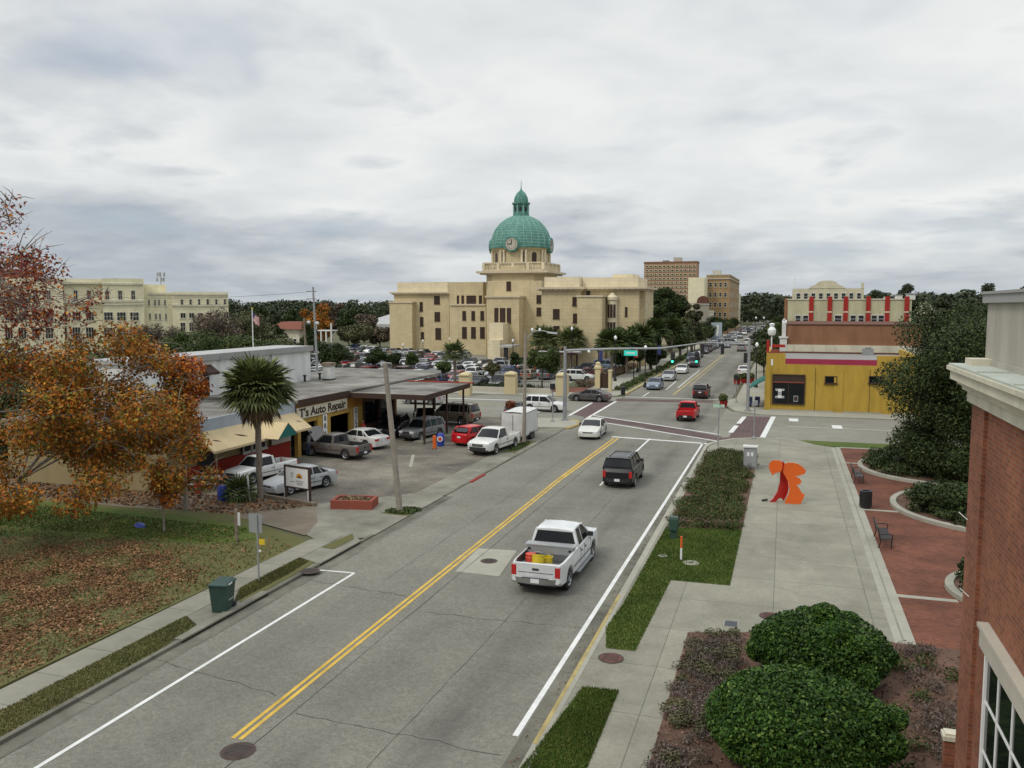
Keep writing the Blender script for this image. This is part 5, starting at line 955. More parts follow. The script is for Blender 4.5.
def gen_vehicle(kind, hood_open=False, roofrack=False):
    """returns {partname: [MB,...]} in local space, x forward, z up"""
    s = SP[kind]; L, W, r = s['L'], s['W'], s['r']; ax = [-s['wb']/2-s['off'], s['wb']/2-s['off']]; bot = s['bot']; bed = s.get('bed')
    xs = list(np.linspace(-L/2, L/2, 36)); ar = r+.07
    for a in ax: xs += list(a+ar*np.cos(np.linspace(0, math.pi, 11)))
    if bed: xs += [bed[0], bed[0]+.012, -L/2+.075, -L/2+.087]
    xs = sorted(set(round(x, 3) for x in xs))
    def zb(x):
        z = bot+(.10 if abs(x) > L/2-.12 else 0)
        for a in ax:
            d = abs(x-a)
            if d < ar: z = max(z, r+math.sqrt(max(0, ar*ar-d*d)))
        return z
    def hw(x):
        e = max(0, abs(x)-(L/2-.75))/.75; return W/2-(.16 if x > 0 else .10)*e**2.4
    rings = []
    for x in xs:
        b0, h, t = zb(x), hw(x), interp(x, s['top']); inbed = bed and -L/2+.08 < x <= bed[0]+.001
        b0 = min(b0, t-.12)
        e = max(0, abs(x)-(L/2-.28))/.28
        half = [(h-.30, b0), (h-.05, b0), (h, b0+.04), (h+.0, b0+(t-b0)*.45), (h-.01, t-.14), (h-.05, t-.03), (h-.11, t)]
        if inbed: half += [(h-.115, t), (h-.115, bot+.18), (.0, bot+.18)]
        else: half += [(h-.115, t+.001), (h-.45, t+.035*(1-e)), (0, t+.05*(1-e))]
        ring = [(x, -y, z) for y, z in half]+[(x, y, z) for y, z in reversed(half[:-1])]
        rings.append(ring)
    body = MB(); body.loft(rings, 'paint', True, True)
    # dark underbody closing the wheel wells
    under = MB().box(-L/2+.15, L/2-.15, -W/2+.28, W/2-.28, bot-.08, s['belt']-.25 if not bed else bot+.16, 'plastic')
    if bed: under.box(bed[0]+.1, L/2-.2, -W/2+.28, W/2-.28, bot, s['belt']-.25, 'plastic')
    # greenhouse
    xr0, xr1, xf1, xf0 = s['gh']; zb_ = s['belt']+.0; H = s['H']; wb_, wt = W/2-.09, W/2-.09-.14*(H-zb_)/.48
    core = MB(); core.add([(xr0, -wb_, zb_-.1), (xf0, -wb_, zb_-.1), (xf0, wb_, zb_-.1), (xr0, wb_, zb_-.1), (xr1, -wt, H-.05), (xf1, -wt, H-.05), (xf1, wt, H-.05), (xr1, wt, H-.05)], [(4, 5, 6, 7), (0, 1, 5, 4), (1, 2, 6, 5), (2, 3, 7, 6), (3, 0, 4, 7)], 'plastic')
    roof = MB(); rr_ = []
    n = 9
    for i in range(n+1):
        u = i/n; x = xr1-.07+(xf1-xr1+.14)*u; edge = 4*u*(1-u); cz = H-.055+.055*min(1, edge*2.2); w_ = wt+.03
        rr_.append([(x, -w_, cz-.055), (x, -w_+.02, cz-.01), (x, -w_*.75, cz+.02), (x, 0, cz+.045), (x, w_*.75, cz+.02), (x, w_-.02, cz-.01), (x, w_, cz-.055), (x, 0, cz-.05)])
    roof.loft(rr_, 'paint', True, True)
    pl = MB(); pw = .075
    for sy in (-1, 1):
        B, T = (wb_+.012)*sy, (wt+.015)*sy
        pl.bar((xf0-.02, B, zb_-.04), (xf1-.02, T, H-.04), pw, .05, 'paint', (0, 1, 0)); pl.bar((xr0+.05, B, zb_-.04), (xr1+.02, T, H-.04), .05 if kind == 'sedan' else .10, .14, 'paint', (1, 0, 0) if kind != 'sedan' else (0, 1, 0))
        for px_ in s['pill']:
            tx = min(max(px_, xr1+.05), xf1-.05); pl.bar((px_, B, zb_-.04), (tx, T, H-.04), .02, .07, 'paint', (1, 0, 0))
    out = {'body': [body.join(pl).join(roof)], 'chassis': [under.join(core)]}
    # glass
    def quadslab(a, b_, c, d, bulge=(0, 0, 0), nseg=5, off=.012):
        m_ = MB(); a, b_, c, d = map(Vector, (a, b_, c, d)); vs = []
        for i in range(nseg+1):
            u = i/nseg; k = 4*u*(1-u); vs += [a.lerp(b_, u)+Vector(bulge)*k, d.lerp(c, u)+Vector(bulge)*k]
        m_.add(vs, [(2*i, 2*i+2, 2*i+3, 2*i+1) for i in range(nseg)], 'glass', True); return m_
    wbi, wti = wb_-.05, wt-.05
    out['windshield'] = [quadslab((xf0+.01, -wbi, zb_+.02), (xf0+.01, wbi, zb_+.02), (xf1+.03, wti, H-.07), (xf1+.03, -wti, H-.07), (.07, 0, .01))]
    out['rear_window'] = [quadslab((xr0-.012, wbi, zb_+.04+(.12 if kind in ('suv', 'hatch', 'crossover', 'wagon') else 0)), (xr0-.012, -wbi, zb_+.04+(.12 if kind in ('suv', 'hatch', 'crossover', 'wagon') else 0)), (xr1-.025, -wti, H-.08), (xr1-.025, wti, H-.08), (-.04, 0, .0))]
    edges = [xf0-.10]+s['pill']+[xr0+.10]; sw = []
    for sy in (-1, 1):
        for a, b_ in zip(edges, edges[1:]):
            if a-b_ < .18: continue
            def P(x, zt):
                xt = min(max(x, xr1+.06 if x < 0 else xr1), xf1-.06); 
                if x == edges[0]: xt = xf1-.09
                if x == edges[-1]: xt = max(xr1+.08, min(xt, xr1+.08))
                return (xt, (wt+.006)*sy, H-.085) if zt else (x, (wb_+.006)*sy, zb_+.03)
            a_, b2_ = a-.04, b_+.04
            p0, p1, p2, p3 = (a_, (wb_+.006)*sy, zb_+.03), (b2_, (wb_+.006)*sy, zb_+.03), P(b_, 1), P(a, 1)
            p2 = (p2[0]+.04, p2[1], p2[2]); p3 = (p3[0]-.04, p3[1], p3[2])
            m_ = MB().add([p0, p1, p2, p3], [(0, 1, 2, 3) if sy > 0 else (3, 2, 1, 0)], 'glass'); sw.append(m_)
    out['side_window'] = sw
    # wheels
    wh = []
    for a in ax:
        for sy in (-1, 1):
            m_ = MB(); y0 = sy*(W/2-.02); wd = .23
            prof = [(r*.62, 0), (r*.9, .0), (r, .035), (r, wd-.035), (r*.9, wd), (r*.5, wd)]
            ring = []
            for pr_, t in prof: ring.append([(a+pr_*math.cos(q), y0-sy*t, r+pr_*math.sin(q)) for q in [2*math.pi*k/20*sy for k in range(20)]])
            m_.loft(ring, 'rubber', True, False); m_.add(ring[-1], [tuple(range(20))], 'rubber')
            ri = MB(); prof = [(r*.64, -.0), (r*.60, .015), (r*.52, .05), (r*.18, .03), (r*.15, .005), (.01, .0)]; ring = []
            for pr_, t in prof: ring.append([(a+pr_*math.cos(q), y0-sy*t+sy*.004, r+pr_*math.sin(q)) for q in [2*math.pi*k/20*sy for k in range(20)]])
            ri.loft(ring, 'rim', True, False, False)
            for k in range(5): q = 2*math.pi*k/5; ri.cbox((a+math.cos(q)*r*.38, y0-sy*.012, r+math.sin(q)*r*.38), (.07, .02, .07), 'dark')
            wh.append((m_, ri))
    out['wheel'] = wh
    zl = interp(L/2-.15, s['top'])-.02; zt = s['belt']-.12
    out['headlight'] = [MB().box(L/2-.18, L/2+.012, sy*(hw(L/2)-.42), sy*(hw(L/2)+.01), zl-.17, zl-.01, 'lamp_glass') for sy in (-1, 1)]
    tall = kind in ('suv', 'pickup', 'crossover', 'shortpickup')
    out['taillight'] = [MB().box(-L/2-.012, -L/2+.10, sy*(hw(-L/2)-(.17 if tall else .38)), sy*(hw(-L/2)+.012), (zt-.36 if tall else zt-.14), (zt+.02 if tall else zt+.02), 'tail_red') for sy in (-1, 1)]
    big = kind in ('pickup', 'suv', 'shortpickup')
    bumps = []; bm_ = 'chrome' if kind in ('pickup',) else 'paint' if not big else 'plastic'
    zc = bot+.16
    for sgn in (-1, 1):
        fb = MB(); bumps.append(fb); e = L/2*sgn; hwx = hw(e)
        fb.loft([[(e+sgn*(.09-.12*abs(k/4)**2), hwx*k/4, zc+.11), (e-sgn*.02, hwx*k/4, zc+.12), (e-sgn*.02, hwx*k/4, zc-.12), (e+sgn*(.08-.12*abs(k/4)**2), hwx*k/4, zc-.11)] for k in range(-4, 5)], bm_, True, True)
        if sgn < 0 and big: fb.box(e-.095, e-.02, -.5, .5, zc+.112, zc+.125, 'plastic')
    out['bumper'] = bumps
    gzh = zl-.05; out['grille'] = [MB().box(L/2-.03, L/2+.014, -.42, .42, bot+.32, gzh, 'plastic').box(L/2, L/2+.024, -.40, .40, (bot+.32+gzh)/2-.02, (bot+.32+gzh)/2+.02, 'chrome')]
    out['licence_plate'] = [MB().box(-L/2-.10, -L/2-.085, -.16, .16, zc-.05, zc+.10, 'plate') if big else MB().box(-L/2-.03, -L/2-.01, -.16, .16, zt-.22, zt-.08, 'plate')]
    out['mirror'] = [MB().loft([[(xf0-.42+dx, sy*(wb_+y_), zb_+z) for dx, z in ((-.05, .02), (.08, .03), (.06, .2), (-.05, .2))] for y_ in (.03, .12, .22)][::sy], 'plastic', True, True) for sy in (-1, 1)]
    tr = MB()
    for sy in (-1, 1):
        for px_ in ([xf0-.22]+s['pill'][:2]):
            if px_ > ax[0]+.2: tr.box(px_-.008, px_+.008, sy*(W/2-.02), sy*(W/2+.003), bot+.1, s['belt']-.08, 'dark')
        for px_ in s['pill'][:2]: tr.box(px_+.08, px_+.24, sy*(W/2-.02), sy*(W/2+.02), s['belt']-.24, s['belt']-.20, 'plastic')
        tr.box(ax[0]+ar+.05, ax[1]-ar-.05, sy*(W/2-.02), sy*(W/2+.012), bot+.27, bot+.31, 'plastic')
    out['trim'] = [tr]
    if bed:
        out['tailgate'] = [MB().box(-L/2-.008, -L/2+.05, -hw(-L/2)+.18, hw(-L/2)-.18, bot+.32, s['belt']-.02, 'paint').box(-L/2-.022, -L/2-.008, -.12, .12, s['belt']-.26, s['belt']-.18, 'plastic').box(-L/2-.014, -L/2-.007, -hw(-L/2)+.24, hw(-L/2)-.24, bot+.46, bot+.48, 'dark')]
        out['bed_liner'] = [MB().box(-L/2+.10, bed[0]-.01, -W/2+.13, W/2-.13, bot+.181, bot+.20, 'galv' if kind == 'pickup' else 'plastic').box(-L/2+.10, bed[0]-.02, W/2-.122, W/2-.117, bot+.2, s['belt']-.05, 'plastic').box(-L/2+.10, bed[0]-.02, -W/2+.117, -W/2+.122, bot+.2, s['belt']-.05, 'plastic').box(-L/2+.5, -L/2+.5+2*ar+.2, -W/2+.123, -W/2+.3, bot+.2, bot+.45, 'galv').box(-L/2+.5, -L/2+.5+2*ar+.2, W/2-.3, W/2-.123, bot+.2, bot+.45, 'galv')]
        if kind == 'pickup': out['running_board'] = [MB().box(-.9, 1.35, sy*(W/2-.06), sy*(W/2+.1), bot-.08, bot-.03, 'galv').box(-.9, 1.35, sy*(W/2-.2), sy*(W/2-.1), bot-.06, bot, 'plastic') for sy in (-1, 1)]
    if kind == 'suv' or roofrack: out['roof_rack'] = [MB().box(xr1+.2, xf1-.2, sy*(wt-.12), sy*(wt-.08), H+.02, H+.07, 'galv').box(-.3, -.26, -wt+.1, wt-.1, H+.045, H+.07, 'galv') for sy in (-1, 1)]
    if hood_open:
        a = R(48); h0 = xf0+.15; ln = L/2-h0-.1; m_ = MB(); w0 = W/2-.14
        P = lambda d, up=0: (h0+d*math.cos(a)-up*math.sin(a), d*math.sin(a)+s['belt']+up*math.cos(a))
        for d0, d1 in ((0, ln),):
            (x0_, z0_), (x1_, z1_), (x2_, z2_), (x3_, z3_) = P(0), P(d1), P(d1, .05), P(0, .05)
            m_.add([(x0_, -w0, z0_), (x1_, -w0+.05, z1_), (x1_, w0-.05, z1_), (x0_, w0, z0_), (x3_, -w0, z3_), (x2_, -w0+.05, z2_), (x2_, w0-.05, z2_), (x3_, w0, z3_)], [(3, 2, 1, 0), (4, 5, 6, 7), (0, 1, 5, 4), (1, 2, 6, 5), (2, 3, 7, 6), (3, 0, 4, 7)], 'paint')
        out['hood'] = [m_]; out['engine_bay'] = [MB().box(h0+.1, L/2-.2, -w0+.1, w0-.1, s['belt']-.12, s['belt']+.055, 'dark').box(h0+.3, h0+.75, -.3, .3, s['belt']+.05, s['belt']+.10, 'galv')]
    return out
VC = {}
def set_color(o, c):
    o.color = (*c, 1)
    for ch in o.children: set_color(ch, c)
def vehicle(kind, name, label, cat, x, y, rz, color, group=None, **kw):
    key = (kind, tuple(sorted(kw.items())))
    if key not in VC:
        t_ = bpy.data.objects.new(name, None); COL.objects.link(t_)
        for pn, lst in gen_vehicle(kind, **kw).items():
            for it in lst:
                if isinstance(it, tuple): a = it[0].build(pn, t_); it[1].build('rim', a)
                else: it.build(pn, t_, angle=32)
        VC[key] = t_
    else: t_ = dup(VC[key])
    t_.name = name; t_.location = (x, y, .03); t_.rotation_euler = (0, 0, R(rz)); t_['label'] = label; t_['category'] = cat
    if group: t_['group'] = group
    elif 'group' in t_: del t_['group']
    set_color(t_, color); return t_
WHITE = (.72, .72, .70); SILV = (.36, .37, .38); GREY = (.13, .135, .14); BLK = (.012, .012, .014); RED = (.42, .012, .015); BLUE = (.035, .06, .16); TAN = (.26, .21, .155); DGREY = (.07, .072, .075); LBLUE = (.17, .22, .29); GRN = (.04, .08, .06); MAROON = (.10, .015, .02)
tr_ = 'vehicles driving or waiting on the main road'
pk = vehicle('pickup', 'pickup_truck', 'large white crew cab pickup driving away with an open loaded bed', 'pickup truck', -8.68, 33.45, 89.3, (.74, .75, .75), tr_)
pk.scale = (1.09, 1.05, 1.02)
bz = SP['pickup']['bot']+.20+.03
tb_ = thing('toolbox', 'silver cross-bed toolbox behind the cab of the white pickup', 'toolbox', (-8.70, 32.35, 0)); MB().box(-.95, .95, -.22, .22, 1.12, 1.42, 'galv').box(-1.02, 1.02, -.24, .25, 1.42, 1.47, 'steel').build('case', tb_); MB().box(-.9, -.78, -.235, -.22, 1.25, 1.33, 'dark').box(.78, .9, -.235, -.22, 1.25, 1.33, 'dark').build('latch', tb_)
M('bucket_yellow', (.62, .46, .02), .5, var=.08, bm=0); M('cooler_red', (.55, .06, .03), .5, var=.08, bm=0); M('rope', (.5, .46, .36), .9, var=.2); M('blue_plastic', (.03, .06, .35), .4, bm=0)
def bucket(label, loc, mat, h=.45, r_=.2, tilt=0):
    t_ = thing('bucket', label, 'bucket', loc); t_.rotation_euler = (R(tilt), 0, 0); MB().lathe([(r_*.85, 0), (r_, h), (r_*1.06, h), (r_*1.06, h+.03), (r_*.9, h+.03), (r_*.8, h*.3), (.01, h*.28)], mat, 20).build('pail', t_); MB().tube([(r_*math.cos(q), -r_*.3-.05*math.sin(q), h+.02+.14*math.sin(q)) for q in np.linspace(0, math.pi, 9)], .012, 'steel', 5).build('handle', t_)
bucket('tall yellow bucket in the bed of the white pickup', (-8.95, 31.2, bz), 'bucket_yellow', .62, .24, -14)
bucket('dull yellow bucket near the cab in the white pickup bed', (-8.7, 31.9, bz), 'bucket_yellow', .4, .2)
cl_ = thing('cooler', 'orange red jug cooler left of the buckets in the pickup bed', 'cooler', (-9.32, 31.6, bz)); MB().lathe([(.20, 0), (.23, .05), (.23, .46), (.20, .5)], 'cooler_red', 18).build('body', cl_); MB().lathe([(.21, .5), (.21, .58), (.1, .62), (.02, .62)], 'cooler_red', 18).build('lid', cl_)
bg = thing('folded_sack', 'pale folded sack on the floor of the white pickup bed', 'sack', (-8.15, 31.4, bz)); MB().loft([[(x, -.28+.05*math.sin(i), 0), (x, .25, 0), (x, .22, .12+.05*math.cos(i*2)), (x, -.2, .10+.04*math.sin(i*3))] for i, x in enumerate(np.linspace(-.3, .3, 6))], 'rope', True, True).build('cloth', bg)
bl_ = thing('hose_coil', 'dark coiled hose on the floor of the white pickup bed', 'hose', (-8.6, 31.2, bz)); MB().tube([(.2*math.cos(q), .2*math.sin(q), .03+.01*q) for q in np.linspace(0, 18, 60)], .025, 'rubber', 6).build('coil', bl_)
vehicle('suv', 'sport_utility_vehicle', 'black sport utility vehicle driving away ahead of the white pickup', 'suv', -9.35, 52.4, 90.5, BLK, tr_)
vehicle('sedan', 'sedan', 'white sedan coming towards the camera at the stop line', 'car', -15.25, 70.2, -88, (.68, .68, .62), tr_)
vehicle('shortpickup', 'pickup_truck', 'bright red pickup driving away across the junction', 'pickup truck', -8.75, 84.0, 90, (.58, .012, .015), tr_)
vehicle('crossover', 'crossover_car', 'dark maroon grey crossover just beyond the junction, seen from behind', 'car', -9.3, 104.2, 90, (.05, .025, .028), tr_)
vehicle('sedan', 'sedan', 'blue grey sedan first in the queue facing the junction', 'car', -16.2, 113.2, -90, LBLUE, tr_)
vehicle('sedan', 'sedan', 'silver sedan second in the queue facing the junction', 'car', -16.1, 127.0, -90, SILV, tr_)
vehicle('sedan', 'sedan', 'white sedan third in the queue facing the junction', 'car', -15.8, 141, -90, WHITE, tr_)
vehicle('suv', 'sport_utility_vehicle', 'maroon grey utility vehicle fourth in the queue facing the junction', 'suv', -15.4, 156, -90, (.10, .08, .085), tr_)
vehicle('sedan', 'sedan', 'white sedan parked at the right kerb beyond the ochre shop', 'car', -6.0, 141.5, 90, WHITE)
gl = 'vehicles on the repair shop lot'
vehicle('shortpickup', 'pickup_truck', 'brown grey pickup with its hood open at the service bay', 'pickup truck', -31.1, 54.8, 168, (.16, .145, .13), gl, hood_open=True)
vehicle('sedan', 'sedan', 'white sedan parked nose-in beside the open-hood pickup', 'car', -31.5, 59.3, 164, (.68, .67, .64), gl)
vehicle('shortpickup', 'pickup_truck', 'white pickup under the palm facing the camera by the red wall', 'pickup truck', -31.5, 46.0, -102, WHITE, gl).scale = (.92,)*3
vehicle('sedan', 'sedan', 'silver sedan behind the lettered board at the lot corner', 'car', -27.5, 44.0, -109, (.44, .45, .45), gl).scale = (.97,)*3
vehicle('suv', 'sport_utility_vehicle', 'grey boxy utility vehicle under the forecourt canopy', 'suv', -28.5, 64.6, -104, (.22, .225, .23), gl).scale = (.88,)*3
vehicle('sedan', 'sedan', 'black sedan with hood raised under the canopy back corner', 'car', -31.6, 72.0, -62, BLK, gl, hood_open=True)
vehicle('crossover', 'crossover_car', 'dark crossover in the canopy shade beside the shop wall', 'car', -31.6, 65.6, -80, (.02, .021, .025), gl)
vehicle('suv', 'sport_utility_vehicle', 'tan utility vehicle parked side-on behind the canopy posts', 'suv', -29.5, 73.6, 174, TAN, gl).scale = (1.06,)*3
vehicle('wagon', 'estate_car', 'silver estate car side-on at the far edge of the lot', 'car', *G(423, 404), 178, (.42, .43, .43), gl)
vehicle('hatch', 'hatchback', 'bright red hatchback seen from behind next to the white pickup', 'car', -23.5, 63.6, 72, (.55, .012, .015), gl)
vehicle('shortpickup', 'pickup_truck', 'white pickup with dark grille facing the camera beside the kerb', 'pickup truck', -20.85, 60.8, -97, (.74, .73, .69), gl).scale = (1.06,)*3
vehicle('sedan', 'sedan', 'dark sedan half hidden behind the white box trailer', 'car', -25.4, 80.5, 100, (.03, .03, .034), gl)
vehicle('crossover', 'crossover_car', 'white crossover driving right on the side street', 'car', -23.7, 85.4, -4, WHITE)
vehicle('sedan', 'sedan', 'dark grey sedan turning into the side street by the gate pillar', 'car', -21.3, 96.2, 176, (.085, .08, .075))
vehicle('crossover', 'crossover_car', 'dark navy minivan parked in the courthouse lot behind the brick landing', 'car', *AX(587, 380, -31)[:2], 178, (.018, .022, .04))
# box trailer
tl = thing('box_trailer', 'white enclosed box trailer parked behind the white pickup on the lot', 'trailer', (-20.75, 67.0, 0), R(91)); mb = MB(); Lh, Wh = 2.0, .98
mb.box(-Lh, Lh, -Wh, Wh, .5, 2.35, 'white_dirty'); mb.loft([[(x, -Wh+.02, 2.35), (x, -Wh*.6, 2.43), (x, 0, 2.46), (x, Wh*.6, 2.43), (x, Wh-.02, 2.35)] for x in (-Lh+.01, Lh-.01)], 'white_dirty', False, False); mb.build('body', tl)
mb = MB(); [mb.box(-Lh-.01, Lh+.01, sy*(Wh-.02), sy*(Wh+.015), z, z+.06, 'galv') for sy in (-1, 1) for z in (.48, 2.30)]; [mb.box(x, x+.05, sy*(Wh-.02), sy*(Wh+.012), .5, 2.33, 'galv') for x in (-Lh, Lh-.05) for sy in (-1, 1)]; mb.box(-.5, .75, -Wh-.14, -Wh, .62, .68, 'galv').box(-.5, .75, Wh, Wh+.14, .62, .68, 'galv'); mb.build('trim', tl)
MB().box(-Lh-.02, -Lh, -.85, .85, .6, 2.2, 'white_dirty').box(-Lh-.035, -Lh-.02, -.02, .02, .6, 2.2, 'dark').build('rear_door', tl)
for x in (-.2, .42):
    for sy in (-1, 1):
        a = MB(); a.loft([[(x+p_*math.cos(q), sy*(Wh+t_), .32+p_*math.sin(q)) for q in [2*math.pi*k/18*sy for k in range(18)]] for p_, t_ in ((.2, .12), (.3, .12), (.32, .09), (.32, -.08), (.2, -.1))], 'rubber', True, True); w_ = a.build('wheel', tl); MB().loft([[(x+p_*math.cos(q), sy*(Wh+.125), .32+p_*math.sin(q)) for q in [2*math.pi*k/18*sy for k in range(18)]] for p_ in (.17, .05)], 'rim', True, True).build('rim', w_)
MB().bar((Lh, .6, .5), (Lh+1.1, 0, .45), .08, .1, 'dark').bar((Lh, -.6, .5), (Lh+1.1, 0, .45), .08, .1, 'dark').build('drawbar', tl)
# ---- the courthouse lot: simple one-mesh cars
LOW = {}
def lowcar(kind):
    if kind in LOW: return LOW[kind]
    all_ = MB(); g = gen_vehicle(kind)
    for pn, lst in g.items():
        if pn in ('trim', 'grille', 'licence_plate'): continue
        for it in lst:
            for q in (it if isinstance(it, tuple) else (it,)): all_.join(q)
    o = all_.build('parked_car', angle=32); LOW[kind] = o.data; bpy.data.objects.remove(o); return LOW[kind]
KN = dict(sedan='sedan', suv='utility vehicle', crossover='crossover', pickup='large pickup', hatch='hatchback', wagon='estate car', shortpickup='small pickup')
PAL = [('white', WHITE, 9), ('silver', SILV, 8), ('grey', GREY, 5), ('black', BLK, 4), ('red', (.33, .012, .014), 2.5), ('navy blue', BLUE, 2.5), ('tan', TAN, 2), ('dark green', GRN, 1), ('pale blue', LBLUE, 1.2), ('maroon', MAROON, 1.2)]
rg = random.Random(42); cnt = {}
def parked(x, y, rz, where, group, name='parked_car'):
    k = rg.choices(list(KN), [8, 5, 5, 2, 2, 1.5, 1.5])[0]; cn, c, _ = rg.choices(PAL, [p[2] for p in PAL])[0]
    o = bpy.data.objects.new(name, lowcar(k)); COL.objects.link(o); o.location = (x, y, .02); o.rotation_euler = (0, 0, R(rz)); o.color = (*c, 1)
    key = (cn, k, where); cnt.setdefault(key, []).append(o); tag(o, None, 'car', group, None); return o
rows = [('row nearest the street wall', 109.5, -31, -88, 90), ('second row from the street wall', 115.3, -31, -90, -90), ('third row from the street wall', 123.5, -31, -92, 90), ('fourth row from the street wall', 129.3, -36, -94, -90), ('fifth row from the street wall', 137.5, -40, -96, 90), ('sixth row from the street wall', 143.2, -48, -98, -90)]
for lab, y, xa, xb, hd in rows:
    x = xa
    while x > xb:
        if rg.random() < .90 and not (y < 118 and -34.5 < x < -28): parked(x+rg.uniform(-.15, .15), y+rg.uniform(-.3, .3), hd+rg.choice((0, 0, 180))+rg.uniform(-2, 2), lab, 'cars parked in the courthouse lot')
        x -= 2.9
for lab, y, xa, xb in (('seventh lot row', 152, -62, -98), ('eighth lot row', 157.5, -62, -100), ('ninth lot row', 167, -64, -102), ('tenth lot row beside the left wing', 174, -80, -106), ('last lot row beyond the left wing', 186, -97, -112)):
    x = xa
    while x > xb:
        if rg.random() < .88: parked(x, y+rg.uniform(-.3, .3), 90+rg.choice((0, 180)), lab, 'cars parked in the courthouse lot')
        x -= 3.0
for y in (122, 128.5, 136, 143, 150, 158): parked(-28.6, y, 0+rg.uniform(-2, 2), 'column beside the courthouse pavement hedge', 'cars parked in the courthouse lot')
# down the street
y = 172
while y < 420:
    if rg.random() < .85: parked(-17.4, y, -90, 'left kerb down the street', 'cars parked along the left kerb')
    if rg.random() < .75 and y > 178: parked(-6.0, y, 90, 'right kerb down the street', 'cars parked along the right kerb')
    y += 7.2
for i in range(15): parked(-14.4 if i % 2 else -9.8, 215+i*17, -90 if i % 2 else 90, 'traffic far down the street', 'far traffic on the main road')
for i, (x, y_) in enumerate(((-14, 247), (-8.5, 250), (-18, 252))): parked(x, y_, 5, 'crossing far down the street', 'far traffic on the main road')
ORD = ['first', 'second', 'third', 'fourth', 'fifth', 'sixth', 'seventh', 'eighth', 'ninth', 'tenth', 'eleventh', 'twelfth']
for (cn, k, where), lst in cnt.items():
    sd = 'left' if 'street' not in where or 'row' in where else 'near'
    lst.sort(key=lambda o: (o.location.x if sd == 'left' else o.location.y))
    fr = 'from the left' if sd == 'left' else 'from the near end'
    if 'column' in where: lst.sort(key=lambda o: o.location.y); fr = 'from the near end'
    for i, o in enumerate(lst): o['label'] = (f'{cn} {KN[k]}, {where}' if len(lst) == 1 else f'{cn} {KN[k]}, {where}, {ORD[i]} such {fr}')
# ================================================================ TREES
def tpx(name, label, pl, pr, pt, Y, cb, leafm, n, ls, seed, group=None, k=14, r=.25, rs=None, mats=None, hollow=2.5, bark='bark', zs=1.):
    a, b_ = AY(pl, 306, Y), AY(pr, 306, Y); cx = (a[0]+b_[0])/2; cr = (b_[0]-a[0])/2*.93; H = AY((pl+pr)/2, pt, Y)[2]
    return tree(name, label, 'tree', (cx, Y, 0), H-.2, cr, cb, leafm, n, ls, seed, r, k, group, bark, rs, mats, hollow)
# foreground left: autumn maples
def maple(name, label, loc, C, n, ls, mats, seed, trunk_top, r=.28, nl=16, bark='bark_light', hollow=2.2, twig=True, base=(0, 0, -.1)):
    t_ = thing(name, label, 'tree', loc); mb = MB(); tree_trunk(mb, base, trunk_top, r, C, bark, seed, nl)
    if twig:
        rgx = random.Random(seed)
        for c in C:
            for q in range(7):
                s_ = Vector(c[:3])+Vector([rgx.uniform(-.4, .4)*c[3] for _ in range(3)]); e = s_+Vector([rgx.uniform(-1, 1)*c[3+i]*1.15 for i in range(3)])+Vector((0, 0, .2*c[3]))
                mb.tube([s_, s_.lerp(e, .5)+Vector((rgx.uniform(-.1, .1), 0, .1)), e], [.03, .018, .006], bark, 4)
    mb.build('trunk', t_); leaves('crown', C, n, ls, 'leaf_orange', t_, seed=seed, mats=mats, hollow=hollow); return t_
A = AY(95, 400, 33)
C = cluster((0, 0, 5.9), (6.2, 5.4, 4.4), 52, 1.1, 61)+[(-3, -3, 3.2, 1.6, 1.4, 1.0), (-5, -5, 2.4, 1.5, 1.4, .8), (-3.5, -7, 2.6, 1.5, 1.4, .8), (2.6, -2.5, 3.2, 1.3, 1.3, 1.0), (0, -5, 2.7, 1.4, 1.3, .8), (4, 0, 3.0, 1.2, 1.2, .9), (-6, -6.5, 4, 1.6, 1.5, 1.2), (-2, -6, 4, 1.4, 1.4, 1.), (-6.5, -8, 2.6, 1.5, 1.2, .9), (1.5, -3, 2.2, 1.1, 1.1, .8), (-1.5, -3.5, 1.9, 1.2, 1.1, .7), (3.5, 1, 2.3, 1., 1., .7), (5.2, 1.5, 2.6, .9, .9, .7), (4.6, 1.0, 4.2, 1.1, 1, .9)]
maple('autumn_maple', 'big spreading maple with orange and yellow green autumn leaves on the lawn', (A[0], 33, 0), C, 56000, .078, [('leaf_orange', 8), ('leaf_yellowgreen', 2.2), ('leaf_olive', .6)], 61, (-1.5, .5, 6), .13, 30, hollow=2.3, base=(-6.5, -1, -.1))
B = AY(182, 400, 37.5); C = cluster((0, 0, 6.3), (1.5, 1.3, 2.6), 13, .75, 62)+[(.6, 0, 4.0, .8, .8, .8), (-1.5, 0, 8.3, .6, .6, .7)]
maple('slender_maple', 'slender open maple with red orange leaves in front of the white building', (B[0], 37.5, 0), C, 5600, .085, [('leaf_redorange', 5), ('leaf_red', 2)], 62, (0, 0, 6.5), .13, 10)
C = cluster((3.3, 0, 12.4), (4.8, 4.2, 5.6), 38, 1.1, 63)+[(7, 0, 8.6, 1.6, 1.4, 1.2), (4.5, 0, 7.8, 1.8, 1.5, 1.1), (7.6, 1, 10.6, 1.5, 1.4, .9), (8.8, 1, 11.0, 1.0, 1., .7), (6.0, 1, 9.8, 1.8, 1.6, 1.1), (9.6, 1, 11.5, .6, .6, .5)]
maple('tall_maple', 'tall maple with dark red leaves and bare twigs at the left edge', (AY(-80, 300, 30)[0], 30, 0), C, 6800, .08, [('leaf_red', 7), ('leaf_redorange', 2.2)], 63, (-1, 0, 14), .15, 32, hollow=1.8)
x, y = G(164, 533); C = [(0, 0, 2.3, .6, .6, .8), (.3, 0, 1.6, .5, .5, .5), (-.3, .1, 2.9, .45, .45, .5), (0, 0, 3.3, .3, .3, .4)]
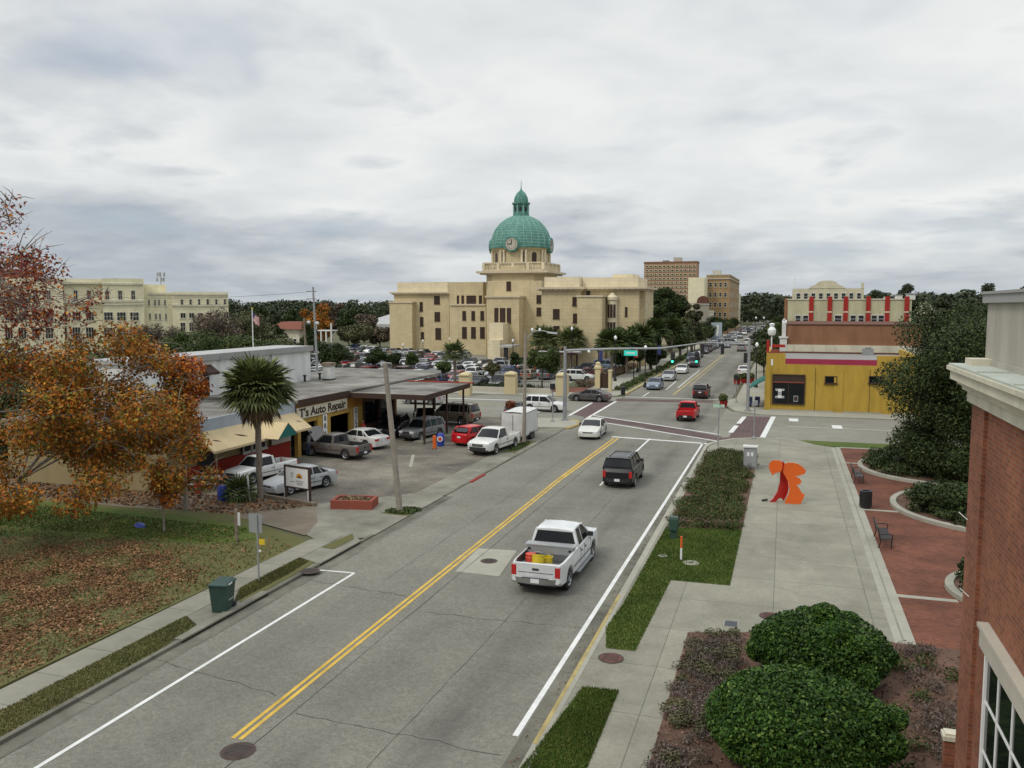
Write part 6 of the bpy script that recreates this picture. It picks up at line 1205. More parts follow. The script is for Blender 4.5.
maple('maple_sapling', 'small orange maple sapling standing alone on the lawn', (x, y, .1), C, 900, .09, [('leaf_redorange', 4), ('leaf_orange', 4)], 64, (0, 0, 3.1), .05, 4)
C = cluster((0, 0, 3.6), (4.5, 3, 2.5), 14, 1.3, 65)
maple('dusky_tree', 'dull green tree behind the big maple at the left edge', (AY(10, 300, 44)[0], 44, 0), C, 15000, .10, [('leaf_olive', 3), ('leaf_mid', 3), ('leaf_orange', 1)], 65, (0, 0, 4), .2, 10)
for px, Y, cr_, H_, lab in ((30, 52, 5.5, 8.2, 'dark green tree mass behind the autumn maple, left one'), (95, 56, 5.5, 7.6, 'dark green tree mass behind the autumn maple, right one'), (-20, 46, 4.5, 7, 'shadowy green tree at the left edge behind the lawn'), (120, 43.5, 2.6, 3.6, 'low green bush tree between the maple and the repair shop')):
    tree('background_tree', lab, 'tree', (AY(px, 300, Y)[0], Y, 0), H_, cr_, .3, 'leaf_mid', 16000, .12, int(px)+300, .2, 22, 'trees behind the lawn', mats=[('leaf_oak', 3), ('leaf_mid', 3), ('leaf_olive', 1)], skirt=8)
# palms
def palm(name, label, loc, Hc, Rr, nf, seed, group=None, dead=True, r=.17, leafm='leaf_palm', nl=15):
    t_ = thing(name, label, 'palm tree', loc, 0, group); mb = MB(); rgx = random.Random(seed); pts = [(rgx.uniform(-.03, .03), rgx.uniform(-.03, .03), z) for z in np.linspace(-.1, Hc, 12)]
    mb.tube(pts, [r*1.35]+[r*(1+.06*(i % 2)) for i in range(10)]+[r*1.25], 'bark_palm', 10); mb.build('trunk', t_)
    def frond(mbx, az, el, ln, mat, droop):
        d = Vector((math.cos(az)*math.cos(el), math.sin(az)*math.cos(el), math.sin(el))); o = Vector((0, 0, Hc)); pe = ln*.48
        hub = o+d*pe; mbx.bar(o, hub, .035, .02, mat); sd = d.cross(Vector((0, 0, 1))).normalized(); up = sd.cross(d)
        for k in range(nl):
            a = (k/(nl-1)-.5)*R(210); dr = d*math.cos(a)+sd*math.sin(a)
            l_ = ln*.56*(1-.25*abs(a)/1.8)*rgx.uniform(.85, 1.1); fold = up*(.12*l_*(1 if k % 2 else .4)); w_ = ln*.035
            m1 = hub+dr*l_*.6+fold*.3; tip = hub+dr*l_+Vector((0, 0, -droop*l_*.55)); sx = (dr.cross(up).normalized()+up*rgx.uniform(-.9, .9)).normalized()*w_
            mbx.add([hub-sx*.3, hub+sx*.3, m1+sx, m1-sx, tip], [(0, 1, 2, 3), (3, 2, 4)], mat)
    fr = MB()
    for i in range(nf):
        z = 1-2*(i+.5)/nf*.74; el = math.asin(max(-1, min(1, z)))*.95; frond(fr, i*2.39996+rgx.uniform(-.2, .2), el, Rr*rgx.uniform(.85, 1.08), leafm, .30-.2*math.sin(el))
    fr.build('fronds', t_)
    if dead:
        dd = MB()
        for i in range(int(nf*.45)): frond(dd, rgx.uniform(0, 6.28), R(-rgx.uniform(42, 80)), Rr*rgx.uniform(.7, .92), 'leaf_dead', .3)
        dd.build('dead_fronds', t_)
    return t_
x, y = G(260, 499)
palm('sabal_palm', 'tall fan palm in front of the yellow awning', (x, y, 0), 6.25, 2.3, 96, 5, nl=19)
pl_ = palm('sabal_palm', 'bright green palm in the courthouse lot above the dark sedan row', (AY(468, 360, 111)[0], 106, .0), 4.6, 2.2, 34, 6, None, False, .2, 'leaf_mid')
for i, (px, Y, Hc, lab) in enumerate(((545, 146, 5.0, 'left palm in front of the courthouse right wing'), (571, 146, 4.9, 'right palm in front of the courthouse right wing'), (612, 128, 5.2, 'first palm of the row beside the courthouse pavement'), (640, 141, 5.6, 'second palm of the row beside the courthouse pavement'), (655, 156, 6.2, 'third palm of the row beside the courthouse pavement'), (672, 168, 6.2, 'fourth palm of the row beside the courthouse pavement'), (627, 135, 4.6, 'short palm between the first two of the pavement row'))):
    palm('sabal_palm', lab, (AY(px, 340, Y)[0], Y, 0), Hc, 3.2, 62, 7+i, 'palms around the courthouse', i < 2, .2, 'leaf_mid' if i > 1 else 'leaf_palm')
x, y = G(240, 501); palm('potted_fan_palm', 'small bushy fan palm at the foot of the tall palm', (x, y, 0), .5, 1.25, 40, 30, None, False, .1, 'leaf_mid', 11)
# big oaks on the right of the plaza
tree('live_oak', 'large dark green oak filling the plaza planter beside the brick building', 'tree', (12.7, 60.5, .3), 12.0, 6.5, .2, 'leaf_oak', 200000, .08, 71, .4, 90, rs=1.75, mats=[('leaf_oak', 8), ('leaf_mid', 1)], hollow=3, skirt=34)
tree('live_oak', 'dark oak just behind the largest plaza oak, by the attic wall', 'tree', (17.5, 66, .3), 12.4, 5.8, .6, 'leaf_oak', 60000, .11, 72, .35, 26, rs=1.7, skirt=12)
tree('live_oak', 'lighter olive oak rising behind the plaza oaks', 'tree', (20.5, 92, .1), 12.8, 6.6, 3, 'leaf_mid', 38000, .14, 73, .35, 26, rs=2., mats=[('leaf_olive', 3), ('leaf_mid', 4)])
tree('live_oak', 'olive oak farther right behind the attic parapet', 'tree', (33, 102, .1), 13.2, 8, 3, 'leaf_mid', 36000, .16, 74, .35, 26, rs=2.3, mats=[('leaf_olive', 3), ('leaf_mid', 4)])
bush('flowering_shrub', 'pale blossom dotted shrub by the sage building end', 'shrub', (AY(918, 306, 120)[0], 120, 8.6), (3.2, 2, 2.2), 5000, .16, 'leaf_mid', 75, mats=[('white', 2), ('leaf_mid', 3)]) if False else None
# big oaks beside the courthouse
tpx('oak_tree', 'large dark oak right of the courthouse, the tallest there', 645, 694, 279, 205, 2, 'leaf_oak', 60000, .24, 81, 'oaks right of the courthouse', 30, .5)
tpx('oak_tree', 'dark oak with pale twigs nearer the tan flank wall', 682, 704, 300, 200, 2, 'leaf_oak', 24000, .22, 82, 'oaks right of the courthouse', 30, .35, mats=[('leaf_oak', 3), ('leaf_olive', 2), ('twigs', 1)])
tpx('oak_tree', 'yellow green oak low in front of the large courthouse oak', 664, 698, 312, 185, 1, 'leaf_mid', 20000, .2, 83, 'oaks right of the courthouse', 16, .3, mats=[('leaf_mid', 4), ('leaf_olive', 3)])
tpx('oak_tree', 'low broad oak against the courthouse east end', 608, 646, 326, 138, .8, 'leaf_oak', 22000, .18, 84, 'oaks right of the courthouse', 18, .3)
tpx('oak_tree', 'dark round tree between the courthouse east end and the palms', 636, 668, 327, 146, .8, 'leaf_oak', 16000, .18, 85, 'oaks right of the courthouse', 14, .3)
# lot trees
for i, (pl, pr, pt, Y, lab, lm) in enumerate(((312, 352, 333, 108, 'dark green tree right of the white building corner', 'leaf_oak'), (361, 384, 346, 118, 'round dark tree amid the parked cars, left one', 'leaf_oak'), (383, 402, 348, 120, 'round dark tree amid the parked cars near the drainpipe end', 'leaf_oak'), (403, 418, 349, 121, 'small tree in the lot below the left wing', 'leaf_mid'),
        (434, 452, 357, 110, 'low light green tree in the lot left of the bright palm', 'leaf_mid'), (483, 500, 359, 108, 'low olive tree in the lot right of the bright palm', 'leaf_olive'), (523, 562, 343, 109, 'broad olive tree behind the signal mast', 'leaf_mid'), (508, 524, 350, 126, 'small dark tree in front of the courthouse porch', 'leaf_oak'))):
    tpx('lot_tree', lab, pl, pr, pt, Y, 1.6, lm, 9000 if pr-pl > 25 else 4500, .13, 90+i, 'small trees in the courthouse lot', 12, .14)
# street trees
def protos():
    out = []
    for i, (lm, mt) in enumerate((('leaf_oak', None), ('leaf_mid', [('leaf_mid', 3), ('leaf_olive', 1)]))):
        C = cluster((0, 0, 3.9), (2.6, 2.6, 2.8), 17, 1.1, 110+i); C.append((0, 0, 3.9, 1.8, 1.8, 1.9)); mb = MB(); tree_trunk(mb, (0, 0, -.1), (0, 0, 4.6), .16, C, 'bark', 110+i, 8)
        t_ = bpy.data.objects.new('street_tree', None); COL.objects.link(t_); tr_o = mb.build('trunk', t_); lf = leaves('crown', C, 6000, .15, lm, t_, seed=110+i, mats=mt); out.append(t_)
    return out
PT = protos(); used = [False, False]; rg = random.Random(9)
def stree(x, y, sc, i, label, group, cat='tree'):
    if not used[i]: o = PT[i]; used[i] = True; o.location = (x, y, .1); o.rotation_euler = (0, 0, rg.uniform(0, 6)); o.scale = (sc,)*3
    else: o = dup(PT[i], (x, y, .1), rg.uniform(0, 6), scale=sc)
    tag(o, label, cat, group); return o
for j, y in enumerate((182, 196, 212, 228, 243, 259, 276, 294, 315, 338, 362, 390)):
    stree(-21.0+rg.uniform(-.3, .3), y, rg.uniform(.9, 1.25), j % 2, f'{ORD[j]} street tree along the left pavement beyond the palms, counted from the near end', 'street trees on the left pavement')
for j, y in enumerate((134, 146, 159, 171, 186, 202, 219, 238, 260, 284, 310, 340)):
    stree(-3.0+rg.uniform(-.3, .3), y, rg.uniform(.85, 1.15), (j+1) % 2, f'{ORD[j]} street tree along the right pavement past the ochre shop, counted from near', 'street trees on the right pavement')
# mid distance trees left
L_ = [(180, 246, 303, 118, 'leaf_brownish', 'brown grey half bare tree left of the flag'), (210, 272, 307, 124, 'leaf_olive', 'olive brown half bare tree behind the flag'), (136, 184, 319, 112, 'leaf_brownish', 'reddish bare twiggy tree in front of the office block'), (160, 206, 330, 104, 'leaf_mid', 'green low tree beside the reddish twiggy tree'),
      (190, 248, 328, 98, 'leaf_mid', 'green thicket tree above the white roof left part'), (232, 285, 331, 96, 'leaf_mid', 'green thicket tree above the white roof by the flagpole'), (258, 310, 334, 104, 'leaf_olive', 'olive thicket tree above the white roof right part'), (268, 285, 320, 150, 'leaf_oak', 'round dark tree in front of the low brick house'), (298, 318, 320, 140, 'leaf_oak', 'dark tree right of the low brick house'),
      (300, 330, 300, 185, 'leaf_orange', 'orange brown autumn tree near the steel pole'), (318, 345, 293, 205, 'leaf_brownish', 'tall pinkish half bare tree right of the steel pole'), (335, 362, 303, 200, 'leaf_oak', 'dark oak left of the pale roofed shed'), (350, 378, 310, 230, 'leaf_brownish', 'brown bare tree in front of the pale roofed shed'), (340, 372, 322, 190, 'leaf_olive', 'olive brown tree at the lot back edge, left'), (366, 393, 325, 205, 'leaf_brownish', 'brown tree at the lot back edge beside the left wing'),
      (246, 270, 305, 170, 'leaf_oak', 'dark oak behind the flag and the low house'), (284, 304, 307, 230, 'leaf_oak', 'dark oak behind the low brick house roof')]
for i, (pl, pr, pt, Y, lm, lab) in enumerate(L_):
    mt = [(lm, 4), ('leaf_mid', 1)] if lm != 'leaf_brownish' else [(lm, 3), ('twigs', 3), ('leaf_olive', 1)]
    tpx('background_tree', lab, pl, pr, pt, Y, 1.2, lm, 15000, .0011*Y+.02, 130+i, 'trees left of the courthouse', 22, .2, mats=mt)
R_ = [(868, 893, 285, 330, 'dark tree right of the cream hotel'), (890, 925, 281, 300, 'large dark tree rising above the sage building end'), (922, 955, 289, 260, 'dark tree left of the gap above the oak'), (975, 1010, 279, 310, 'open-crowned tall pine above the attic coping'), (1003, 1045, 284, 300, 'dark tree at the right edge above the coping'), (945, 985, 292, 240, 'olive tree above the plaza oak')]
for i, (pl, pr, pt, Y, lab) in enumerate(R_): tpx('background_tree', lab, pl, pr, pt, Y, 3, 'leaf_far', 9000, .30, 160+i, 'trees on the right skyline', 16, .3)
bsh = thing('blossom_tree', 'pale blossoming tree beside the end of the sage building', 'tree', (AY(924, 310, 128)[0], 128, 0)); C = cluster((0, 0, 9), (2.6, 2, 2.6), 12, .9, 77); mb = MB(); tree_trunk(mb, (0, 0, 0), (0, 0, 9), .15, C, 'bark', 5, 8); mb.build('trunk', bsh); leaves('crown', C, 4500, .13, 'leaf_mid', bsh, seed=3, mats=[('stone', 1), ('leaf_mid', 4)])
# far woodland masses
def wood(name, az0, az1, d0, d1, h0, h1, n, nl, size, seed, mat='leaf_far'):
    rg_ = np.random.default_rng(seed); C = []
    for i in range(n):
        az = R(rg_.uniform(az0, az1)); d = rg_.uniform(d0, d1); h = rg_.uniform(h0, h1); r_ = rg_.uniform(5, 9)
        C.append((d*math.sin(az), d*math.cos(az), h*.55, r_, r_, h*.45))
        C.append((d*math.sin(az)+rg_.uniform(-4, 4), d*math.cos(az), h*.8, r_*.5, r_*.5, h*.2))
    return tag(leaves(name, C, nl, size, mat, seed=seed, hollow=4), kind='stuff')
wood('woodland', -62, -24, 430, 620, 11, 15, 260, 110000, .8, 1)
wood('woodland', -24, -2.8, 520, 760, 12, 16.5, 150, 50000, .9, 2)
wood('woodland', -3.6, 1.0, 470, 900, 15, 21, 60, 26000, 1.0, 3)
wood('woodland', 1, 30, 380, 620, 14, 18, 200, 80000, .85, 4)
# ================================================================ STREET FURNITURE
def bench(label, x, y, rz):
    t_ = thing('park_bench', label, 'bench', (x, y, .12), R(rz)); st = MB()
    for i in range(6): st.box(-1.05, 1.05, -.20+i*.075, -.14+i*.075, .43, .455, 'black_metal')
    st.build('seat', t_); bk = MB()
    for i in range(6): z = .52+i*.07; bk.add([(-1.05, .26+i*.018, z), (1.05, .26+i*.018, z), (1.05, .26+i*.018, z+.05), (-1.05, .26+i*.018, z+.05), (-1.05, .285+i*.018, z), (1.05, .285+i*.018, z), (1.05, .285+i*.018, z+.05), (-1.05, .285+i*.018, z+.05)], [(0, 1, 2, 3), (7, 6, 5, 4), (3, 2, 6, 7), (0, 4, 5, 1), (0, 3, 7, 4), (1, 5, 6, 2)], 'black_metal')
    bk.build('backrest', t_)
    for sx in (-1.0, 1.0):
        MB().tube([(sx, -.22, 0), (sx, -.2, .25), (sx, -.22, .44), (sx, -.26, .62), (sx, -.1, .68), (sx, .2, .64), (sx, .34, .62)], .025, 'black_metal', 6).tube([(sx, .34, 0), (sx, .24, .3), (sx, .3, .55), (sx, .38, .95)], .025, 'black_metal', 6).build('side_frame', t_)
bench('far black slatted bench on the brick plaza beside the litter bin', 4.65, 56.5, 90); bench('near black slatted bench on the brick plaza', 4.65, 41.8, 90)
t_ = thing('litter_bin', 'black round litter bin between the two plaza benches', 'bin', (4.45, 48.9, .12)); MB().lathe([(.24, 0), (.27, .1), (.31, .85), (.33, .9), (.33, .95), (.2, .95), (.18, .7), (.01, .7)], 'black_metal', 22).build('drum', t_); mb = MB(); [mb.box(.31*math.cos(a)-.01, .31*math.cos(a)+.01, .31*math.sin(a)-.01, .31*math.sin(a)+.01, .08, .9, 'plastic') for a in np.linspace(0, 6.28, 23)]; mb.build('slats', t_)
t_ = thing('litter_bin', 'black litter bin on the pavement beside the courthouse gate pillar', 'bin', (*G(623, 396), .13)); MB().lathe([(.26, 0), (.3, .9), (.34, .95), (.3, 1.0), (.01, 1.05)], 'black_metal', 16).build('drum', t_); MB().lathe([(.2, 1.0), (.12, 1.12), (.01, 1.14)], 'black_metal', 12).build('lid', t_)
# sculpture
sc_ = thing('steel_sculpture', 'abstract orange and red flat steel sculpture on the promenade', 'sculpture', (*AY(790, 505, 48.7)[:2], .12)); ox, oy = sc_.location.x, sc_.location.y
def plate(name, pts, Y, mat, yaw=0, th=.05):
    P_ = [AY(740+a/4.267, 400+b_/4.267, Y) for a, b_ in pts]; P_ = [(p[0]-ox, p[2]-.12) for p in P_]
    ar_ = sum(P_[i][0]*P_[(i+1) % len(P_)][1]-P_[(i+1) % len(P_)][0]*P_[i][1] for i in range(len(P_)))
    if ar_ < 0: P_ = P_[::-1]
    n = len(P_); cx = sum(p[0] for p in P_)/n; c_, s_ = math.cos(R(yaw)), math.sin(R(yaw))
    f = lambda x, y: (cx+(x-cx)*c_-y*s_, (x-cx)*s_+y*c_+(Y-oy))
    vs = [(*f(x, -th/2), max(z, 0)) for x, z in P_]+[(*f(x, th/2), max(z, 0)) for x, z in P_]
    m_ = MB().add(vs, [tuple(range(n)), tuple(reversed(range(n, 2*n)))]+[((i+1) % n, i, n+i, n+(i+1) % n) for i in range(n)], mat); return m_.build(name, sc_)
plate('orange_plate', [(190, 272), (205, 266), (225, 267), (246, 272), (266, 284), (282, 302), (276, 316), (255, 322), (236, 325), (256, 336), (263, 348), (256, 360), (240, 362), (254, 378), (264, 398), (276, 402), (270, 422), (258, 449), (190, 442), (196, 420), (208, 400), (211, 380), (206, 352), (194, 326), (182, 306)], 48.7, 'orange_paint', 6)
plate('orange_lobe', [(122, 282), (128, 266), (142, 257), (164, 257), (180, 262), (182, 280), (178, 300), (166, 308), (150, 312), (139, 322), (128, 304)], 48.55, 'orange_paint', -10)
plate('red_plate', [(172, 300), (184, 262), (192, 272), (186, 300), (204, 335), (210, 375), (206, 400), (188, 432), (176, 418), (164, 420), (150, 436), (138, 452), (126, 452), (122, 442), (140, 418), (160, 388), (170, 350)], 48.95, 'red_paint', 22)
MB().bar((-2.1+.6, .1, .05), (-1.2, .2, .1), .12, .08, 'dark').build('foot', sc_)
# control cabinet, pedestal, marker
x, y = G(750, 470); t_ = thing('utility_cabinet', 'grey traffic control cabinet at the hedge bed corner', 'cabinet', (x, y-.1, .12)); MB().box(-.42, .42, -.3, .3, 0, 1.45, 'galv').build('case', t_); MB().box(-.48, .48, -.36, .36, 1.45, 1.55, 'white_dirty').build('lid', t_); MB().box(-.36, .36, -.315, -.3, .15, 1.35, 'steel').box(-.2, -.05, -.33, -.315, .9, 1.15, 'white').box(.05, .2, -.33, -.315, .9, 1.15, 'white').build('door', t_)
x, y = G(673.5, 541); t_ = thing('green_pedestal', 'dark green utility pedestal on the grass by the hedge bed', 'utility box', (x, y, .12)); M('ped_green', (.03, .07, .05), .5, bm=0); MB().box(-.14, .14, -.12, .12, 0, .6, 'ped_green').build('post', t_); MB().lathe([(.28, .4), (.30, .45), (.30, .95), (.26, 1.05), (.01, 1.06)], 'ped_green', 4, a0=math.pi/4, smooth=False).build('hood', t_)
x, y = G(681, 563); t_ = thing('marker_post', 'thin orange and white marker post on the grass', 'post', (x, y, .12)); MB().tube([(0, 0, 0), (0, 0, .55)], .045, 'white', 8).build('lower_band', t_); MB().tube([(0, 0, .55), (0, 0, 1.05)], .047, 'orange_paint', 8).build('upper_band', t_)
# left roadside
x, y = G(221, 611, .11); t_ = thing('wheeled_bin', 'dark green wheeled rubbish bin on the kerb inlet', 'bin', (x, y+.1, .11), R(12)); M('bin_green', (.025, .055, .045), .55, var=.15, bm=0)
mb = MB(); mb.loft([[(-.27, -.27, 0), (.27, -.27, 0), (.27, .27, 0), (-.27, .27, 0)], [(-.31, -.34, .72), (.31, -.34, .72), (.31, .36, .72), (-.31, .36, .72)], [(-.33, -.37, 1.0), (.33, -.37, 1.0), (.33, .40, 1.0), (-.33, .40, 1.0)]], 'bin_green', True, True, False); mb.box(.30, .335, -.2, .2, .42, .46, 'galv'); mb.build('body', t_)
MB().loft([[(-.36, -.42, .995), (.36, -.42, .995), (.36, .44, .995), (-.36, .44, .995)], [(-.36, -.42, 1.04), (.36, -.42, 1.04), (.36, .44, 1.04), (-.36, .44, 1.04)], [(-.24, -.28, 1.11), (.24, -.28, 1.11), (.24, .34, 1.13), (-.24, .34, 1.13)]], 'bin_green', True, True, False).build('lid', t_); MB().box(.361, .365, -.25, .05, 1.0, 1.045, 'white').build('label_strip', t_)
for sy in (-.3, .3): MB().tube([(sy-.03, .33, .12), (sy+.03, .33, .12)], .12, 'rubber', 12).build('wheel', t_)
x, y = G(259, 581, .11); t_ = thing('parking_sign', 'street sign seen from behind on a galvanised post with yellow sticker', 'sign', (x, y, .1)); zt = AY(257, 517, y)[2]; MB().tube([(0, 0, 0), (-.03, 0, zt)], .035, 'galv', 8).build('post', t_); MB().box(-.42, .18, .03, .045, zt-.75, zt, 'galv').build('sign_panel', t_); MB().box(.05, .30, .0, .02, zt-1.2, zt-.98, 'bucket_yellow').box(0, .12, .0, .02, zt-1.5, zt-1.42, 'white').build('sticker', t_)
x, y = G(237, 541, .1); t_ = thing('short_post', 'short dark wooden post with white tag on the lawn', 'post', (x, y, .1)); MB().box(-.06, .06, -.06, .06, 0, 1.5, 'wood').build('stake', t_); MB().box(.06, .2, -.02, .02, .75, 1.35, 'white_dirty').build('tag', t_)
x, y = G(140, 527, .1); t_ = thing('blue_bag', 'small crumpled dark blue bag lying on the lawn', 'bag', (x, y, .1)); MB().loft([[(a, -.2*s_, 0), (a, .2*s_, 0), (a, .12*s_, .2*s_), (a, -.1*s_, .22*s_)] for a, s_ in ((-.3, .5), (-.1, 1.1), (.1, .9), (.3, .4))], 'blue_plastic', True, True).build('sack', t_)
def redplanter(label, x, y, lx, ly, rz):
    t_ = thing('brick_planter', label, 'planter', (x, y, .01), R(rz)); mb = MB()
    for a in ((-lx, lx, -ly, -ly+.18), (-lx, lx, ly-.18, ly), (-lx, -lx+.18, -ly+.18, ly-.18), (lx-.18, lx, -ly+.18, ly-.18)): mb.box(*a, 0, .5, 'terracotta')
    mb.build('rim', t_); MB().box(-lx+.1, lx-.1, -ly+.1, ly-.1, 0, .38, 'dirt').build('soil', t_); o = leaves('dry_plants', [(0, 0, .45, lx*.8, ly*.7, .15)], 700, .06, 'leaf_dead', t_, seed=4); return t_
x, y = G(353, 508); redplanter('low red brick planter with dry plants near the leaning pole', x, y+.2, 1.15, .7, 12)
x, y = G(548, 414); t2_ = redplanter('red brick planter with a russet shrub beside the signal island', -24.5, 78.5, 1.5, .8, 0); bush('russet_shrub', 'russet brown shrub growing in the planter by the signal island', 'shrub', (-25.3, 78.6, 1.2), (.6, .6, .8), 2500, .07, 'leaf_dead', 44, mats=[('leaf_dead', 1), ('leaf_red', 2)])
x0_, y0_ = G(286, 500); x1_, y1_ = G(310, 504)
t_ = thing('lot_sign_board', 'white dark-framed sign board with orange half sun emblem', 'sign', ((x0_+x1_)/2, (y0_+y1_)/2, 0), math.atan2(y1_-y0_, x1_-x0_)); hw_ = math.hypot(x1_-x0_, y1_-y0_)/2
zt = 1.95
for sx in (-1, 1): MB().box(sx*hw_-.06, sx*hw_+.06, -.06, .06, 0, zt+.1, 'brown_trim').box(sx*hw_-.10-.03*sx, sx*hw_-.02, -.07, -.05, 0, .75, 'white_dirty').build('post', t_)
MB().box(-hw_+.06, hw_-.06, -.03, .03, .85, zt, 'white').build('panel', t_); MB().box(-hw_, hw_, -.05, .05, zt, zt+.1, 'brown_trim').build('frame', t_); MB().box(-hw_, hw_, -.05, .05, .78, .85, 'brown_trim').build('frame', t_)
M('sun_orange', (.65, .28, .02), .6, bm=0); m_ = MB(); pts = [(.18+.24*math.cos(a), 1.38+.26*math.sin(a)) for a in np.linspace(0, math.pi, 15)]; m_.add([(x, -.036, z) for x, z in pts], [tuple(range(15))], 'sun_orange'); m_.add([(.18+.12*math.cos(a), -.04, 1.38+.12*math.sin(a)) for a in np.linspace(0, math.pi, 12)], [tuple(range(12))], 'brown_trim'); m_.build('emblem', t_)
m_ = MB(); 
for i, (a, b_, z) in enumerate(((-.5, -.25, 1.6), (-.52, -.28, 1.5), (-.48, -.3, 1.38), (-.5, -.2, 1.12), (-.1, .5, 1.18), (-.05, .45, 1.08), (.0, .4, .99))): m_.box(a, b_, -.036, -.031, z, z+.045, 'galv')
m_.build('text_lines', t_)
a_ = G(243, 494); b_ = G(316, 507); t_ = thing('timber_edging', 'weathered timber log along the lot corner below the sign board', 'timber', (0, 0, 0)); MB().bar((a_[0], a_[1], .12), (b_[0], b_[1], .12), .2, .2, 'wood').build('log', t_)
# junk by the red wall
tb3 = thing('picnic_table', 'weathered pale table with clutter beside the red wall', 'table', (*G(206, 489), 0), R(20)); MB().box(-.8, .8, -.4, .4, .7, .76, 'white_dirty').build('table_top', tb3); MB().box(-.8, .8, -.8, -.55, .42, .46, 'white_dirty').box(-.8, .8, .55, .8, .42, .46, 'white_dirty').build('bench_seat', tb3)
for sx in (-.6, .6): MB().bar((sx, -.7, 0), (sx, .3, .7), .08, .06, 'galv').bar((sx, .7, 0), (sx, -.3, .7), .08, .06, 'galv').build('leg', tb3)
t_ = thing('blue_drum', 'dark blue plastic drum by the small fan palm', 'drum', (*G(223, 501), 0)); MB().lathe([(.28, 0), (.3, .05), (.3, .85), (.27, .9), (.01, .9)], 'blue_plastic', 18).build('barrel', t_); MB().lathe([(.31, .3), (.32, .32), (.31, .34)], 'dark', 18).build('hoop', t_)
t_ = thing('red_drum', 'small red container beside the picnic table', 'container', (*G(198, 494), 0)); MB().lathe([(.2, 0), (.2, .6), (.15, .66), (.01, .66)], 'pil_red', 14).build('can', t_); MB().box(-.05, .05, -.05, .05, .66, .74, 'dark').build('cap', t_)
x, y = G(250, 502); t_ = thing('fence_post', 'short pale leaning post beside the tall palm trunk', 'post', (x, y, 0)); MB().tube([(0, 0, 0), (-.12, 0, 1.5)], .05, 'white_dirty', 8).build('stake', t_)
x, y = G(377, 449); t_ = thing('orange_cylinder', 'orange red gas bottle by the bay pillar', 'gas bottle', (FXX+.35, 63.0, .01)); MB().lathe([(.2, 0), (.22, .05), (.22, 1.1), (.1, 1.25), (.05, 1.4)], 'cooler_red', 14).build('bottle', t_); MB().lathe([(.06, 1.4), (.06, 1.5), (.02, 1.52)], 'steel', 8).build('valve', t_)
x, y = G(434.5, 449); t_ = thing('orange_bollard', 'orange upright marker beside the blue barrel', 'bollard', (x, y, .01)); MB().lathe([(.15, 0), (.15, .06), (.13, .08), (.13, 1.0), (.05, 1.05)], 'orange_paint', 14).build('tube', t_); MB().lathe([(.2, 0), (.2, .05), (.1, .05)], 'rubber', 14).build('base', t_)
x, y = G(439.5, 446); t_ = thing('blue_barrel', 'blue barrel with round red and white emblem on the canopy island', 'barrel', (x+.1, y, .01)); MB().lathe([(.26, 0), (.29, .04), (.29, .42), (.31, .45), (.29, .48), (.29, .95), (.26, 1.0), (.01, 1.0)], 'blue_plastic', 20).build('drum', t_)
for r_, mt, d in ((.22, 'white', .302), (.15, 'cooler_red', .308)): m_ = MB().lathe([(r_, 0), (r_, .01), (.01, .01)], mt, 20); o = m_.build('emblem_disc', t_, (.06, -d+.01, .6)); o.rotation_euler = (R(90), 0, R(15))
cx_, cy2 = G(452, 443); t_ = thing('canopy_island', 'low concrete pump island under the canopy posts', 'kerb island', (-27.2, 64.6, .01), R(78)); MB().box(-2.6, 2.6, -.5, .5, 0, .14, 'concrete_dirty').build('slab', t_)
for i in range(0): pass
m_ = MB(); p = G(413, 455); q = G(410, 467); m_.sheet([(p[0]-.1, p[1]), (p[0]+.15, p[1]), (q[0]+.15, q[1]), (q[0]-.1, q[1])], .018, 'concrete_plain'); struct(m_.build('lot_line'))
# poles
def pole(label, b0, top, r0, r1, mat, name='utility_pole', cat='utility pole'):
    t_ = thing(name, label, cat, (b0[0], b0[1], 0)); MB().tube([(0, 0, 0), ((top[0]-b0[0])*.5, (top[1]-b0[1])*.5, top[2]*.5), (top[0]-b0[0], top[1]-b0[1], top[2])], [r0, (r0+r1)/2, r1], mat, 10).build('shaft', t_); return t_
b0 = G(400, 513); tp = AY(385, 363, b0[1]-.2); p1_ = pole('leaning weathered wooden pole in front of the service lot', b0, tp, .17, .12, 'wood_pole')
tag(leaves('weeds', [(b0[0], b0[1], .1, .9, .5, .12), (b0[0]+.3, b0[1]+.6, .1, .7, .5, .1), (-19.5, 63, .1, .5, 2.4, .1)], 4500, .045, 'leaf_mid', seed=3), kind='stuff')
sheet('weed_patch', [(b0[0]-.9, b0[1]-.5), (b0[0]+.7, b0[1]-.6), (b0[0]+.8, b0[1]+1.2), (b0[0]-.6, b0[1]+.9)], .045, 'turf_lawn'); sheet('weed_patch', [(-20.0, 60), (-19.0, 60.2), (-19.0, 66), (-20, 65.5)], .045, 'turf_lawn')
b0 = G(524, 443.5); tp = AY(525.5, 333, b0[1]); p2_ = pole('wooden pole carrying a curved street light over the kerb', b0, tp, .16, .11, 'wood_pole')
e = AY(552, 334, b0[1]); MB().tube([(tp[0]-b0[0], 0, tp[2]-.6), (tp[0]-b0[0]+.7, 0, tp[2]+.15), (e[0]-b0[0]-.8, 0, e[2]+.25), (e[0]-b0[0], 0, e[2]+.1)], .045, 'galv', 6).build('arm', p2_); MB().loft([[(e[0]-b0[0]+dx, -w_, e[2]+z-.05), (e[0]-b0[0]+dx, w_, e[2]+z-.05), (e[0]-b0[0]+dx, w_*.6, e[2]+z+.08), (e[0]-b0[0]+dx, -w_*.6, e[2]+z+.08)] for dx, w_, z in ((-.4, .06, .1), (0, .17, .08), (.45, .14, .04))], 'galv', True, True, False).build('lamp_head', p2_)
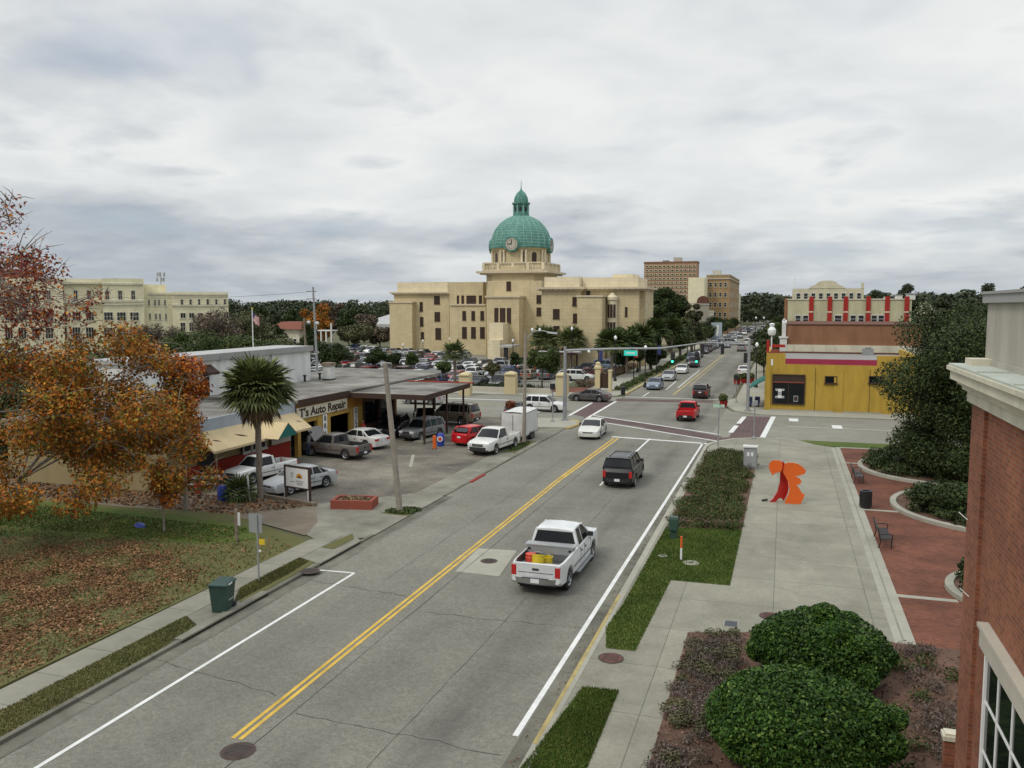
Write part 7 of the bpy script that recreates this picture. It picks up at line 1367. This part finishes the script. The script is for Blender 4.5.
b0 = (AY(318, 380, 102)[0], 102); tp = AY(313, 287, 102); p3_ = pole('tall grey pole with crossarms rising beside the white building', b0, tp, .2, .13, 'galv')
for z in (tp[2]-.6, tp[2]-1.6): MB().bar((tp[0]-b0[0]-1.0, 0, z), (tp[0]-b0[0]+.5, 0, z), .1, .1, 'wood').build('crossarm', p3_)
for k, (dx, z) in enumerate(((-.6, tp[2]-5.0), (.7, tp[2]-5.1))): MB().lathe([(.12, 0), (.26, .15), (.26, .35), (.1, .45)], 'white_dirty', 12).build('floodlight', p3_, (tp[0]-b0[0]+dx, -.3, z))
b0 = (AY(307, 348, 98)[0], 98); tp = AY(304, 318, 98); pole('short dark wooden pole left of the tall crossarm pole', b0, tp, .15, .12, 'wood')
wr_ = thing('overhead_wires', 'thin overhead wires running left from the tall crossarm pole', 'wires', (0, 0, 0)); m_ = MB(); tp = AY(313, 287, 102)
for dz in (-.6, -1.6):
    A_ = Vector((tp[0], 102, tp[2]+dz)); B_ = Vector((-130, 118, tp[2]+dz+1)); m_.tube([A_.lerp(B_, u)-Vector((0, 0, 5*u*(1-u))) for u in np.linspace(0, 1, 14)], .018, 'dark', 4)
m_.build('cable', wr_)
# flag
fl = thing('flagpole', 'white flagpole flying a limp striped flag left of the low house', 'flagpole', (AY(253, 340, 90)[0], 90, 0)); zt = AY(252, 309, 90)[2]; MB().tube([(0, 0, 0), (0, 0, zt)], .06, 'white', 8).lathe([(.1, zt), (.12, zt+.12), (.02, zt+.2)], 'bucket_yellow', 8).build('pole', fl)
M('flag_red', (.5, .03, .04), .8, bm=0); M('flag_blue', (.03, .04, .16), .8, bm=0)
zf = AY(252, 312, 90)[2]; fm = MB(); nS = 13
for s_ in range(nS):
    vs = []; n = 14
    for i in range(n+1):
        u = i/n; x = .08+u*1.9; y_ = .18*math.sin(u*9)*u+.05; dz = -.55*u
        for v_ in (s_/nS, (s_+1)/nS): vs.append((x*.42, y_*1.3, zf-v_*1.1+dz*1.3))
    fm.add(vs, [(2*i, 2*i+1, 2*i+3, 2*i+2) for i in range(n)], 'flag_red' if s_ % 2 == 0 else 'white', True)
o = fm.build('flag', fl); cm = MB(); vs = []
for i in range(6):
    u = i/14; x = .08+u*1.9; y_ = .18*math.sin(u*9)*u+.05-.012; dz = -.55*u
    for v_ in (-.01, .54): vs.append((x*.42, y_*1.3, zf-v_*1.1+dz*1.3))
cm.add(vs, [(2*i, 2*i+1, 2*i+3, 2*i+2) for i in range(5)], 'flag_blue', True); cm.build('canton', o)
# traffic signal masts
def head(parent, x, y, z, lit=None, face=-1, name='signal_head'):
    m_ = MB().box(-.17, .17, -.14, .14, -1.05, 0, 'dark'); 
    for i in range(3): m_.lathe([(.15, 0), (.15, .2), (.13, .2), (.12, .02), (.01, .02)], 'dark', 12, (0, 0, 0)) if False else m_.tube([(0, face*.14, -.18-i*.34), (0, face*.34, -.16-i*.34)], .14, 'dark', 10)
    o = m_.build(name, parent, (x, y, z))
    for i in range(3):
        l_ = MB().tube([(0, face*.345, -.16-i*.34), (0, face*.35, -.16-i*.34)], .115, 'signal_green' if lit == i else 'plastic', 12).build('lens', o)
    return o
b0 = (-19.75, 78.3); zt = AY(566, 348, b0[1])[2]; e = AY(705, 344, 77.2); ms = thing('signal_mast', 'galvanised traffic signal mast on the left island with long arm', 'traffic signal', (b0[0], b0[1], .14))
MB().tube([(0, 0, 0), (0, 0, zt)], [.2, .15], 'galv', 12).lathe([(.35, 0), (.35, .12), (.2, .15)], 'galv', 12).build('post', ms)
az = AY(568, 352, b0[1])[2]; MB().tube([(0, 0, az), ((e[0]-b0[0])*.35, -.4, az+.25), ((e[0]-b0[0])*.7, -.8, az+.38), (e[0]-b0[0], e[1]-b0[1], e[2])], [.13, .11, .09, .05], 'galv', 10).build('arm', ms)
p = AY(631, 353, 77.6); ss = thing('street_name_sign', 'small turquoise green street name sign hung from the left signal arm', 'sign', (p[0], p[1]-.15, p[2])); MB().box(-.62, .62, -.02, .02, -.24, .24, 'sign_green').build('panel', ss); MB().box(-.4, .4, -.028, -.022, -.05, .06, 'white').build('lettering_strip', ss); MB().box(-.02, .02, -.02, .1, .24, .6, 'galv').build('bracket', ss)
for px, lit in ((673, 2), (697, 2)):
    p = AY(px, 352, 77.3); head(ms, p[0]-b0[0], p[1]-b0[1], p[2]-.14, lit)
MB().lathe([(.12, 0), (.16, .1), (.1, .25)], 'white', 10).build('camera_pod', ms, (AY(589, 351, 78)[0]-b0[0], -.3, az-.15))
b0 = (-3.4, 91.0); zt = AY(748, 341, b0[1])[2]; e = AY(703, 345, b0[1]); ms = thing('signal_mast', 'galvanised traffic signal mast before the ochre shop with short arm', 'traffic signal', (b0[0], b0[1], .14))
MB().tube([(0, 0, 0), (0, 0, zt)], [.18, .14], 'galv', 12).lathe([(.33, 0), (.33, .12), (.18, .15)], 'galv', 12).build('post', ms)
az = AY(748, 345.5, b0[1])[2]; MB().tube([(0, 0, az), (e[0]-b0[0], 0, az+.1)], [.1, .06], 'galv', 10).build('arm', ms)
for px in (702.5, 722.5): p = AY(px, 349, 91); head(ms, p[0]-b0[0], .0, az-.05, None, 1)
head(ms, -.35, .1, az-.9, None, 1)
def pedpost(label, b0, h, hd=True):
    t_ = thing('crossing_signal_post', label, 'crossing signal', (b0[0], b0[1], .13)); MB().tube([(0, 0, 0), (0, 0, h)], .06, 'galv', 8).lathe([(.18, 0), (.18, .1), (.07, .25)], 'galv', 10).build('post', t_)
    MB().box(-.2, .2, -.16, .16, h-.15, h+.4, 'dark').build('signal_box', t_); return t_
pedpost('pedestrian signal post on the far right corner', (-5.0, 99.0), 2.7); pedpost('slim pedestrian signal post on the left signal island', (-19.3, 77.0), 3.2).location.x = -20.6
t_ = thing('crossing_button_post', 'short pale grey post on the right near corner beside the crossing', 'post', (*G(754, 440), .12)); MB().tube([(0, 0, 0), (0, 0, 3.0)], .055, 'galv', 8).lathe([(.16, 0), (.16, .08), (.06, .2)], 'galv', 10).build('post', t_); MB().box(-.22, .22, -.1, .1, 2.75, 3.15, 'galv').build('box', t_)
b0 = G(718, 448); t_ = thing('street_name_post', 'grey post topped by a pale green street name blade', 'sign', (*b0, .12)); zt = AY(718, 409, b0[1])[2]; MB().tube([(0, 0, 0), (0, 0, zt)], .05, 'galv', 8).build('post', t_); M('pale_green', (.45, .62, .5), .5, bm=0); MB().box(-.42, .42, -.015, .015, zt, zt+.24, 'pale_green').build('blade', t_); MB().box(-.015, .015, -.35, .35, zt+.25, zt+.45, 'pale_green').build('blade', t_)
# newspaper boxes, flower tubs
for i in range(2): x, y = G(750+i*7.5, 407); t_ = thing('newspaper_box', ['left dark blue newspaper box by the ochre shop corner', 'right dark blue newspaper box by the ochre shop corner'][i], 'newspaper box', (x, y-1.0, .13)); MB().box(-.27, .27, -.2, .2, .35, 1.1, 'flag_blue').build('case', t_); MB().box(-.2, .2, -.21, -.2, .6, .95, 'window_glass').build('window', t_); MB().box(-.2, .2, -.15, .15, 0, .35, 'dark').build('stand', t_)
for i, (px, py, lab) in enumerate(((723, 408, 'red flower tub at the kerb corner beyond the crossing'), (737, 385, 'leftmost of three red flower tubs across the pavement'), (744, 384, 'middle of three red flower tubs across the pavement'), (751, 384, 'rightmost of three red flower tubs across the pavement'))):
    x, y = G(px, py); t_ = thing('flower_tub', lab, 'flower tub', (x, y, .13), 0, 'red flower tubs on the corner'); MB().lathe([(.38, 0), (.5, .6), (.54, .65), (.45, .65), (.42, .55), (.01, .55)], 'pil_red', 16).build('tub', t_); leaves('plant', [(0, 0, 1.0, .5, .5, .45)], 900, .09, 'leaf_mid', t_, seed=i, mats=[('leaf_mid', 5), ('leaf_olive', 2)])
# globe lamps
def globe(label, x, y, h, twin=False, grp='globe street lamps'):
    t_ = thing('street_lamp', label, 'street lamp', (x, y, .1), 0, grp); MB().lathe([(.25, 0), (.25, .3), (.14, .6), (.08, .8), (.07, h-.5), (.12, h-.4), (.06, h-.2)], 'black_metal', 10).build('post', t_)
    if twin: MB().bar((-.7, 0, h-.35), (.7, 0, h-.35), .06, .08, 'black_metal').build('crossbar', t_)
    for dx in ((-.65, .65) if twin else (0,)): MB().lathe([(.1, -.15), (.2, -.02), (.24, .14), (.18, .32), (.08, .42), (.02, .48)], 'globe', 14).build('globe', t_, (dx, 0, h))
for px, py, Y, tw, lab in ((572, 329, 138, False, 'globe lamp in front of the right palm at the courthouse'), (536, 330, 137, True, 'twin globe lamp above the walkway canopy'), (615.5, 338, 122, False, 'globe lamp nearest the gate pillars on the courthouse pavement'), (638, 334, 140, False, 'second globe lamp along the courthouse pavement'), (513, 341, 150, False, 'globe lamp before the courthouse porch'), (423, 341, 184, False, 'left lamp before the courthouse left wing'), (452.5, 339, 182, True, 'twin lamp before the courthouse left wing'), (403, 345, 178, False, 'short lamp at the left wing corner'), (757, 345, 118, False, 'globe lamp on the right pavement beyond the ochre shop'), (699, 353, 166, False, 'globe lamp on the left pavement among street trees'), (756, 318, 235, False, 'far globe lamp on the left skyline of the street'), (764, 318, 260, False, 'far globe lamp above the far traffic')):
    p = AY(px, py, Y); globe(lab, p[0], Y, p[2]-.2, tw)
p = AY(644, 372, 112); globe('tall dark lamp post on the verge beyond the junction', *G(645, 388), 5.2)
for i, px in enumerate((598.5, 634, 657)): p = AY(px, 350, 118+i*9); t_ = thing('banner_pole', ['dark slim pole nearest the gate pillars', 'dark slim pole beside the street name sign', 'dark slim pole beyond the street name sign'][i], 'pole', (p[0], 118+i*9, .1)); MB().tube([(0, 0, 0), (0, 0, 5.2)], .08, 'black_metal', 8).build('shaft', t_); MB().box(.1, .6, -.02, .02, 3.2, 4.6, 'flag_blue' if i != 1 else 'pil_red').build('banner', t_)
# red banner sign far, red signs near the gate
x, y = G(601, 391); t_ = thing('stop_sign', 'small red sign on a post behind the gate pillars', 'sign', (x-.8, y+3, .12)); MB().tube([(0, 0, 0), (0, 0, 2.6)], .04, 'galv', 8).build('post', t_); o = MB().tube([(0, -.06, 2.5), (0, -.09, 2.5)], .38, 'pil_red', 8, smooth=False).build('plate', t_)
# person at the open hood
def person(label, loc, rz, shirt, trousers, lean=18):
    J = dict(pel=(0, 0, .95), spi=(.04, 0, 1.15), che=(.16, 0, 1.36), nec=(.24, 0, 1.52), hea=(.29, 0, 1.62), top=(.32, 0, 1.76))
    V = [J[k] for k in ('pel', 'spi', 'che', 'nec', 'hea', 'top')]; Rd = [.15, .14, .165, .06, .09, .07]; E_ = [(0, 1), (1, 2), (2, 3), (3, 4), (4, 5)]; mi = {}
    def add(p, r_, par): V.append(p); Rd.append(r_); E_.append((par, len(V)-1)); return len(V)-1
    for sy in (-1, 1):
        h = add((0, .1*sy, .88), .1, 0); k = add((.03, .12*sy, .5), .07, h); an_ = add((-.03, .13*sy, .1), .048, k); add((.14, .15*sy, .05), .04, an_)
        s_ = add((.2, .19*sy, 1.42), .065, 2); el = add((.42, .24*sy, 1.2), .048, s_); wr = add((.64, .18*sy, 1.22), .032, el); pm_ = add((.71, .17*sy, 1.21), .035, wr)
        for f in range(4): a = add((.77, (.13+.022*f)*sy, 1.20), .011, pm_); add((.80, (.13+.022*f)*sy, 1.165), .009, a)
        a = add((.72, (.17-.05)*sy, 1.19), .012, pm_); add((.75, (.17-.075)*sy, 1.17), .010, a)
    me = bpy.data.meshes.new('person'); me.from_pydata(V, E_, []); o = bpy.data.objects.new('person', me); COL.objects.link(o)
    sk = o.modifiers.new('s', 'SKIN'); sk.use_smooth_shade = True
    for i, r_ in enumerate(Rd): me.skin_vertices[0].data[i].radius = (r_, r_)
    me.skin_vertices[0].data[0].use_root = True; o.modifiers.new('ss', 'SUBSURF').levels = 1
    bpy.context.view_layer.update(); ev = o.evaluated_get(bpy.context.evaluated_depsgraph_get()); m2 = bpy.data.meshes.new_from_object(ev); bpy.data.objects.remove(o)
    o = bpy.data.objects.new('person', m2); COL.objects.link(o); m2.materials.clear()
    for n_ in (shirt, trousers, 'skin', 'dark'): m2.materials.append(MATS[n_])
    for f in m2.polygons:
        c = f.center; f.material_index = 3 if c.z < .1 else 1 if c.z < .98 else 2 if (c.z > 1.5 and c.x > .16 and abs(c.y) < .12) or c.x > .5 else 0
        f.use_smooth = True
    o.location = loc; o.rotation_euler = (0, 0, rz); tag(o, label, 'person')
    h = MB().lathe([(.085, -.02), (.1, .04), (.085, .1), (.02, .135)], 'dark', 12); h.build('hair', o, (.28, 0, 1.68)); return o
M('skin', (.42, .25, .17), .6, bm=0, var=.05); M('shirt_grey', (.16, .17, .17), .9, bm=0); M('jeans', (.05, .08, .15), .9, bm=0)
person('person in grey shirt and blue jeans bending over the open hood', (-33.1, 54.3, .02), R(75), 'shirt_grey', 'jeans')
